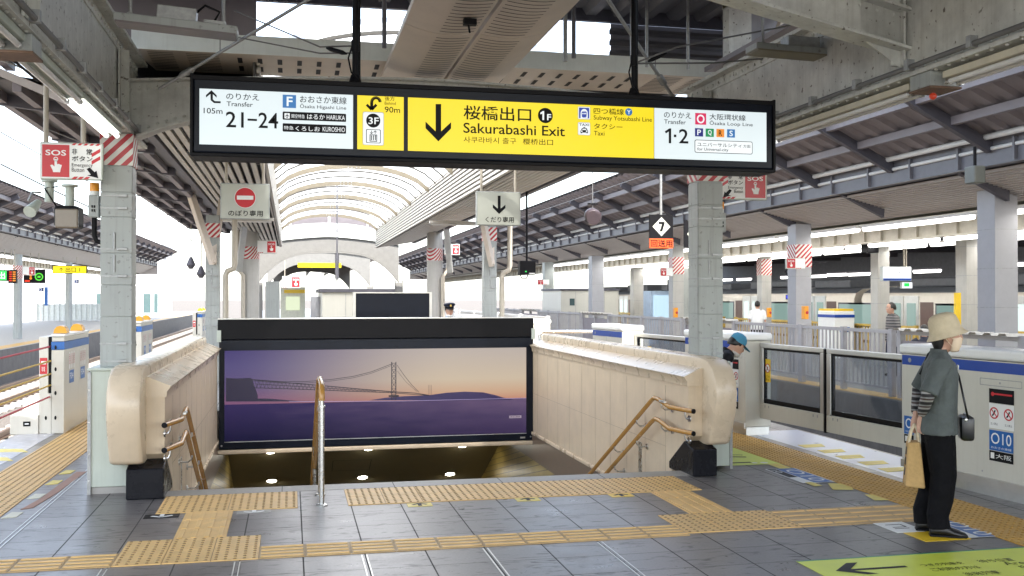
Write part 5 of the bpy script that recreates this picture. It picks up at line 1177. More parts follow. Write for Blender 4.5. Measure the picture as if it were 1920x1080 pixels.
GA = .10; G0 = Vector((5.70, 8.56, 0))
def gate_place(t): t.location = G0; t.rotation_euler = (0, 0, GA)
def gate_box(label, y0, y1, signs, w=.36, x0=0):
    t = thing('screen_door_housing', label, 'platform gate', (0, 0, 0))
    a = MB(); a.box(x0, y0, .10, x0+w, y1, 1.155); a.build('body', M['gate'], t, bevel=.012)
    a = MB(); a.box(x0+.02, y0+.01, 0, x0+w-.02, y1-.01, .098); a.box(x0-.012, y0, .085, x0-.0005, y1, .155); a.build('kick_plate', M['alu'], t)
    a = MB(); a.bevbox(x0-.02, y0-.015, 1.16, x0+w+.02, y1+.015, 1.25, .025); a.build('top_cover', M['gatetop'], t)
    a = MB(); a.box(x0-.0035, y0+.015, 1.055, x0-.0003, y1-.015, 1.145); a.build('blue_band', M['blue'], t)
    k = y0+.62
    while k < y1-.2:
        a = MB(); a.box(x0-.002, k-.003, .16, x0-.0002, k+.003, 1.05); a.build('panel_seam', M['zinc'], t); k += .78
    P = Plane((x0-.003, 0, 0), (0, -1, 0), (0, 0, 1), (-1, 0, 0))
    for (yy, kind) in signs:
        u = -yy
        if kind in ('full', 'mid'):
            a = MB(); P.rect(a, u-.10, u+.17, .80, .92, .0005); a.build('black_label', M['blackm'], t); a = MB(); P.rect(a, u-.05, u+.15, .87, .885, .0015); P.disc(a, u-.06, .875, .018, .0016); a.build('red_label', M['red'], t)
            a = MB(); P.rect(a, u-.10, u+.17, .585, .795, .0005); a.build('white_label', M['white'], t)
            a = MB(); 
            for c in (u-.045, u+.11): P.ring(a, c, .715, .038, .050, .0012, n=20); P.line(a, [(c-.032, .747), (c+.032, .683)], .010, .0014)
            a.build('red_ring', M['red'], t); a = MB()
            for c in (u-.045, u+.11): P.line(a, [(c-.02, .69), (c, .715), (c+.012, .74)], .014, .001); P.text(a, '立入禁止', c-.04, c+.04, .615, .635, .001)
            a.build('lettering', M['ink'], t)
        if kind in ('full', 'mid', 'o'):
            W_ = .26 if kind != 'o' else .13
            a = MB(); P.rect(a, u-.10, u-.10+W_, .40, .57, .0005); a.build('blue_label', M['bluel'], t); a = MB(); P.text(a, 'O10' if kind != 'o' else 'O', u-.08, u-.12+W_, .455, .55, .0012, .01); P.text(a, 'おおさか東線', u-.08, u-.12+W_, .415, .435, .0012); a.build('white_lettering', M['white'], t)
            a = MB(); P.rect(a, u-.10, u-.10+W_, .31, .395, .0005); a.build('black_label', M['blackm'], t); a = MB(); P.rect(a, u-.085, u-.045, .33, .38, .0012); P.text(a, '大阪', u-.03, u-.12+W_, .335, .375, .0012); a.build('white_lettering', M['white'], t)
    a = MB(); P.disc(a, -(y1-.12), 1.10, .022, .001); a.build('lock', M['zinc'], t)
    if y1-y0 > 1.5:
        for yy in [q[0] for q in signs if q[1] != 'o']:
            a = MB(); u = -yy; P.line(a, [(u-.2, 1.0), (u+.25, 1.0), (u+.25, .945), (u-.2, .945), (u-.2, 1.0)], .006, .0006); P.disc(a, u+.02, .972, .010, .0008); a.build('hatch_outline', M['zinc'], t)
        k = y0+.3
        while k < y1: a = MB(); P.disc(a, -k, .205, .009, .0007, n=10); a.build('screw', M['zinc'], t); k += .78
    gate_place(t); return t
gate_box('large white screen door housing with blue band behind the woman in the hat', -6, 0, [(-.14, 'o'), (-1.2, 'full'), (-3.5, 'full')])
gate_box('white screen door housing with O10 signs beside the man in the blue cap', 2.80, 4.35, [(3.12, 'mid')])
gate_box('white screen door housing with blue band left of the right column', 6.4, 7.6, [])
gate_box('farther white screen door housing along the right platform edge', 10.6, 12.2, [])
gate_box('farthest white screen door housing along the right platform edge', 15.0, 16.6, [])
def gate_door(label, y0, y1, stick):
    t = thing('screen_door', label, 'platform door', (0, 0, 0)); x = .20; z0, z1 = .21, 1.13
    a = MB(); a.box(x, y0, z0, x+.06, y1, .40); a.build('lower_panel', M['gate'], t, bevel=.006)
    a = MB(); a.box(x, y0, 1.075, x+.06, y1, z1); a.box(x, y0, .402, x+.06, y0+.075, 1.073); a.box(x, y1-.075, .402, x+.06, y1, 1.073); a.build('frame', M['alu'], t, bevel=.006)
    a = MB(); a.box(x+.012, y0+.077, .402, x+.05, y1-.077, .455); a.box(x+.012, y0+.077, 1.05, x+.05, y1-.077, 1.073); a.box(x+.012, y0+.077, .456, x+.05, y0+.095, 1.049); a.box(x+.012, y1-.095, .456, x+.05, y1-.077, 1.049); a.build('gasket', M['gaterub'], t)
    a = MB(); a.box(x+.026, y0+.095, .456, x+.034, y1-.095, 1.049); a.build('glass', M['glass'], t)
    P = Plane((x-.0005, 0, 0), (0, -1, 0), (0, 0, 1), (-1, 0, 0)); a = MB()
    for yy in (y0+.12, y0+.2, y1-.12, y1-.2): P.rect(a, -yy-.01, -yy+.01, .35, .38, .0005)
    a.build('bolt', M['zinc'], t)
    u = -stick; P = Plane((x+.024, 0, 0), (0, -1, 0), (0, 0, 1), (-1, 0, 0))
    a = MB(); P.rrect(a, u-.065, u+.065, .66, .94, .012, .0005); a.build('yellow_label', M['yellow'], t); a = MB(); P.ring(a, u, .83, .045, .056, .0015, n=20); P.line(a, [(u-.035, .865), (u+.035, .795)], .010, .0016); a.build('red_ring', M['red'], t)
    a = MB(); P.disc(a, u, .83, .044, .0009); a.build('white_disc', M['white'], t); a = MB(); P.text(a, '立てかけ', u-.05, u+.05, .715, .745, .001); P.text(a, '禁止', u-.04, u+.04, .68, .705, .001); P.line(a, [(u-.015, .80), (u+.01, .85)], .016, .0013); a.build('lettering', M['ink'], t)
    gate_place(t)
gate_door('glass screen door with yellow label at its right end, next to the large housing', .02, 1.46, .18)
gate_door('glass platform screen door with yellow label at its left end, next to the O10 housing', 1.50, 2.80, 2.66)
gate_door('glass platform screen door left of the O10 housing, behind the right column', 4.36, 6.38, 5.9)
a = MB(); a.box(.19, 1.465, .2, .27, 1.495, 1.12); o = a.build('door_seal', M['gaterub']); tag(o, 'black rubber seal between the two glass screen doors', 'seal'); gate_place(o)

def rope_post(label, x, y, group):
    t = thing('rope_barrier_post', label, 'platform gate', (0, 0, 0), group)
    a = MB(); a.box(-.30, 0, 0, 0, 1.55, 1.04); a.box(-.295, .01, 1.14, -.005, 1.54, 1.20); a.build('body', M['gate'], t, bevel=.012)
    a = MB(); a.box(-.302, -.003, 1.042, .003, 1.553, 1.138); a.build('blue_band', M['bluel'], t)
    a = MB(); a.bevbox(-.30, -.01, 1.202, .01, 1.56, 1.235, .012); a.build('top_cover', M['gatetop'], t)
    a = MB(); a.box(-.60, .04, 0, -.385, .5, 1.20); a.build('track_side_panel', M['gate'], t, bevel=.008); a = MB(); a.box(-.384, .06, 0, -.302, .5, 1.2); a.build('rope_slot', M['gaterub'], t)
    a = MB(); a.box(-.385, -.002, 0, -.301, .055, .50); a.build('lower_front', M['gate'], t)
    a = MB(); a.box(-.98, .06, 0, -.602, .5, .42); a.box(-1.25, .02, .0, -.602, .058, .235); a.box(-1.25, .062, .0, -.982, .5, .235); a.build('foot_box', M['gate'], t, bevel=.006)
    a = MB(); a.box(-.95, .016, .10, -.78, .0195, .16); a.build('display', M['gaterub'], t); a = MB(); a.box(-.91, .0135, .125, -.82, .0155, .135); a.build('display_light', G['board'], t)
    for yy in (.12, 1.1):
        a = MB(); pr = [(-.16, 0), (.16, 0), (.14, .05), (.08, .085), (0, .095), (-.08, .085), (-.14, .05)]
        a.prism([(q[0], q[1]) for q in pr], (-.15, yy, 1.24), (-.15, yy+.16, 1.24)); a.build('yellow_lamp', M['lampy'], t, smooth=40)
    P = Plane((.004, 0, 0), (0, 1, 0), (0, 0, 1), (1, 0, 0))
    for k in (.42, 1.12):
        a = MB()
        for i in range(3): P.rrect(a, k-.16+.13*i, k-.08+.13*i, .78, 1.0, .03, .0006)
        a.build('white_label', M['white'], t); a = MB()
        for i in range(3): P.text(a, '危険', k-.15+.13*i, k-.09+.13*i, .84, .98, .0012)
        a.build('lettering', M['red'], t)
        a = MB(); P.rect(a, k-.14, k+.14, .60, .76, .0006); a.build('blue_label', M['bluel'], t); a = MB(); P.text(a, 'F04', k-.10, k+.10, .65, .73, .0012); a.build('white_lettering', M['white'], t)
    Q = Plane((0, -.004, 0), (1, 0, 0), (0, 0, 1), (0, -1, 0)); a = MB()
    for (u, v) in ((-.20, 1.07), (-.20, .80), (-.20, .505), (-.20, .20), (-.42, .20)): Q.disc(a, u, v, .026, .004 if v == 1.07 else .001, n=14)
    a.build('black_knob', M['gaterub'], t)
    a = MB(); Q = Plane((0, .037, 0), (1, 0, 0), (0, 0, 1), (0, -1, 0)); Q.rect(a, -.58, -.41, .74, .94, .001); a.build('red_label', M['red'], t); a = MB(); Q.rect(a, -.55, -.44, .86, .9, .002); Q.text(a, '非常', -.54, -.46, .77, .83, .002); a.build('white_mark', M['white'], t)
    t.location = (x, y, 0); t.scale = (.5, 1, 1); return t
grp = 'rope barrier posts along the left platform edge'
rp = rope_post('white rope barrier post with yellow lamps, nearest one left of the left column', -2.74, 13.35, grp)
dup(rp, (-2.72, 19.8, 0), 0, 'white rope barrier post with yellow lamps, just right of the left column'); dup(rp, (-2.72, 33, 0), 0, 'white rope barrier post farthest away, at the far end of the left stair wall')
for z, m, lab in ((1.08, 'red', 'top red rope'), (.90, 'yellow', 'upper yellow rope'), (.74, 'yellow', 'middle yellow rope'), (.60, 'yellow', 'lower yellow rope'), (.46, 'red', 'bottom red rope')):
    a = MB(); a.tube([(-2.91, 13.42, z), (-2.95, 10, z-.03), (-3.0, 6, z-.02), (-3.02, 0, z)], .011, 8)
    tag(a.build('barrier_rope', mat('rope_red', (.45, .06, .08), .6) if m == 'red' else mat('rope_yellow', (.60, .42, .10), .6), smooth=60), lab+' stretched from the nearest left barrier post towards the camera', 'rope', 'ropes of the left barrier')

# ================================================================ the platforms on either side
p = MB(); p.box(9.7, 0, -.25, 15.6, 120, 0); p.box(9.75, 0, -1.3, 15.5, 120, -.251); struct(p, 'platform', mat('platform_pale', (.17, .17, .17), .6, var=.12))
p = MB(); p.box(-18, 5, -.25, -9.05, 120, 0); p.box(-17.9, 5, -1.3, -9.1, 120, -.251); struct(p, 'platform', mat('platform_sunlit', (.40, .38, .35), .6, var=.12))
p = MB(); p.box(9.66, 0, -1.25, 9.70, 120, -.01); p.box(-9.05, 5, -1.25, -9.0, 120, -.01); struct(p, 'platform_edge', M['edgec'])
p = MB(); p.box(9.75, 2, .0005, 10.2, 120, .004); p.box(-9.7, 5, .0005, -9.15, 120, .004); struct(p, 'platform_stripe', M['tactm'])

def side_canopy(label, s, xe, ze, xg, zg, xl, zl, xr_, y0, y1, deckm):
    """butterfly canopy: raised edge (xe, ze), gutter (xg, zg), slatted soffit down to the lamp line (xl, zl) and on to xr_"""
    t = thing('platform_canopy', label, 'canopy', (xg, y0, zg))
    n = Vector((zg-ze, 0, xe-xg)).normalized()
    if n.z < 0: n = -n
    a = MB(); a.sheet((xe, y0, ze), (0, y1-y0, 0), (xg-xe, 0, zg-ze), n, .45, .05); a.build('deck', deckm, t, fix=False)
    a = MB(); a.add([(xe, y0, ze+.09), (xg, y0, zg+.09), (xg, y1, zg+.09), (xe, y1, ze+.09)], [(0, 1, 2, 3)]); a.build('deck_top', M['deck'], t)
    for f in (.28, .62):
        x = xe+(xg-xe)*f; z = ze+(zg-ze)*f; a = MB(); a.box(x-.05, y0, z-.13, x+.05, y1, z-.01); a.build('purlin', M['deckp'], t)
    a = MB(); y = y0+1
    while y < y1:
        x1, z1 = xe+(xg-xe)*.10, ze+(zg-ze)*.10
        a.beam((x1, y, z1-.08), (xg, y, zg-.13), .10, .16); y += 2.45
    k = a; 
    for c, i in zip([MB() for _ in k.r], range(len(k.r))):
        va, vb, fa, fb = k.r[i]; c.add(k.v[va:vb], [tuple(q-va for q in f) for f in k.f[fa:fb]]); c.build('rib', M['rib'], t)
    a = MB(); a.tube([(xg-s*.12, y0, zg+.02), (xg-s*.12, y1, zg+.02)], .045, 8); a.build('drain_pipe', M['pipe'], t, smooth=60)
    a = MB(); a.tube([(xg-s*.02, y0, zg-.14), (xg-s*.02, y1, zg-.14)], .03, 8); a.build('drain_pipe', M['pipe'], t, smooth=60)
    a = MB(); a.box(min(xg, xg+s*.2), y0, zg-.38, max(xg, xg+s*.2), y1, zg+.10)
    y = y0+.5
    while y < y1: a.box(min(xg-s*.06, xg), y-.02, zg-.36, max(xg-s*.06, xg), y+.02, zg-.04); y += 1.22
    a.build('gutter_beam', M['beamb'], t)
    y = y0+1.5
    while y < y1:
        a = MB(); a.add([(xg+s*.1, y-.05, zg-.38), (xg+s*1.0, y-.05, zg-.80), (xg+s*1.0, y-.05, zg-.64), (xg+s*.1, y-.05, zg-.12), (xg+s*.1, y+.05, zg-.38), (xg+s*1.0, y+.05, zg-.80), (xg+s*1.0, y+.05, zg-.64), (xg+s*.1, y+.05, zg-.12)], [(0, 1, 2, 3), (7, 6, 5, 4), (0, 4, 5, 1), (1, 5, 6, 2), (2, 6, 7, 3), (3, 7, 4, 0)])
        a.build('bracket_arm', M['rib'], t); y += 3.4
    a = MB(); m = 16; za, zb = zg-.42, zl+.06; xa = xg+s*.22
    for i in range(m):
        f = (i+.5)/m; x = xa+(xl-xa)*f; z = za+(zb-za)*f; a.box(x-.038, y0, z-.012, x+.038, y1, z+.03)
    a.build('soffit_slats', M['slatp'], t)
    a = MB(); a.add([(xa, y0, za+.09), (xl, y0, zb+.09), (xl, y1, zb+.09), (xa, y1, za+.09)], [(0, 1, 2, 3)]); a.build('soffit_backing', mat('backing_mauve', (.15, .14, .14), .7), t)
    a = MB(); m = 22
    for i in range(m):
        x = xl+s*.1+(xr_-xl-s*.1)*(i+.5)/m; a.box(x-.05, y0, zl-.02, x+.05, y1, zl+.02)
    a.build('flat_slats', M['slat'], t); a = MB(); a.box(min(xl, xr_), y0, zl+.08, max(xl, xr_), y1, zl+.12); a.build('flat_backing', mat('backing_cream', (.36, .34, .28), .7), t)
    a = MB(); x = xl+s*.75; a.box(x-.012, y0, zl-.30, x+.012, y1, zl-.021); a.box(x-.08, y0, zl-.33, x+.08, y1, zl-.301)
    y = y0+.3
    while y < y1: a.box(x-.07, y-.02, zl-.30, x-.0125, y+.02, zl-.03); a.box(x+.0125, y-.02, zl-.30, x+.07, y+.02, zl-.03); y += .62
    a.build('ceiling_girder', mat('girder_cream', (.50, .47, .40), .5), t)
    a = MB(); zt = ze-.15; a.add([(xg, y0, zg+.12), (xr_+s*2, y0, zt), (xr_+s*2, y1, zt), (xg, y1, zg+.12)], [(0, 1, 2, 3)]); a.build('roof_sheet', M['deck'], t)
    a = MB(); a.box(min(xg, xr_), y1, zl+.0, max(xg, xr_), y1+.05, zg); a.build('end_face', M['slatp'], t)
    return t
side_canopy('mauve ribbed canopy with white pipes across the tracks on the right', 1, 8.3, 4.81, 10.0, 4.0, 11.5, 3.18, 14.6, 2, 86, M['deckp'])
side_canopy('mauve ribbed canopy of the far platform on the left, above the departure boards', -1, -8.6, 5.15, -10.1, 4.43, -11.3, 3.42, -15, 20, 82, M['deckp'])
def long_lamp(lab, x, y0, L, z, group):
    t = thing('long_tube_lamp', lab, 'lamp', (x, y0, z), group); a = MB(); a.box(x-.06, y0, z, x+.06, y0+L, z+.05); a.build('housing', M['pipe'], t); a = MB(); a.tube([(x, y0+.03, z-.02), (x, y0+L-.03, z-.02)], .055, 8); a.build('tube', G['tubef'], t, smooth=60); return t
ROWS = [('front row at the soffit edge of the right canopy', 11.45, 3.10, 3.4, 9, 11.5), ('middle row along the right canopy', 12.55, 2.86, 3.4, 8, 14), ('rear row below the right canopy', 14.5, 2.93, 4.6, 7, 16)]
for nm, x, z, L, n, ys in ROWS:
    pr = None
    for i in range(n):
        lab = 'lit tube, %s in the %s' % (ORD[i], nm); y = ys+i*(L+.18)
        if pr is None: pr = long_lamp(lab, x, y, L, z, nm)
        else: dup(pr, (x, y, z), 0, lab)
for x, z, y0, y1, e in ((11.45, 3.02, 11, 48, 80), (12.6, 2.80, 14, 46, 45), (14.5, 2.86, 15, 52, 130), (-11.25, 3.28, 30, 72, 70), (20.5, 3.6, 8, 56, 260)):
    ld = D.lights.new('tube_row_light', 'AREA'); ld.shape = 'RECTANGLE'; ld.size = .14; ld.size_y = y1-y0; ld.energy = e; ld.color = (1, .98, .93); lo_ = D.objects.new('tube_row_light', ld); COL.objects.link(lo_); lo_.location = (x, (y0+y1)/2, z)
pr = None
for i in range(8):
    lab = 'lit tube lamp, %s to the camera below the left far canopy' % ORD[i]; y = 30+i*5.2
    if pr is None: pr = long_lamp(lab, -11.25, y, 5.0, 3.34, 'lit tubes below the left far canopy')
    else: dup(pr, (-11.25, y, 3.34), 0, lab)
def plain_column(lab, x, y, w, top, m, stripe=False, grp=None):
    t = thing('platform_column', lab, 'column', (x, y, 0), grp); a = MB(); a.box(x-w/2, y-w/2, 0, x+w/2, y+w/2, top); a.build('shaft', m, t, bevel=.01)
    a = MB(); z = .9
    while z < top-.2: a.box(x-w/2-.004, y-w/2-.004, z, x+w/2+.004, y+w/2+.004, z+.012); z += .62
    a.build('plate_joint', M['zinc'], t)
    if stripe: a = MB(); a.box(x-w/2-.008, y-w/2-.008, 2.35, x+w/2+.008, y+w/2+.008, 2.85); a.build('striped_band', M['stripe'], t)
    return t
G_ = 'columns of the right far platform'
plain_column('big pale square column of the right far platform, nearest one, above the large white housing', 11.05, 14.0, .42, 3.5, M['lilac'], grp=G_)
c2_ = plain_column('lilac grey column of the right far platform with red stripes and SOS sign', 11.05, 20.4, .38, 3.3, M['lilac'], True, G_)
plain_column('cream column of the right far platform carrying the yellow vertical strip', 14.2, 18.9, .36, 3.1, M['white_col'], grp=G_)
plain_column('cream column of the right far platform, below the hanging black box', 14.2, 22.2, .32, 3.0, M['white_col'], grp=G_)
plain_column('cream column with red stripes behind the man in the white shirt', 14.2, 28.4, .32, 3.0, M['white_col'], True, G_)
plain_column('pale column with red stripes just left of the right column', 11.05, 27.7, .34, 3.2, M['white_col'], True, G_)
plain_column('pale blue grey column, left of the kiosk roof on the right far platform', 11.05, 42.7, .42, 3.2, M['column'], False, G_)
plain_column('bright lilac column in front of the grey kiosk', 11.05, 35.6, .46, 3.2, M['lilac'], grp=G_)
plain_column('slim cream column right of the grey kiosk', 14.2, 40, .44, 3.0, M['white_col'], grp=G_)
qy = at(1797, 590, Y=18.62); a = MB(); a.box(qy.x-.065, 18.62, .7, qy.x+.065, 18.68, 1.78); tag(a.build('yellow_strip_sign', M['yellow']), 'yellow vertical strip sign on a cream column behind the hat', 'sign')
for lab, x, y, s in (('grey round column of the left far platform with red striped band, nearest the boards', -10.75, 43.8, True), ('grey round column of the left far platform near the number 3 sign', -10.85, 53.8, False), ('thin grey column of the left far platform beside the number 2 sign', -15.2, 56, False)):
    t = thing('platform_column', lab, 'column', (x, y, 0), 'columns of the left far platform'); a = MB(); a.tube([(x, y, 0), (x, y, 3.4)], .17 if x > -14 else .12, 14); a.build('shaft', M['column'], t, smooth=60)
    if s: a = MB(); a.tube([(x, y, 2.4), (x, y, 2.95)], .19, 14); a.build('striped_band', M['stripe'], t, smooth=60)
for lab, x in (('white round column with red stripes, left side beyond the lightbox', -1.13), ('white round column with red stripes, right side beyond the lightbox', 4.24)):
    y = 30; t = thing('round_column', lab, 'column', (x, y, 0)); a = MB(); a.tube([(x, y, 0), (x, y, 3.7)], .24, 20); a.build('shaft', M['white_col'], t, smooth=60)
    a = MB(); a.tube([(x, y, 2.78), (x, y, 3.14)], .247, 20); a.build('striped_band', M['stripe'], t, smooth=60)
    s = -1 if x < 0 else 1; a = MB(); a.tube([(x+s*.36, y-.3, 3.6), (x+s*.36, y-.3, 2.5), (x+s*.2, y-.3, 2.3), (x+s*.2, y-.3, 0)], .06, 10); a.build('downpipe', M['pipeb'], t, smooth=60)
    a = MB(); a.beam((x+s*.28, y-1.2, 2.4), (x+s*.1, y-1.6, 3.75), .16, .10); a.build('strut', M['alu'], t)
for lab, x, s in (('beige downpipe with crank beside the column under the no entry sign', -1.5, 1), ('beige downpipe with crank beside the column under the down arrow sign', 4.06, 1)):
    a = MB(); xx = x+s*.30; a.tube([(xx+.12, 20.5, 3.6), (xx+.12, 20.5, 2.35), (xx+.10, 20.5, 2.25), (xx-.02, 20.5, 2.2), (xx-.05, 20.5, 2.12), (xx-.05, 20.5, 0)], .055, 10); tag(a.build('downpipe', M['pipeb'], smooth=60), lab, 'pipe')
    for k, yy in enumerate((19.9, 20.9)):
        a = MB(); a.beam((x+.02, 20.4, 2.35), (x-.35+.5*k, yy, 3.62), .09, .14); tag(a.build('roof_strut', M['bpanel']), 'beige slanted roof strut %s the top of %s' % (['left of', 'right of'][k], lab.split('beside ')[1]), 'strut')
    t = thing('ceiling_luminaire', 'cream tube luminaire under the slats near '+lab.split('beside ')[1], 'lamp', (x, 22, 3.3)); xx = -.9 if x < 0 else 3.55
    a = MB(); a.box(xx-.55, 22, 3.32, xx+.55, 22.12, 3.38); a.build('housing', M['slat'], t); a = MB(); a.tube([(xx-.5, 22.06, 3.30), (xx+.5, 22.06, 3.30)], .022, 8); a.build('tube', M['pipe'], t, smooth=60)

# ---- railings
def railing(lab, x, y, L, grp, wavy=False, z=1.13, m=M['rubbergrey']):
    t = thing('railing', lab, 'railing', (0, 0, 0), grp)
    a = MB(); a.box(-.03, 0, z-.06, .03, L, z); a.box(-.02, 0, .12, .02, L, .16); a.build('rail', m, t)
    a = MB()
    if not wavy:
        y_ = .12
        while y_ < L-.05: a.box(-.012, y_-.012, .16, .012, y_+.012, z-.06); y_ += .135
        a.build('baluster', m, t)
    else:
        a.box(-.02, .05, .16, .0, L-.05, z-.16); a.build('infill_board', M['deckp'], t)
        a = MB(); a.sheet((-.16, .0, z+.01), (0, L, 0), (.32, 0, 0), (0, 0, 1), .30, .035); a.build('corrugated_cap', M['slat'], t, fix=False)
        a = MB(); a.tube([(0, L, z-.02), (0, L+.10, z-.06), (0, L+.12, z-.16), (0, L+.1, z-.26), (0, L, z-.28)], .02, 8); a.build('hoop', m, t, smooth=60)
    for y_ in (0, L/2, L-.0): a = MB(); a.box(-.045, y_-.045, 0, .045, y_+.045, z+.02); a.build('post', m, t)
    t.location = (x, y, 0); return t
grp = 'grey railings along the edge of the right far platform'; pb = pw = None
for i in range(13):
    y = 9.0+i*3.1; w = i % 3 == 1; lab = '%s railing of the right far platform, %s' % ('wavy topped solid' if w else 'barred grey', (ORD[i] if i < 12 else 'farthest')+' one behind the screen doors')
    if w:
        if pw is None: pw = railing(lab, 9.95, y, 2.85, grp, True)
        else: dup(pw, (9.95, y, 0), 0, lab)
    else:
        if pb is None: pb = railing(lab, 9.95, y, 3.05, grp, False)
        else: dup(pb, (9.95, y, 0), 0, lab)
def tube_rail(lab, x0, x1, y, z, grp='tubular rails beyond the right stair wall'):
    t = thing('tubular_rail', lab, 'railing', (x0, y, 0), grp)
    a = MB(); a.tube([(x0, y, 0), (x0, y, z-.06), (x0+.05, y, z), (x1-.06, y, z), (x1, y, z-.06), (x1, y, 0)], .035, 10); a.build('hoop', M['stainless'], t, smooth=60)
    a = MB(); a.tube([(x0, y, z-.18), (x1, y, z-.18)], .022, 8); a.tube([(x0+.3, y, z-.18), (x0+.3, y, z)], .022, 8); a.tube([(x1-.3, y, z-.18), (x1-.3, y, z)], .022, 8); a.build('inner_bar', M['stainless'], t, smooth=60)
    a = MB(); x = x0+.1
    while x < x1: a.tube([(x, y, 0), (x, y, z-.18)], .010, 6); x += .13
    a.build('baluster', M['zinc'], t); return t
tube_rail('steel tubular rail with inner bars, right behind the right stair wall', 4.55, 6.0, 18.2, 1.04)
tube_rail('steel tubular rail next to the lightbox corner, left of the longer one', 3.75, 4.35, 19.5, 1.12)
tube_rail('longer low tubular rail behind the right stair wall, farther back', 4.5, 6.2, 24.5, 1.12)
for i, (x, y, L) in enumerate(((6.2, 24, 6), (6.2, 31, 6), (6.2, 38, 7))):
    t = railing('white barred railing along our right platform edge beyond the doors, %s' % ORD[i], x, y, L, 'white railings at the right edge of our platform', False, 1.2, M['pipe'])

# ---- things on the right far platform, the train, far canopies
def frame_box(name, label, cat, x0, y0, z0, x1, y1, z1, m, roofm=None, seams=0):
    t = thing(name, label, cat, ((x0+x1)/2, (y0+y1)/2, z0)); a = MB(); a.box(x0, y0, z0, x1, y1, z1)
    a.build('body', m, t, bevel=.01)
    if roofm: a = MB(); a.box(x0-.06, y0-.06, z1+.001, x1+.06, y1+.06, z1+.08); a.build('roof', roofm, t)
    for i in range(seams):
        x = x0+(x1-x0)*(i+1)/(seams+1); a = MB(); a.box(x-.006, y0-.004, z0+.05, x+.006, y0-.0005, z1-.03); a.build('panel_seam', M['zinc'], t)
    return t
q0 = at(1052, 600, Y=38); q1 = at(1160, 545, Y=38)
t = frame_box('kiosk', 'grey panelled kiosk with dark roof behind the lilac column on the right far platform', 'kiosk', q0.x, 38, 0, q1.x, 41, q1.z, M['gate'], M['rib'], 3)
a = MB(); a.box(q0.x+.35, 37.985, 1.35, q0.x+.55, 37.997, 1.62); a.build('window', M['glassd'], t)
frame_box('cabinet', 'plain grey cabinet on the platform beside the right column', 'cabinet', 11.3, 27.95, 0, 12.4, 28.7, 2.55, M['column'], None, 1)
t = frame_box('vending_machine', 'pale blue lit vending machine on the right far platform', 'vending machine', 12.6, 34, 0, 13.8, 34.8, 1.9, mat('vend_blue', (.28, .36, .46), .4), None, 0)
a = MB(); a.box(12.68, 33.97, .9, 13.72, 33.995, 1.75); a.build('lit_window', glow('vend_light', (190, 220, 240), .9), t)
a = MB(); a.box(13.3, 33.6, 1.88, 14.6, 34.2, 2.3); tag(a.build('display_box', M['blackm']), 'dark display box hanging above the lit vending machine', 'display')
# hanging signs and speakers
def hung(name, label, cat, x, y, z0, z1, w, d, m, ztop, side=0, r=.02):
    t = thing(name, label, cat, (x, y, z0)); a = MB(); a.bevbox(x-w/2, y, z0, x+w/2, y+d, z1, .015); a.build('case', m, t)
    a = MB(); a.tube([(x+side, y+d/2, z1), (x+side, y+d/2, ztop)], r, 8); a.build('hanger_pole', M['blackm'], t, smooth=60); return t
q = at(990, 502, Y=18); t = hung('monitor_box', 'black box with green light hanging on a long black pole right of the stairs', 'monitor', q.x, 18, q.z-.13, q.z+.13, .30, .2, M['blackm'], 3.9)
a = MB(); P = Plane((q.x, 17.994, q.z), (1, 0, 0), (0, 0, 1), (0, -1, 0)); P.disc(a, -.04, -.07, .014, .001); a.build('green_light', G['green'], t); a = MB(); a.tube([(q.x-.12, 18.1, q.z-.13), (q.x-.1, 18.1, q.z-.19), (q.x+.0, 18.1, q.z-.19), (q.x+.02, 18.1, q.z-.13)], .012, 8); a.build('cable', M['blackm'], t, smooth=60)
a = MB(); a.box(q.x+.02, 17.99, q.z-.115, q.x+.13, 17.997, q.z-.095); a.build('label', M['white'], t)
q = at(1111, 405, Y=16); t = thing('hanging_camera', 'dark shell shaped camera hanging on a thin cable against the sky', 'camera', q)
a = MB(); a.tube([(q.x, 16, q.z+.12), (q.x, 16, 4.2)], .009, 6); a.build('hanger_pole', M['wire'], t); a = MB(); a.tube([q+Vector((.02, .16, .10)), q+Vector((0, .06, .03)), q+Vector((-.02, -.10, -.03)), q+Vector((-.02, -.14, -.04))], [.05, .12, .145, .12], 14); a.build('shell', mat('cam_brown', (.06, .045, .05), .4), t, smooth=50)
a = MB(); a.box(q.x-.08, 15.97, q.z+.19, q.x+.08, 16.03, q.z+.215); a.build('clamp', M['blackm'], t)
q = at(1637, 462, Y=20); t = hung('speaker_box', 'black speaker box hanging on a pole below the right canopy', 'speaker', q.x, 20, q.z-.14, q.z+.14, .3, .25, M['blackm'], 3.9)
q = at(1838, 325, Y=11); t = hung('sensor_box', 'small grey olive sensor box hanging below the white pipe at the far right', 'sensor', q.x, 11, q.z-.12, q.z+.10, .16, .2, mat('sensor_olive', (.13, .14, .12), .45), q.z+.35)
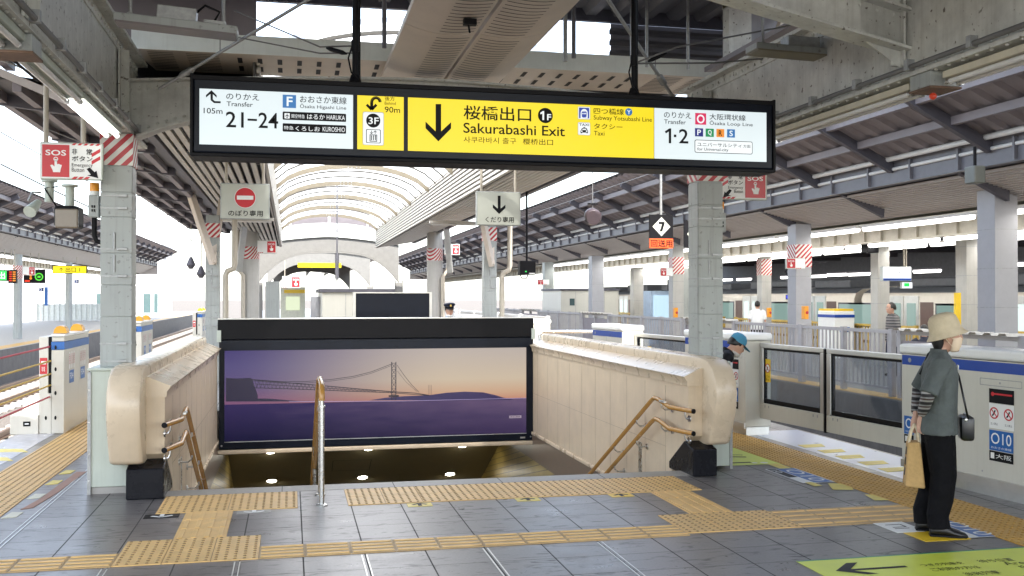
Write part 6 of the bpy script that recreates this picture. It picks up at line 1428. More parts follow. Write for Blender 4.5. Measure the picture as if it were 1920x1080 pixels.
def stop_sign(label, px, py0, py1, pw, Y, ch, full):
    q0 = at(px-pw/2, py1, Y=Y); q1 = at(px+pw/2, py0, Y=Y); w = q1.x-q0.x; h = q1.z-q0.z
    t = thing('stop_position_sign', label, 'sign', (q0.x+w/2, Y, q0.z)); zr = q0.z+h*.285 if full else q0.z
    a = MB(); a.box(q0.x, Y, zr+.004, q1.x, Y+.03, q1.z); a.build('black_plate', M['blackm'], t); P = Plane((q0.x, Y-.002, zr), (1, 0, 0), (0, 0, 1), (0, -1, 0)); hh = q1.z-zr
    a = MB(); P.poly(a, [(w*.5, hh*.90), (w*.88, hh*.5), (w*.5, hh*.10), (w*.12, hh*.5)], .003); a.build('white_diamond', M['ceilsign'], t)
    a = MB(); (P.poly(a, [(w*.38, hh*.70), (w*.63, hh*.70), (w*.63, hh*.62), (w*.53, hh*.30), (w*.42, hh*.30), (w*.52, hh*.61), (w*.38, hh*.61)], .006) if ch == '7' else P.text(a, ch, w*.41, w*.60, hh*.33, hh*.68, .002, .012)); a.build('lettering', M['ink'], t)
    if full:
        a = MB(); a.box(q0.x, Y-.001, q0.z, q1.x, Y+.03, zr); a.build('orange_plate', M['redo'], t); a = MB(); P2 = Plane((q0.x, Y-.003, q0.z), (1, 0, 0), (0, 0, 1), (0, -1, 0)); P2.text(a, '回送用', w*.05, w*.96, h*.035, h*.25, .001, .03); a.build('lettering', M['ink'], t)
    a = MB(); a.tube([(q0.x+w*.5, Y+.02, q1.z), (q0.x+w*.5, Y+.02, 4.3)], .022, 8); a.build('hanger_pole', M['zinc'], t, smooth=60)
stop_sign('black sign with number 7 in a white diamond above an orange plate', 1240, 403, 465, 44, 14, '7', True)
stop_sign('black diamond sign half hidden behind the right column', 1304, 413, 465, 42, 14.3, '8', False)
for lab, x0, x1, y0, y1, Y, flip in (('small SOS sign beside the left round column beyond the no entry sign', 482, 518, 451, 475, 29.5, True), ('small SOS sign hanging under the cream arched frames', 529, 563, 518, 540, 40, True), ('small SOS sign beside the right round column beyond the lightbox', 833, 862, 458, 478, 29.5, True), ('small SOS sign on the lilac column of the right far platform', 1474, 1510, 484, 504, 20, False), ('small SOS sign beside the striped column left of the right column', 1238, 1262, 502, 518, 27.3, False), ('faint small SOS sign by the distant column on the right far platform', 1008, 1030, 524, 534, 42.2, False), ('small SOS sign on the round striped column of the left far platform', 42, 66, 500, 516, 43.3, True)):
    q0 = at(x0, y1, Y=Y); q1 = at(x1, y0, Y=Y); t = sos_sign(lab, q0.x, q1.x, q0.z, q1.z, Y, flip, 'distant SOS signs', False)
    if Y in (40,): on_poles(t, (q0.x+.1,), Y+.03, q1.z, 3.6)
q0 = at(1655, 527, Y=21); q1 = at(1709, 500, Y=21)
t, P, w, h = frame_sign('station_name_board', 'white lit station board with blue foot hanging below the right canopy', 'sign', q0.x, q1.x, q0.z, q1.z, 21, G['board'], .12); on_poles(t, (q0.x+w*.78, q0.x+w*.86), 21.05, q1.z, 3.6)
a = MB(); P.rect(a, .012, w-.012, .012, h*.2, .001); a.build('blue_foot', M['blue'], t); a = MB(); P.text(a, '8', w*.56, w*.60, h*.52, h*.70, .001, .04); a.build('lettering', M['ink'], t)
q0 = at(1691, 541, Y=24); q1 = at(1711, 529, Y=24); t, P, w, h = frame_sign('exit_sign', 'small white sign with green mark below the station board', 'sign', q0.x, q1.x, q0.z, q1.z, 24, G['board'], .08)
a = MB(); P.rect(a, w*.2, w*.7, h*.3, h*.85, .001); a.build('green_mark', G['green'], t)
for lab, px_, X in (('orange call box on the lilac column of the right far platform', 1508, 11.0), ('orange call box on the pale striped column left of the right column', 1266, 11.0), ('orange call box on the striped cream column behind the man in white', 1441, 14.1)):
    q = at(px_, 586, X=X-.28); t = thing('call_box', lab, 'call box', q); a = MB(); a.bevbox(q.x-.06, q.y-.12, q.z-.14, q.x+.04, q.y+.02, q.z+.14, .01); a.build('box', M['orange'], t); a = MB(); a.ball((q.x, q.y-.125, q.z), (.035, .012, .035), 10, 6); a.build('red_button', M['red'], t)
t = frame_box('gate_post', 'white gate post with yellow top and blue band on the right far platform', 'platform gate', 14.6, 25.0, 0, 15.2, 25.9, 1.30, M['gatetop']); a = MB(); a.box(14.595, 24.99, 1.12, 15.205, 25.91, 1.2); a.build('blue_band', M['blue'], t); a = MB(); a.box(14.62, 25.02, 1.302, 15.18, 25.88, 1.36); a.build('yellow_top', M['yellow'], t); a = MB(); a.box(14.75, 24.985, .72, 15.05, 24.998, .86); a.build('blue_label', M['bluel'], t)
# the train
XT = 16.35; TY0, TY1 = 14.0, 62.0; TZ = 1.86
def carriage(lab, y0, y1):
    t = thing('train_car', lab, 'train', (XT+1.4, y0, -1)); a = MB()
    pr = [(XT, -.95), (XT, TZ-.22), (XT+.07, TZ-.06), (XT+.28, TZ+.06), (XT+1.4, TZ+.16), (XT+2.5, TZ+.06), (XT+2.8, TZ-.22), (XT+2.8, -.95)]
    n = len(pr); a.add([(x, y0, z) for x, z in pr]+[(x, y1, z) for x, z in pr], [tuple(range(n)), tuple(range(2*n-1, n-1, -1))]+[(i, (i+1) % n, n+(i+1) % n, n+i) for i in range(n)], 0)
    for i in (2, 3, 4): a.m[2+i] = 1
    a.build('body', [M['trainb'], M['trainr']], t, smooth=30)
    L = y1-y0; nd = 3 if L > 12 else 2
    for k in range(nd):
        yc = y0+L*(k+.5)/nd; 
        for s in (-1, 1):
            a = MB(); a.box(XT-.012, yc+s*.34-.32, -.02, XT-.001, yc+s*.34+.32, 1.72); a.build('door', M['alu'], t)
            a = MB(); a.box(XT-.02, yc+s*.34-.20, .75, XT-.013, yc+s*.34+.20, 1.52); a.build('door_window', G['trainw'] if (k+int(y0)) % 3 == 0 else G['train'], t)
        for s in (-1, 1): a = MB(); a.box(XT-.008, yc+s*1.0-.28, .55, XT-.001, yc+s*1.0+.28, 1.55); a.build('brown_panel', M['trainbr'], t)
        for s in (-1, 1):
            a = MB(); a.box(XT-.010, yc+s*2.1-.70, .82, XT-.001, yc+s*2.1+.70, 1.52); a.build('window_frame', M['rib'], t); a = MB(); a.box(XT-.016, yc+s*2.1-.64, .87, XT-.0105, yc+s*2.1+.64, 1.47); a.build('window', G['train'], t)
    a = MB(); a.box(XT-.012, y0+.1, .36, XT-.001, y1-.1, .44); a.build('brown_stripe', M['trainbr'], t)
    a = MB(); a.box(XT-.014, y0+3.2, 1.60, XT-.001, y0+4.2, 1.76); a.build('destination_board', M['gaterub'], t); a = MB(); P = Plane((XT-.0145, y0+3.7, 1.61), (0, -1, 0), (0, 0, 1), (-1, 0, 0)); P.rect(a, -.45, -.06, .02, .13, .001); a.build('blue_display', G['ledb'], t); a = MB(); P.text(a, '大阪', .0, .4, .03, .12, .001); a.build('white_display', G['board'], t)
    for yy, w_, h_ in ((y0+L*.18, 2.2, .26), (y0+L*.5, 3.0, .30), (y0+L*.82, 2.4, .24)):
        a = MB(); a.bevbox(XT+.7, yy-w_/2, TZ+.10, XT+2.1, yy+w_/2, TZ+.12+h_, .05); a.build('roof_unit', M['trainr'], t)
    return t
carriage('champagne train car with lit windows behind the hat and the big pale column', 14, 26.5); cc = carriage('champagne train car with lit windows behind the striped column of the right far platform', 26.9, 40.6); carriage('farthest champagne train car, behind the man in the white shirt', 41, 55)
t = thing('pantograph', 'dark folded pantograph on the roof of the middle train car', 'pantograph', (XT+1.4, 33, TZ+.2)); a = MB()
for s in (-.5, .5): a.beam((XT+1.4+s, 32, TZ+.2), (XT+1.4+s*.6, 33.3, TZ+.75), .05, .05); a.beam((XT+1.4+s*.6, 33.3, TZ+.75), (XT+1.4+s, 32.3, TZ+1.05), .05, .05)
a.box(XT+.7, 32.2, TZ+1.03, XT+2.1, 32.4, TZ+1.08); a.box(XT+.7, 31.7, TZ+.12, XT+2.1, 33.5, TZ+.2); a.build('frame', M['rib'], t)
for i, (y0, y1) in enumerate(((13, 21), (22.5, 33), (34, 46))):
    t = railing('yellow edge rail of the right far platform in front of the train, %s' % ORD[i], 15.4, y0, y1-y0, 'yellow edge rails before the train', False, .95, mat('rail_yellow', (.45, .30, .06), .5))
# far right: dark hall
t = thing('platform_canopy', 'dark canopy with small lamps above the champagne train', 'canopy', (19, 30, 3.6)); a = MB(); a.box(15.2, 4, 3.9, 27, 60, 4.1); a.build('deck', mat('hall_dark', (.11, .115, .14), .6), t)
for k in range(11):
    y = 7+k*4.8; a = MB(); a.add([(15.2, y-.1, 3.5), (18, y-.1, 3.1), (19.5, y-.1, 3.4), (27, y-.1, 3.5), (27, y-.1, 3.9), (15.2, y-.1, 3.9), (15.2, y+.1, 3.5), (18, y+.1, 3.1), (19.5, y+.1, 3.4), (27, y+.1, 3.5), (27, y+.1, 3.9), (15.2, y+.1, 3.9)], [tuple(range(6)), tuple(range(11, 5, -1))]+[(i, (i+1) % 6, 6+(i+1) % 6, 6+i) for i in range(6)]); a.build('truss', M['rib'], t)
a = MB(); a.box(26.8, 4, -1, 27.1, 60, 5.5); tag(a.build('hall_wall', mat('hall_wall', (.2, .21, .24), .7)), 'dark bluish hall wall far behind the champagne train', 'wall')
lampd = None; gl = 'small lamps of the dark hall behind the train'
for i, (px_, py_) in enumerate(((1480, 518), (1532, 516), (1570, 513), (1610, 512), (1738, 506), (1395, 522), (1360, 523), (1905, 493))):
    q = at(px_, py_, X=21); lab = 'small white lamp in the dark hall, ' + ['left of the lilac column', 'right of the lilac column', 'above the pantograph', 'right of the pantograph', 'right of the white station board', 'above the far train car', 'at the edge of the right column', 'at the far right edge'][i]
    if lampd is None:
        lampd = thing('hall_lamp', lab, 'lamp', (0, 0, 0), gl); a = MB(); a.box(-.06, -.75, 0, .06, .75, .05); a.build('housing', M['rib'], lampd); a = MB(); a.tube([(0, -.7, -.04), (0, .7, -.04)], .06, 8); a.build('tube', G['tubef'], lampd, smooth=60); lampd.location = q
    else: dup(lampd, q, 0, lab)

# ---- beyond the lightbox
q0 = at(667, 600, Y=19); q1 = at(805, 549, Y=19)
t = thing('display_board', 'dark blank display board in a thin steel frame behind the lightbox', 'display', ((q0.x+q1.x)/2, 19, 0)); a = MB(); a.box(q0.x, 19, .5, q1.x, 19.1, q1.z-.01); a.build('dark_panel', M['black'], t)
a = MB(); a.box(q0.x-.05, 18.985, .4, q0.x-.001, 19.1, q1.z+.012); a.box(q1.x+.001, 18.985, .4, q1.x+.05, 19.1, q1.z+.012); a.box(q0.x, 18.985, q1.z-.009, q1.x, 19.1, q1.z+.012); a.build('frame', M['alu'], t)
for x in (q0.x-.02, q1.x+.02): a = MB(); a.tube([(x, 19.05, 0), (x, 19.05, .5)], .03, 8); a.build('leg', M['alu'], t)
q0 = at(604, 600, Y=24); q1 = at(672, 548, Y=24); frame_box('equipment_hut', 'pale grey panelled hut with dark roof left of the dark display board', 'hut', q0.x, 24, 0, q1.x+.8, 27.5, q1.z, M['gate'], M['rib'], 2)
for i, (px0, px1, Y) in enumerate(((583, 592, 28), (592, 600, 25.6))):
    q0 = at(px0, 600, Y=Y); q1 = at(px1, 556, Y=Y); frame_box('slim_cabinet', 'slim pale cabinet %s of the hut behind the lightbox' % ['second to the left', 'directly left'][i], 'cabinet', q0.x, Y, 0, q1.x, Y+.4, q1.z, M['lilac'])
q0 = at(498, 600, Y=32); q1 = at(524, 528, Y=32); frame_box('steel_cupboard', 'tall plain grey cupboard beside the left round column', 'cupboard', q0.x, 32, 0, q1.x, 33, q1.z, M['column'])
q0 = at(526, 605, Y=60); q1 = at(572, 548, Y=60); t = frame_box('waiting_room', 'bright cream waiting room far along the platform', 'shelter', q0.x, 60, 0, q1.x, 64, q1.z+.3, mat('wait_cream', (.6, .6, .48), .5)); a = MB(); a.box(q0.x+.3, 59.98, .9, q1.x-.3, 59.995, 1.7); a.build('lit_window', glow('wait_light', (215, 225, 190), .95), t); a = MB(); a.box(q0.x+.2, 59.97, 1.9, q1.x, 59.99, 2.1); a.build('yellow_sign', M['yellow'], t)
q0 = at(560, 438, Y=39); q1 = at(652, 428, Y=39)
a = MB(); a.box(q0.x, 44, 2.95, q1.x, 44.1, 3.15); tag(a.build('hanging_sign', G['wyel']), 'narrow yellow sign glimpsed under the nearest cream arched frame', 'sign')
q = at(632, 400, Y=26); a = MB(); a.tube([(q.x, 26, 2.1), (q.x, 26, 4.75)], .02, 8); a.tube([(q.x, 26, 2.15), (q.x, 26, 2.8)], .05, 8); tag(a.build('hanging_antenna', M['beamb'], smooth=60), 'long thin pole hanging from the skylight over the lightbox', 'pole')
t = thing('steel_canopy', 'cream gabled frame roof far along our platform', 'canopy', (1.4, 50, 4)); a = MB()
for s in (-1, 1): a.add([(1.42, 52.2, 4.05), (1.42+s*3.2, 52.2, 3.72), (1.42+s*3.2, 95, 3.72), (1.42, 95, 4.05)], [(0, 1, 2, 3)])
a.build('roof_sheet', M['slatp'], t)
for x in (1.42-1.6, 1.42, 1.42+1.6): a = MB(); a.box(x-.06, 52.3, 3.62, x+.06, 95, 3.78 if x != 1.42 else 3.95); a.build('purlin', mlight, t)
# ---- the far left: boards, signs, fence, buildings
def lit_sign(name, lab, x0, y0, x1, y1, Y, m, cat='sign', txt=None, tm=None, pole=True):
    q0 = at(x0, y1, Y=Y); q1 = at(x1, y0, Y=Y); t, P, w, h = frame_sign(name, lab, cat, q0.x, q1.x, q0.z, q1.z, Y, m, .15, M['blackm'], border=.03)
    if txt: a = MB(); P.text(a, txt, w*.2, w*.8, h*.2, h*.8, .002, .02); a.build('lettering', tm, t)
    if pole: on_poles(t, (q0.x+w*.3, q0.x+w*.7), Y+.08, q1.z, 3.5)
    return t, P, w, h
lit_sign('exit_sign', 'green lit exit sign at the far left under the left canopy', -8, 506, 14, 527, 41, G['green'], txt='出', tm=G['board'])
t, P, w, h = lit_sign('departure_board', 'dark departure board with red and amber rows, left of the striped round column', 15, 506, 31, 531, 41.2, M['blackm'], 'display')
a = MB()
for i in range(5): P.rect(a, w*.12, w*.45, h*(.15+.16*i), h*(.24+.16*i), .001)
a.build('red_row', G['ledr'], t); a = MB()
for i in range(5): P.rect(a, w*.55, w*.9, h*(.15+.16*i), h*(.24+.16*i), .001)
a.build('amber_row', G['ledo'], t)
t, P, w, h = lit_sign('departure_board', 'dark departure board with round green clock, right of the striped round column', 44, 505, 84, 531, 44.6, M['blackm'], 'display')
a = MB(); P.ring(a, w*.73, h*.46, h*.2, h*.28, .001, n=18); P.line(a, [(w*.66, h*.46), (w*.8, h*.46)], .08, .001); a.build('green_clock', G['ledg'], t); a = MB(); P.rect(a, w*.06, w*.3, h*.1, h*.22, .001); a.build('red_row', G['ledr'], t); a = MB(); P.disc(a, w*.34, h*.55, .05, .001); P.disc(a, w*.34, h*.35, .05, .001); a.build('amber_dot', G['ledo'], t)
lit_sign('direction_sign', 'yellow lit direction sign with up arrow under the left far canopy', 98, 498, 163, 513, 49, G['wyel'], txt='↑ 出口 1', tm=M['ink'])
lit_sign('platform_number_sign', 'small dark blue sign beside the second round column of the left far platform', 139, 524, 147, 532, 52.5, M['blue'], txt='3', tm=M['white'], pole=False)
lit_sign('platform_number_sign', 'small dark blue sign by the tall blue panel on the left far platform', 73, 539, 81, 547, 54, M['blue'], txt='2', tm=M['white'], pole=False)
a = MB(); q0 = at(83, 573, Y=57); q1 = at(89, 538, Y=57); a.box(q0.x, 57, q0.z, q1.x, 57.15, q1.z); tag(a.build('blue_banner', M['bluel']), 'tall narrow blue panel on the left far platform', 'banner')
t = thing('ribbed_fence', 'white ribbed fence at the back of the left far platform', 'fence', (-15.8, 60, 0)); a = MB(); a.sheet((-17.2, 74, .05), (5.2, 0, 0), (0, 0, 1.15), (0, -1, 0), .35, .08); a.build('sheet', mat('fence_white', (.55, .58, .56), .5), t, fix=False)
for x in (-17, -15.5, -14, -12.4): a = MB(); a.box(x-.04, 74.05, 0, x+.04, 74.12, 1.25); a.build('post', M['zinc'], t)
t = thing('station_building', 'white building with dark arched windows beyond the left tracks', 'building', (-20, 110, 0)); a = MB(); a.box(-45, 110, -1, -13.2, 120, 9); a.build('wall', M['bld'], t)
for i, (x0, x1) in enumerate(((-14.95, -14.2), (-13.9, -13.5), (-18, -17.2), (-19.5, -18.8))):
    a = MB(); a.box(x0, 109.96, -.6, x1, 109.995, 2.0); a.build('window', M['glassd'], t)
for lab, px_, py_ in (('small dark lamp hanging in the white gap left of the no entry sign, lower one', 377, 507), ('small dark lamp hanging in the white gap left of the no entry sign, upper one', 358, 490)):
    q = at(px_, py_, Y=30); t = thing('hanging_lamp', lab, 'lamp', q); a = MB(); a.tube([(q.x, 30, q.z+.12), (q.x, 30, 4.1)], .02, 8); a.build('hanger_pole', M['pipeb'], t, smooth=60); a = MB(); a.tube([(q.x, 30, q.z-.22), (q.x, 30, q.z-.1), (q.x, 30, q.z+.12)], [.05, .13, .04], 12); a.build('shade', M['rib'], t, smooth=50)
wire('thin overhead wire sloping across the white gap under the left canopy', [at(0, 307, Y=24), at(90, 352, Y=26), at(210, 408, Y=30)], .02)
wire('upper thin contact wire over the left tracks', [(-5, -5, 4.6), (-5, 60, 4.6)], .012); wire('thin contact wire over the right track behind the screen doors', [(8, 2, 4.5), (8, 120, 4.5)], .010)

# ================================================================ people
def oval(c, rx, ry, n=18, tilt=0.0):
    c = Vector(c); return [c+Vector((rx*math.cos(t*2*math.pi/n), ry*math.sin(t*2*math.pi/n), tilt*rx*math.cos(t*2*math.pi/n))) for t in range(n)]
def head_shape(b, H):
    """skull, jaw, nose, ears, neck; H = centre between the ears; x is forward"""
    H = Vector(H); n = 18
    prof = [(-.118, .012, .030, .026), (-.105, .020, .044, .040), (-.08, .014, .064, .054), (-.045, .006, .078, .063), (0, 0, .090, .070), (.04, -.002, .094, .073), (.075, -.006, .086, .068), (.10, -.010, .064, .052), (.116, -.012, .03, .026)]
    b.loft([oval(H+Vector((cx+.004, 0, z)), rx, ry, n) for z, cx, rx, ry in prof])
    b.loft([oval(H+Vector((.085, 0, -.045)), .020, .017, 8), oval(H+Vector((.094, 0, -.03)), .022, .013, 8), oval(H+Vector((.088, 0, .015)), .012, .009, 8)])
    b.ball(H+Vector((.078, 0, -.078)), (.016, .022, .010), 10, 6); b.ball(H+Vector((.068, 0, -.108)), (.02, .024, .016), 10, 6)
    for s in (-1, 1): b.ball(H+Vector((-.008, s*.073, -.012)), (.018, .010, .030), 8, 6)
def hand_shape(b, w, d, out, s=1.0, curl=.6):
    """palm and five unequal curled fingers; w wrist, d direction of the fingers, out = thumb side"""
    w = Vector(w); d = Vector(d).normalized(); o = Vector(out); o = (o-d*o.dot(d)).normalized(); nn = d.cross(o)
    b.tube([w-d*.03*s, w, w+d*.035*s, w+d*.075*s, w+d*.088*s], [(.020*s, .017*s), (.021*s, .016*s), (.033*s, .014*s), (.037*s, .013*s), (.033*s, .010*s)], 12)
    for k, (off, L) in enumerate(((.027, .066), (.009, .076), (-.010, .071), (-.027, .056))):
        p0 = w+d*.080*s+o*off*s; p1 = p0+d*L*.42*s+nn*curl*.010*s; p2 = p1+(d*.6+nn*curl).normalized()*L*.33*s; p3 = p2+(d*.15+nn*curl*1.2).normalized()*L*.27*s
        b.tube([p0-d*.02*s, p0, p1, p2, p3], [.0085*s, .0092*s, .0085*s, .0078*s, .006*s], 8)
    t0 = w+d*.022*s+o*.020*s; b.tube([t0, t0+(d*.5+o).normalized()*.032*s, t0+(d*.9+o*.8).normalized()*.055*s+nn*.006*s, t0+(d+o*.55).normalized()*.074*s+nn*.016*s], [.013*s, .0115*s, .010*s, .007*s], 8)
def shoe(x, y, z, L, w, h, par, m):
    a = MB(); n = 14; r = []
    for f, ww, hh in ((0, .55, .55), (.06, .8, .95), (.25, .92, 1.0), (.45, .9, .92), (.62, 1.0, .62), (.8, 1.0, .46), (.93, .8, .36), (1.0, .4, .2)):
        xx = x+(f-.45)*L; r.append([Vector((xx, y+ww*w/2*math.cos(t*2*math.pi/n), z+max(0, h*hh*(.5+.5*math.sin(t*2*math.pi/n))))) for t in range(n)])
    a.loft(r); o = a.build('shoe', m, par, smooth=True); b = MB(); b.bevbox(x-.46*L, y-w*.47, z+.0005, x+.52*L, y+w*.47, z+.018, .008); b.build('sole', M['blackm'], o); return o
def person(label, loc, rz, top, bottom, shoem, headwear=None, k=1.0, J=None, skin='skin', sleeve='short', vox=.011, lean=0.0, hairlen=.02, extra=None):
    t = thing('person', label, 'person', (0, 0, 0)); j = dict(head=(.03, 0, 1.45), sh=(-.01, .175, 1.25), elR=(-.04, -.225, 1.0), wrR=(.02, -.225, .78), elL=(-.04, .225, 1.0), wrL=(.02, .225, .78),
        kneeR=(.02, -.09, .44), ankR=(-.03, -.095, .09), kneeL=(.02, .09, .44), ankL=(-.03, .095, .09), hdR=(.05, 0, -1), hdL=(.05, 0, -1), hem=.74, slR=.86, hemr=(.15, .20))
    if J: j.update(J)
    H = Vector(j['head']); shR = Vector((j['sh'][0], -j['sh'][1], j['sh'][2])); shL = Vector(j['sh'])
    V = {q: Vector(j[q]) for q in ('elR', 'wrR', 'elL', 'wrL', 'kneeR', 'ankR', 'kneeL', 'ankL', 'hdR', 'hdL')}
    chest = Vector((j['sh'][0]+.01, 0, j['sh'][2]-.10)); nb = Vector((j['sh'][0]+.005, 0, j['sh'][2]+.055)); hip = Vector((-.01, 0, .80))
    b = MB(); head_shape(b, H)
    b.tube([H+Vector((-.012, 0, -.06)), (H+nb)/2+Vector((-.005, 0, -.02)), nb+Vector((0, 0, -.06))], [.050, .046, .055], 14)
    b.loft([oval(hip+Vector((0, 0, -.07)), .10, .14), oval(hip, .105, .155), oval(hip.lerp(chest, .45), .085, .125), oval(chest, .10, .15), oval(chest+Vector((0, 0, .08)), .085, .16), oval(nb+Vector((0, 0, -.02)), .055, .09), oval(nb+Vector((0, 0, .01)), .05, .055)])
    for s_, sh, el, wr, hd in ((-1, shR, V['elR'], V['wrR'], V['hdR']), (1, shL, V['elL'], V['wrL'], V['hdL'])):
        b.tube([sh+Vector((0, -s_*.05, .0)), sh, sh.lerp(el, .5), el, el.lerp(wr, .35), wr], [.05, .047, .040, .034, .034, .021], 12)
        hand_shape(b, wr, hd, (1, 0, .2) if abs(hd.x) < .5 else (0, -s_, 0))
    for y_, kn, an in ((-1, V['kneeR'], V['ankR']), (1, V['kneeL'], V['ankL'])):
        hp = hip+Vector((0, y_*.085, -.04)); b.tube([hp, hp.lerp(kn, .5), kn, kn.lerp(an, .35), an, an+Vector((.04, 0, -.05))], [.085, .07, .05, .048, .034, .03], 12)
    body = b.build('body', M[skin], t, remesh=vox, smooth=True)
    # clothes: shirt, trousers, shoes
    b = MB(); hr = j['hemr']; hz = j['hem']; mid = Vector(((chest.x+hip.x)/2-.0, 0, (chest.z+hz)/2))
    b.loft([oval((hip.x, 0, hz), hr[0], hr[1], 22, .0), oval((hip.x, 0, hz+.05), hr[0]*.99, hr[1]*.99, 22), oval(mid, hr[0]*.92, hr[1]*.96, 22), oval(chest, .125, .185, 22), oval(chest+Vector((0, 0, .09)), .105, .180, 22), oval(nb+Vector((-.005, 0, -.03)), .075, .105, 22), oval(nb+Vector((0, 0, .012)), .062, .066, 22)])
    sm = j['slR']
    for sh, el, wr in ((shR, V['elR'], V['wrR']), (shL, V['elL'], V['wrL'])):
        e2 = sh.lerp(el, sm) if sm <= 1 else el.lerp(wr, sm-1); pts = [sh+(chest-sh)*.35+Vector((0, 0, .05)), sh+Vector((0, 0, -.01)), sh.lerp(el, .5)]+([el] if sm > 1 else [])+[e2]
        b.tube(pts, [.075, .072, .066]+([.056] if sm > 1 else [])+[.064 if sm <= 1 else .040], 14)
    b.build('shirt', top, t, remesh=vox*.9, smooth=True)
    b = MB(); b.tube([nb+Vector((-.002, 0, -.012)), nb+Vector((.0, 0, .035))], [(.066, .070), (.060, .062)], 18, cap=False); b.build('collar', top, t, smooth=True)
    if sleeve == 'long' or sleeve == 'stripe':
        for el, sh, wr in ((V['elR'], shR, V['wrR']), (V['elL'], shL, V['wrL'])):
            b = MB(); b.tube([sh.lerp(el, .7), el, el.lerp(wr, .5), el.lerp(wr, .93)], [.046, .048, .043, .036], 14); b.build('sleeve', M['sleeve'] if sleeve == 'stripe' else top, t, remesh=.009, smooth=True)
    b = MB(); b.loft([oval(hip+Vector((0, 0, -.13)), .115, .165, 20), oval(hip+Vector((0, 0, .02)), .125, .172, 20)])
    for y_, kn, an in ((-1, V['kneeR'], V['ankR']), (1, V['kneeL'], V['ankL'])):
        hp = hip+Vector((0, y_*.083, -.06)); b.tube([hp, hp.lerp(kn, .35), hp.lerp(kn, .75), kn, kn.lerp(an, .5), an+Vector((-.005, 0, .06)), an+Vector((.005, 0, -.03))], [(.105, .100), (.104, .092), (.096, .084), (.090, .080), (.085, .074), (.076, .068), (.078, .070)], 16)
    b.build('trousers', bottom, t, remesh=vox, smooth=True)
    for an in (V['ankR'], V['ankL']): shoe(an.x+.055, an.y, 0 if abs(an.z-.09) < .03 else an.z-.09, .255, .094, .10, t, shoem)
    # face and hair
    for s in (-1, 1):
        b = MB(); b.ball(H+Vector((.078, s*.030, .004)), (.010, .014, .007), 8, 6); o = b.build('eye', M['white'], t, smooth=True); c = MB(); c.ball(H+Vector((.0865, s*.030, .004)), (.003, .006, .006), 8, 6); c.build('iris', M['hair'], o, smooth=True)
        b = MB(); b.tube([H+Vector((.082, s*.048, .022)), H+Vector((.090, s*.030, .028)), H+Vector((.090, s*.014, .024))], .0045, 6); b.build('eyebrow', M['hair'], t, smooth=True)
    b = MB(); b.tube([H+Vector((.083, -.022, -.077)), H+Vector((.093, 0, -.078)), H+Vector((.083, .022, -.077))], .005, 6); b.build('lip', mat('lip', (.35, .13, .11), .5), t, smooth=True)
    if hairlen is not None:
        b = MB(); n = 18; r = []
        for f in range(9):
            th = math.pi*(.0+f/8*.62); rr = math.sin(th); zz = math.cos(th)
            r.append([H+Vector((-.018+.100*rr*math.cos(a_), .081*rr*math.sin(a_), .028+.105*zz-(.03*max(0, -math.cos(a_))*f/8))) if math.cos(a_) < .55 or f < 5 else H+Vector((-.018+.094*rr*math.cos(a_)*.9, .078*rr*math.sin(a_), .03+.095*max(zz, .42))) for a_ in [q*2*math.pi/n for q in range(n)]])
        r[0] = [q+Vector((.002*math.cos(i), .002*math.sin(i), 0)) for i, q in enumerate(r[0])]
        b.loft(r)
        if hairlen > .03: b.loft([oval(H+Vector((-.05, 0, -.02)), .052, .070, 14), oval(H+Vector((-.055, 0, -.06)), .048, .062, 14), oval(H+Vector((-.052, 0, -.02-hairlen)), .03, .045, 14)])
        b.build('hair', M['hair'], t, remesh=.007, smooth=True)
    if headwear: headwear(t, H)
    if extra: extra(t, H)
    t.location = loc; t.rotation_euler = (0, lean, rz); t.scale = (k, k, k); return t
def bucket_hat(t, H):
    b = MB(); n = 28; r = []; ax = R(16)
    def ring(h, rx, ry): 
        out = []
        for i in range(n):
            a_ = i*2*math.pi/n; p = Vector((rx*math.cos(a_), ry*math.sin(a_), h)); out.append(H+Vector((-.014, 0, .050))+Matrix.Rotation(-ax, 3, 'Y') @ p)
        return out
    prof = [(-.064, .140, .128), (-.068, .146, .133), (-.062, .143, .130), (-.038, .124, .113), (-.015, .112, .102), (.03, .107, .097), (.068, .100, .091), (.094, .082, .074), (.108, .05, .045), (.112, .012, .01)]
    b.loft([ring(-.074, .124, .117), ring(-.02, .103, .094)]+[]) if False else None
    b.loft([ring(*q) for q in prof], False); o = b.build('bucket_hat', M['strawhat'], t, smooth=True)
    md = o.modifiers.new('s', 'SOLIDIFY'); md.thickness = .004; md.offset = -1
def mask(t, H):
    b = MB(); rows = []
    for z, x, w, dx in ((-.008, .090, .058, .030), (-.028, .106, .066, .034), (-.055, .104, .068, .036), (-.085, .096, .062, .034), (-.112, .082, .050, .030), (-.124, .066, .040, .02)):
        rows.append([H+Vector((x-dx*2.1*(abs(u)**2.2), w*u*1.02, z)) for u in (-1, -.75, -.5, -.25, 0, .25, .5, .75, 1)])
    vs = [p for r_ in rows for p in r_]; fs = [(i*9+q, i*9+q+1, (i+1)*9+q+1, (i+1)*9+q) for i in range(len(rows)-1) for q in range(8)]
    b.add(vs, fs); o = b.build('face_mask', M['mask'], t, smooth=True); md = o.modifiers.new('s', 'SOLIDIFY'); md.thickness = .003
    for s in (-1, 1):
        b = MB(); b.tube([H+Vector((.035, s*.068, -.035)), H+Vector((.012, s*.078, .0)), H+Vector((-.015, s*.082, .01)), H+Vector((-.016, s*.080, -.03)), H+Vector((.03, s*.064, -.085))], .0022, 6); b.build('mask_loop', M['mask'], t)
wl = at(1762, 1001, Z=0); wrz = R(-28)
def w_head(t, H): bucket_hat(t, H); mask(t, H)
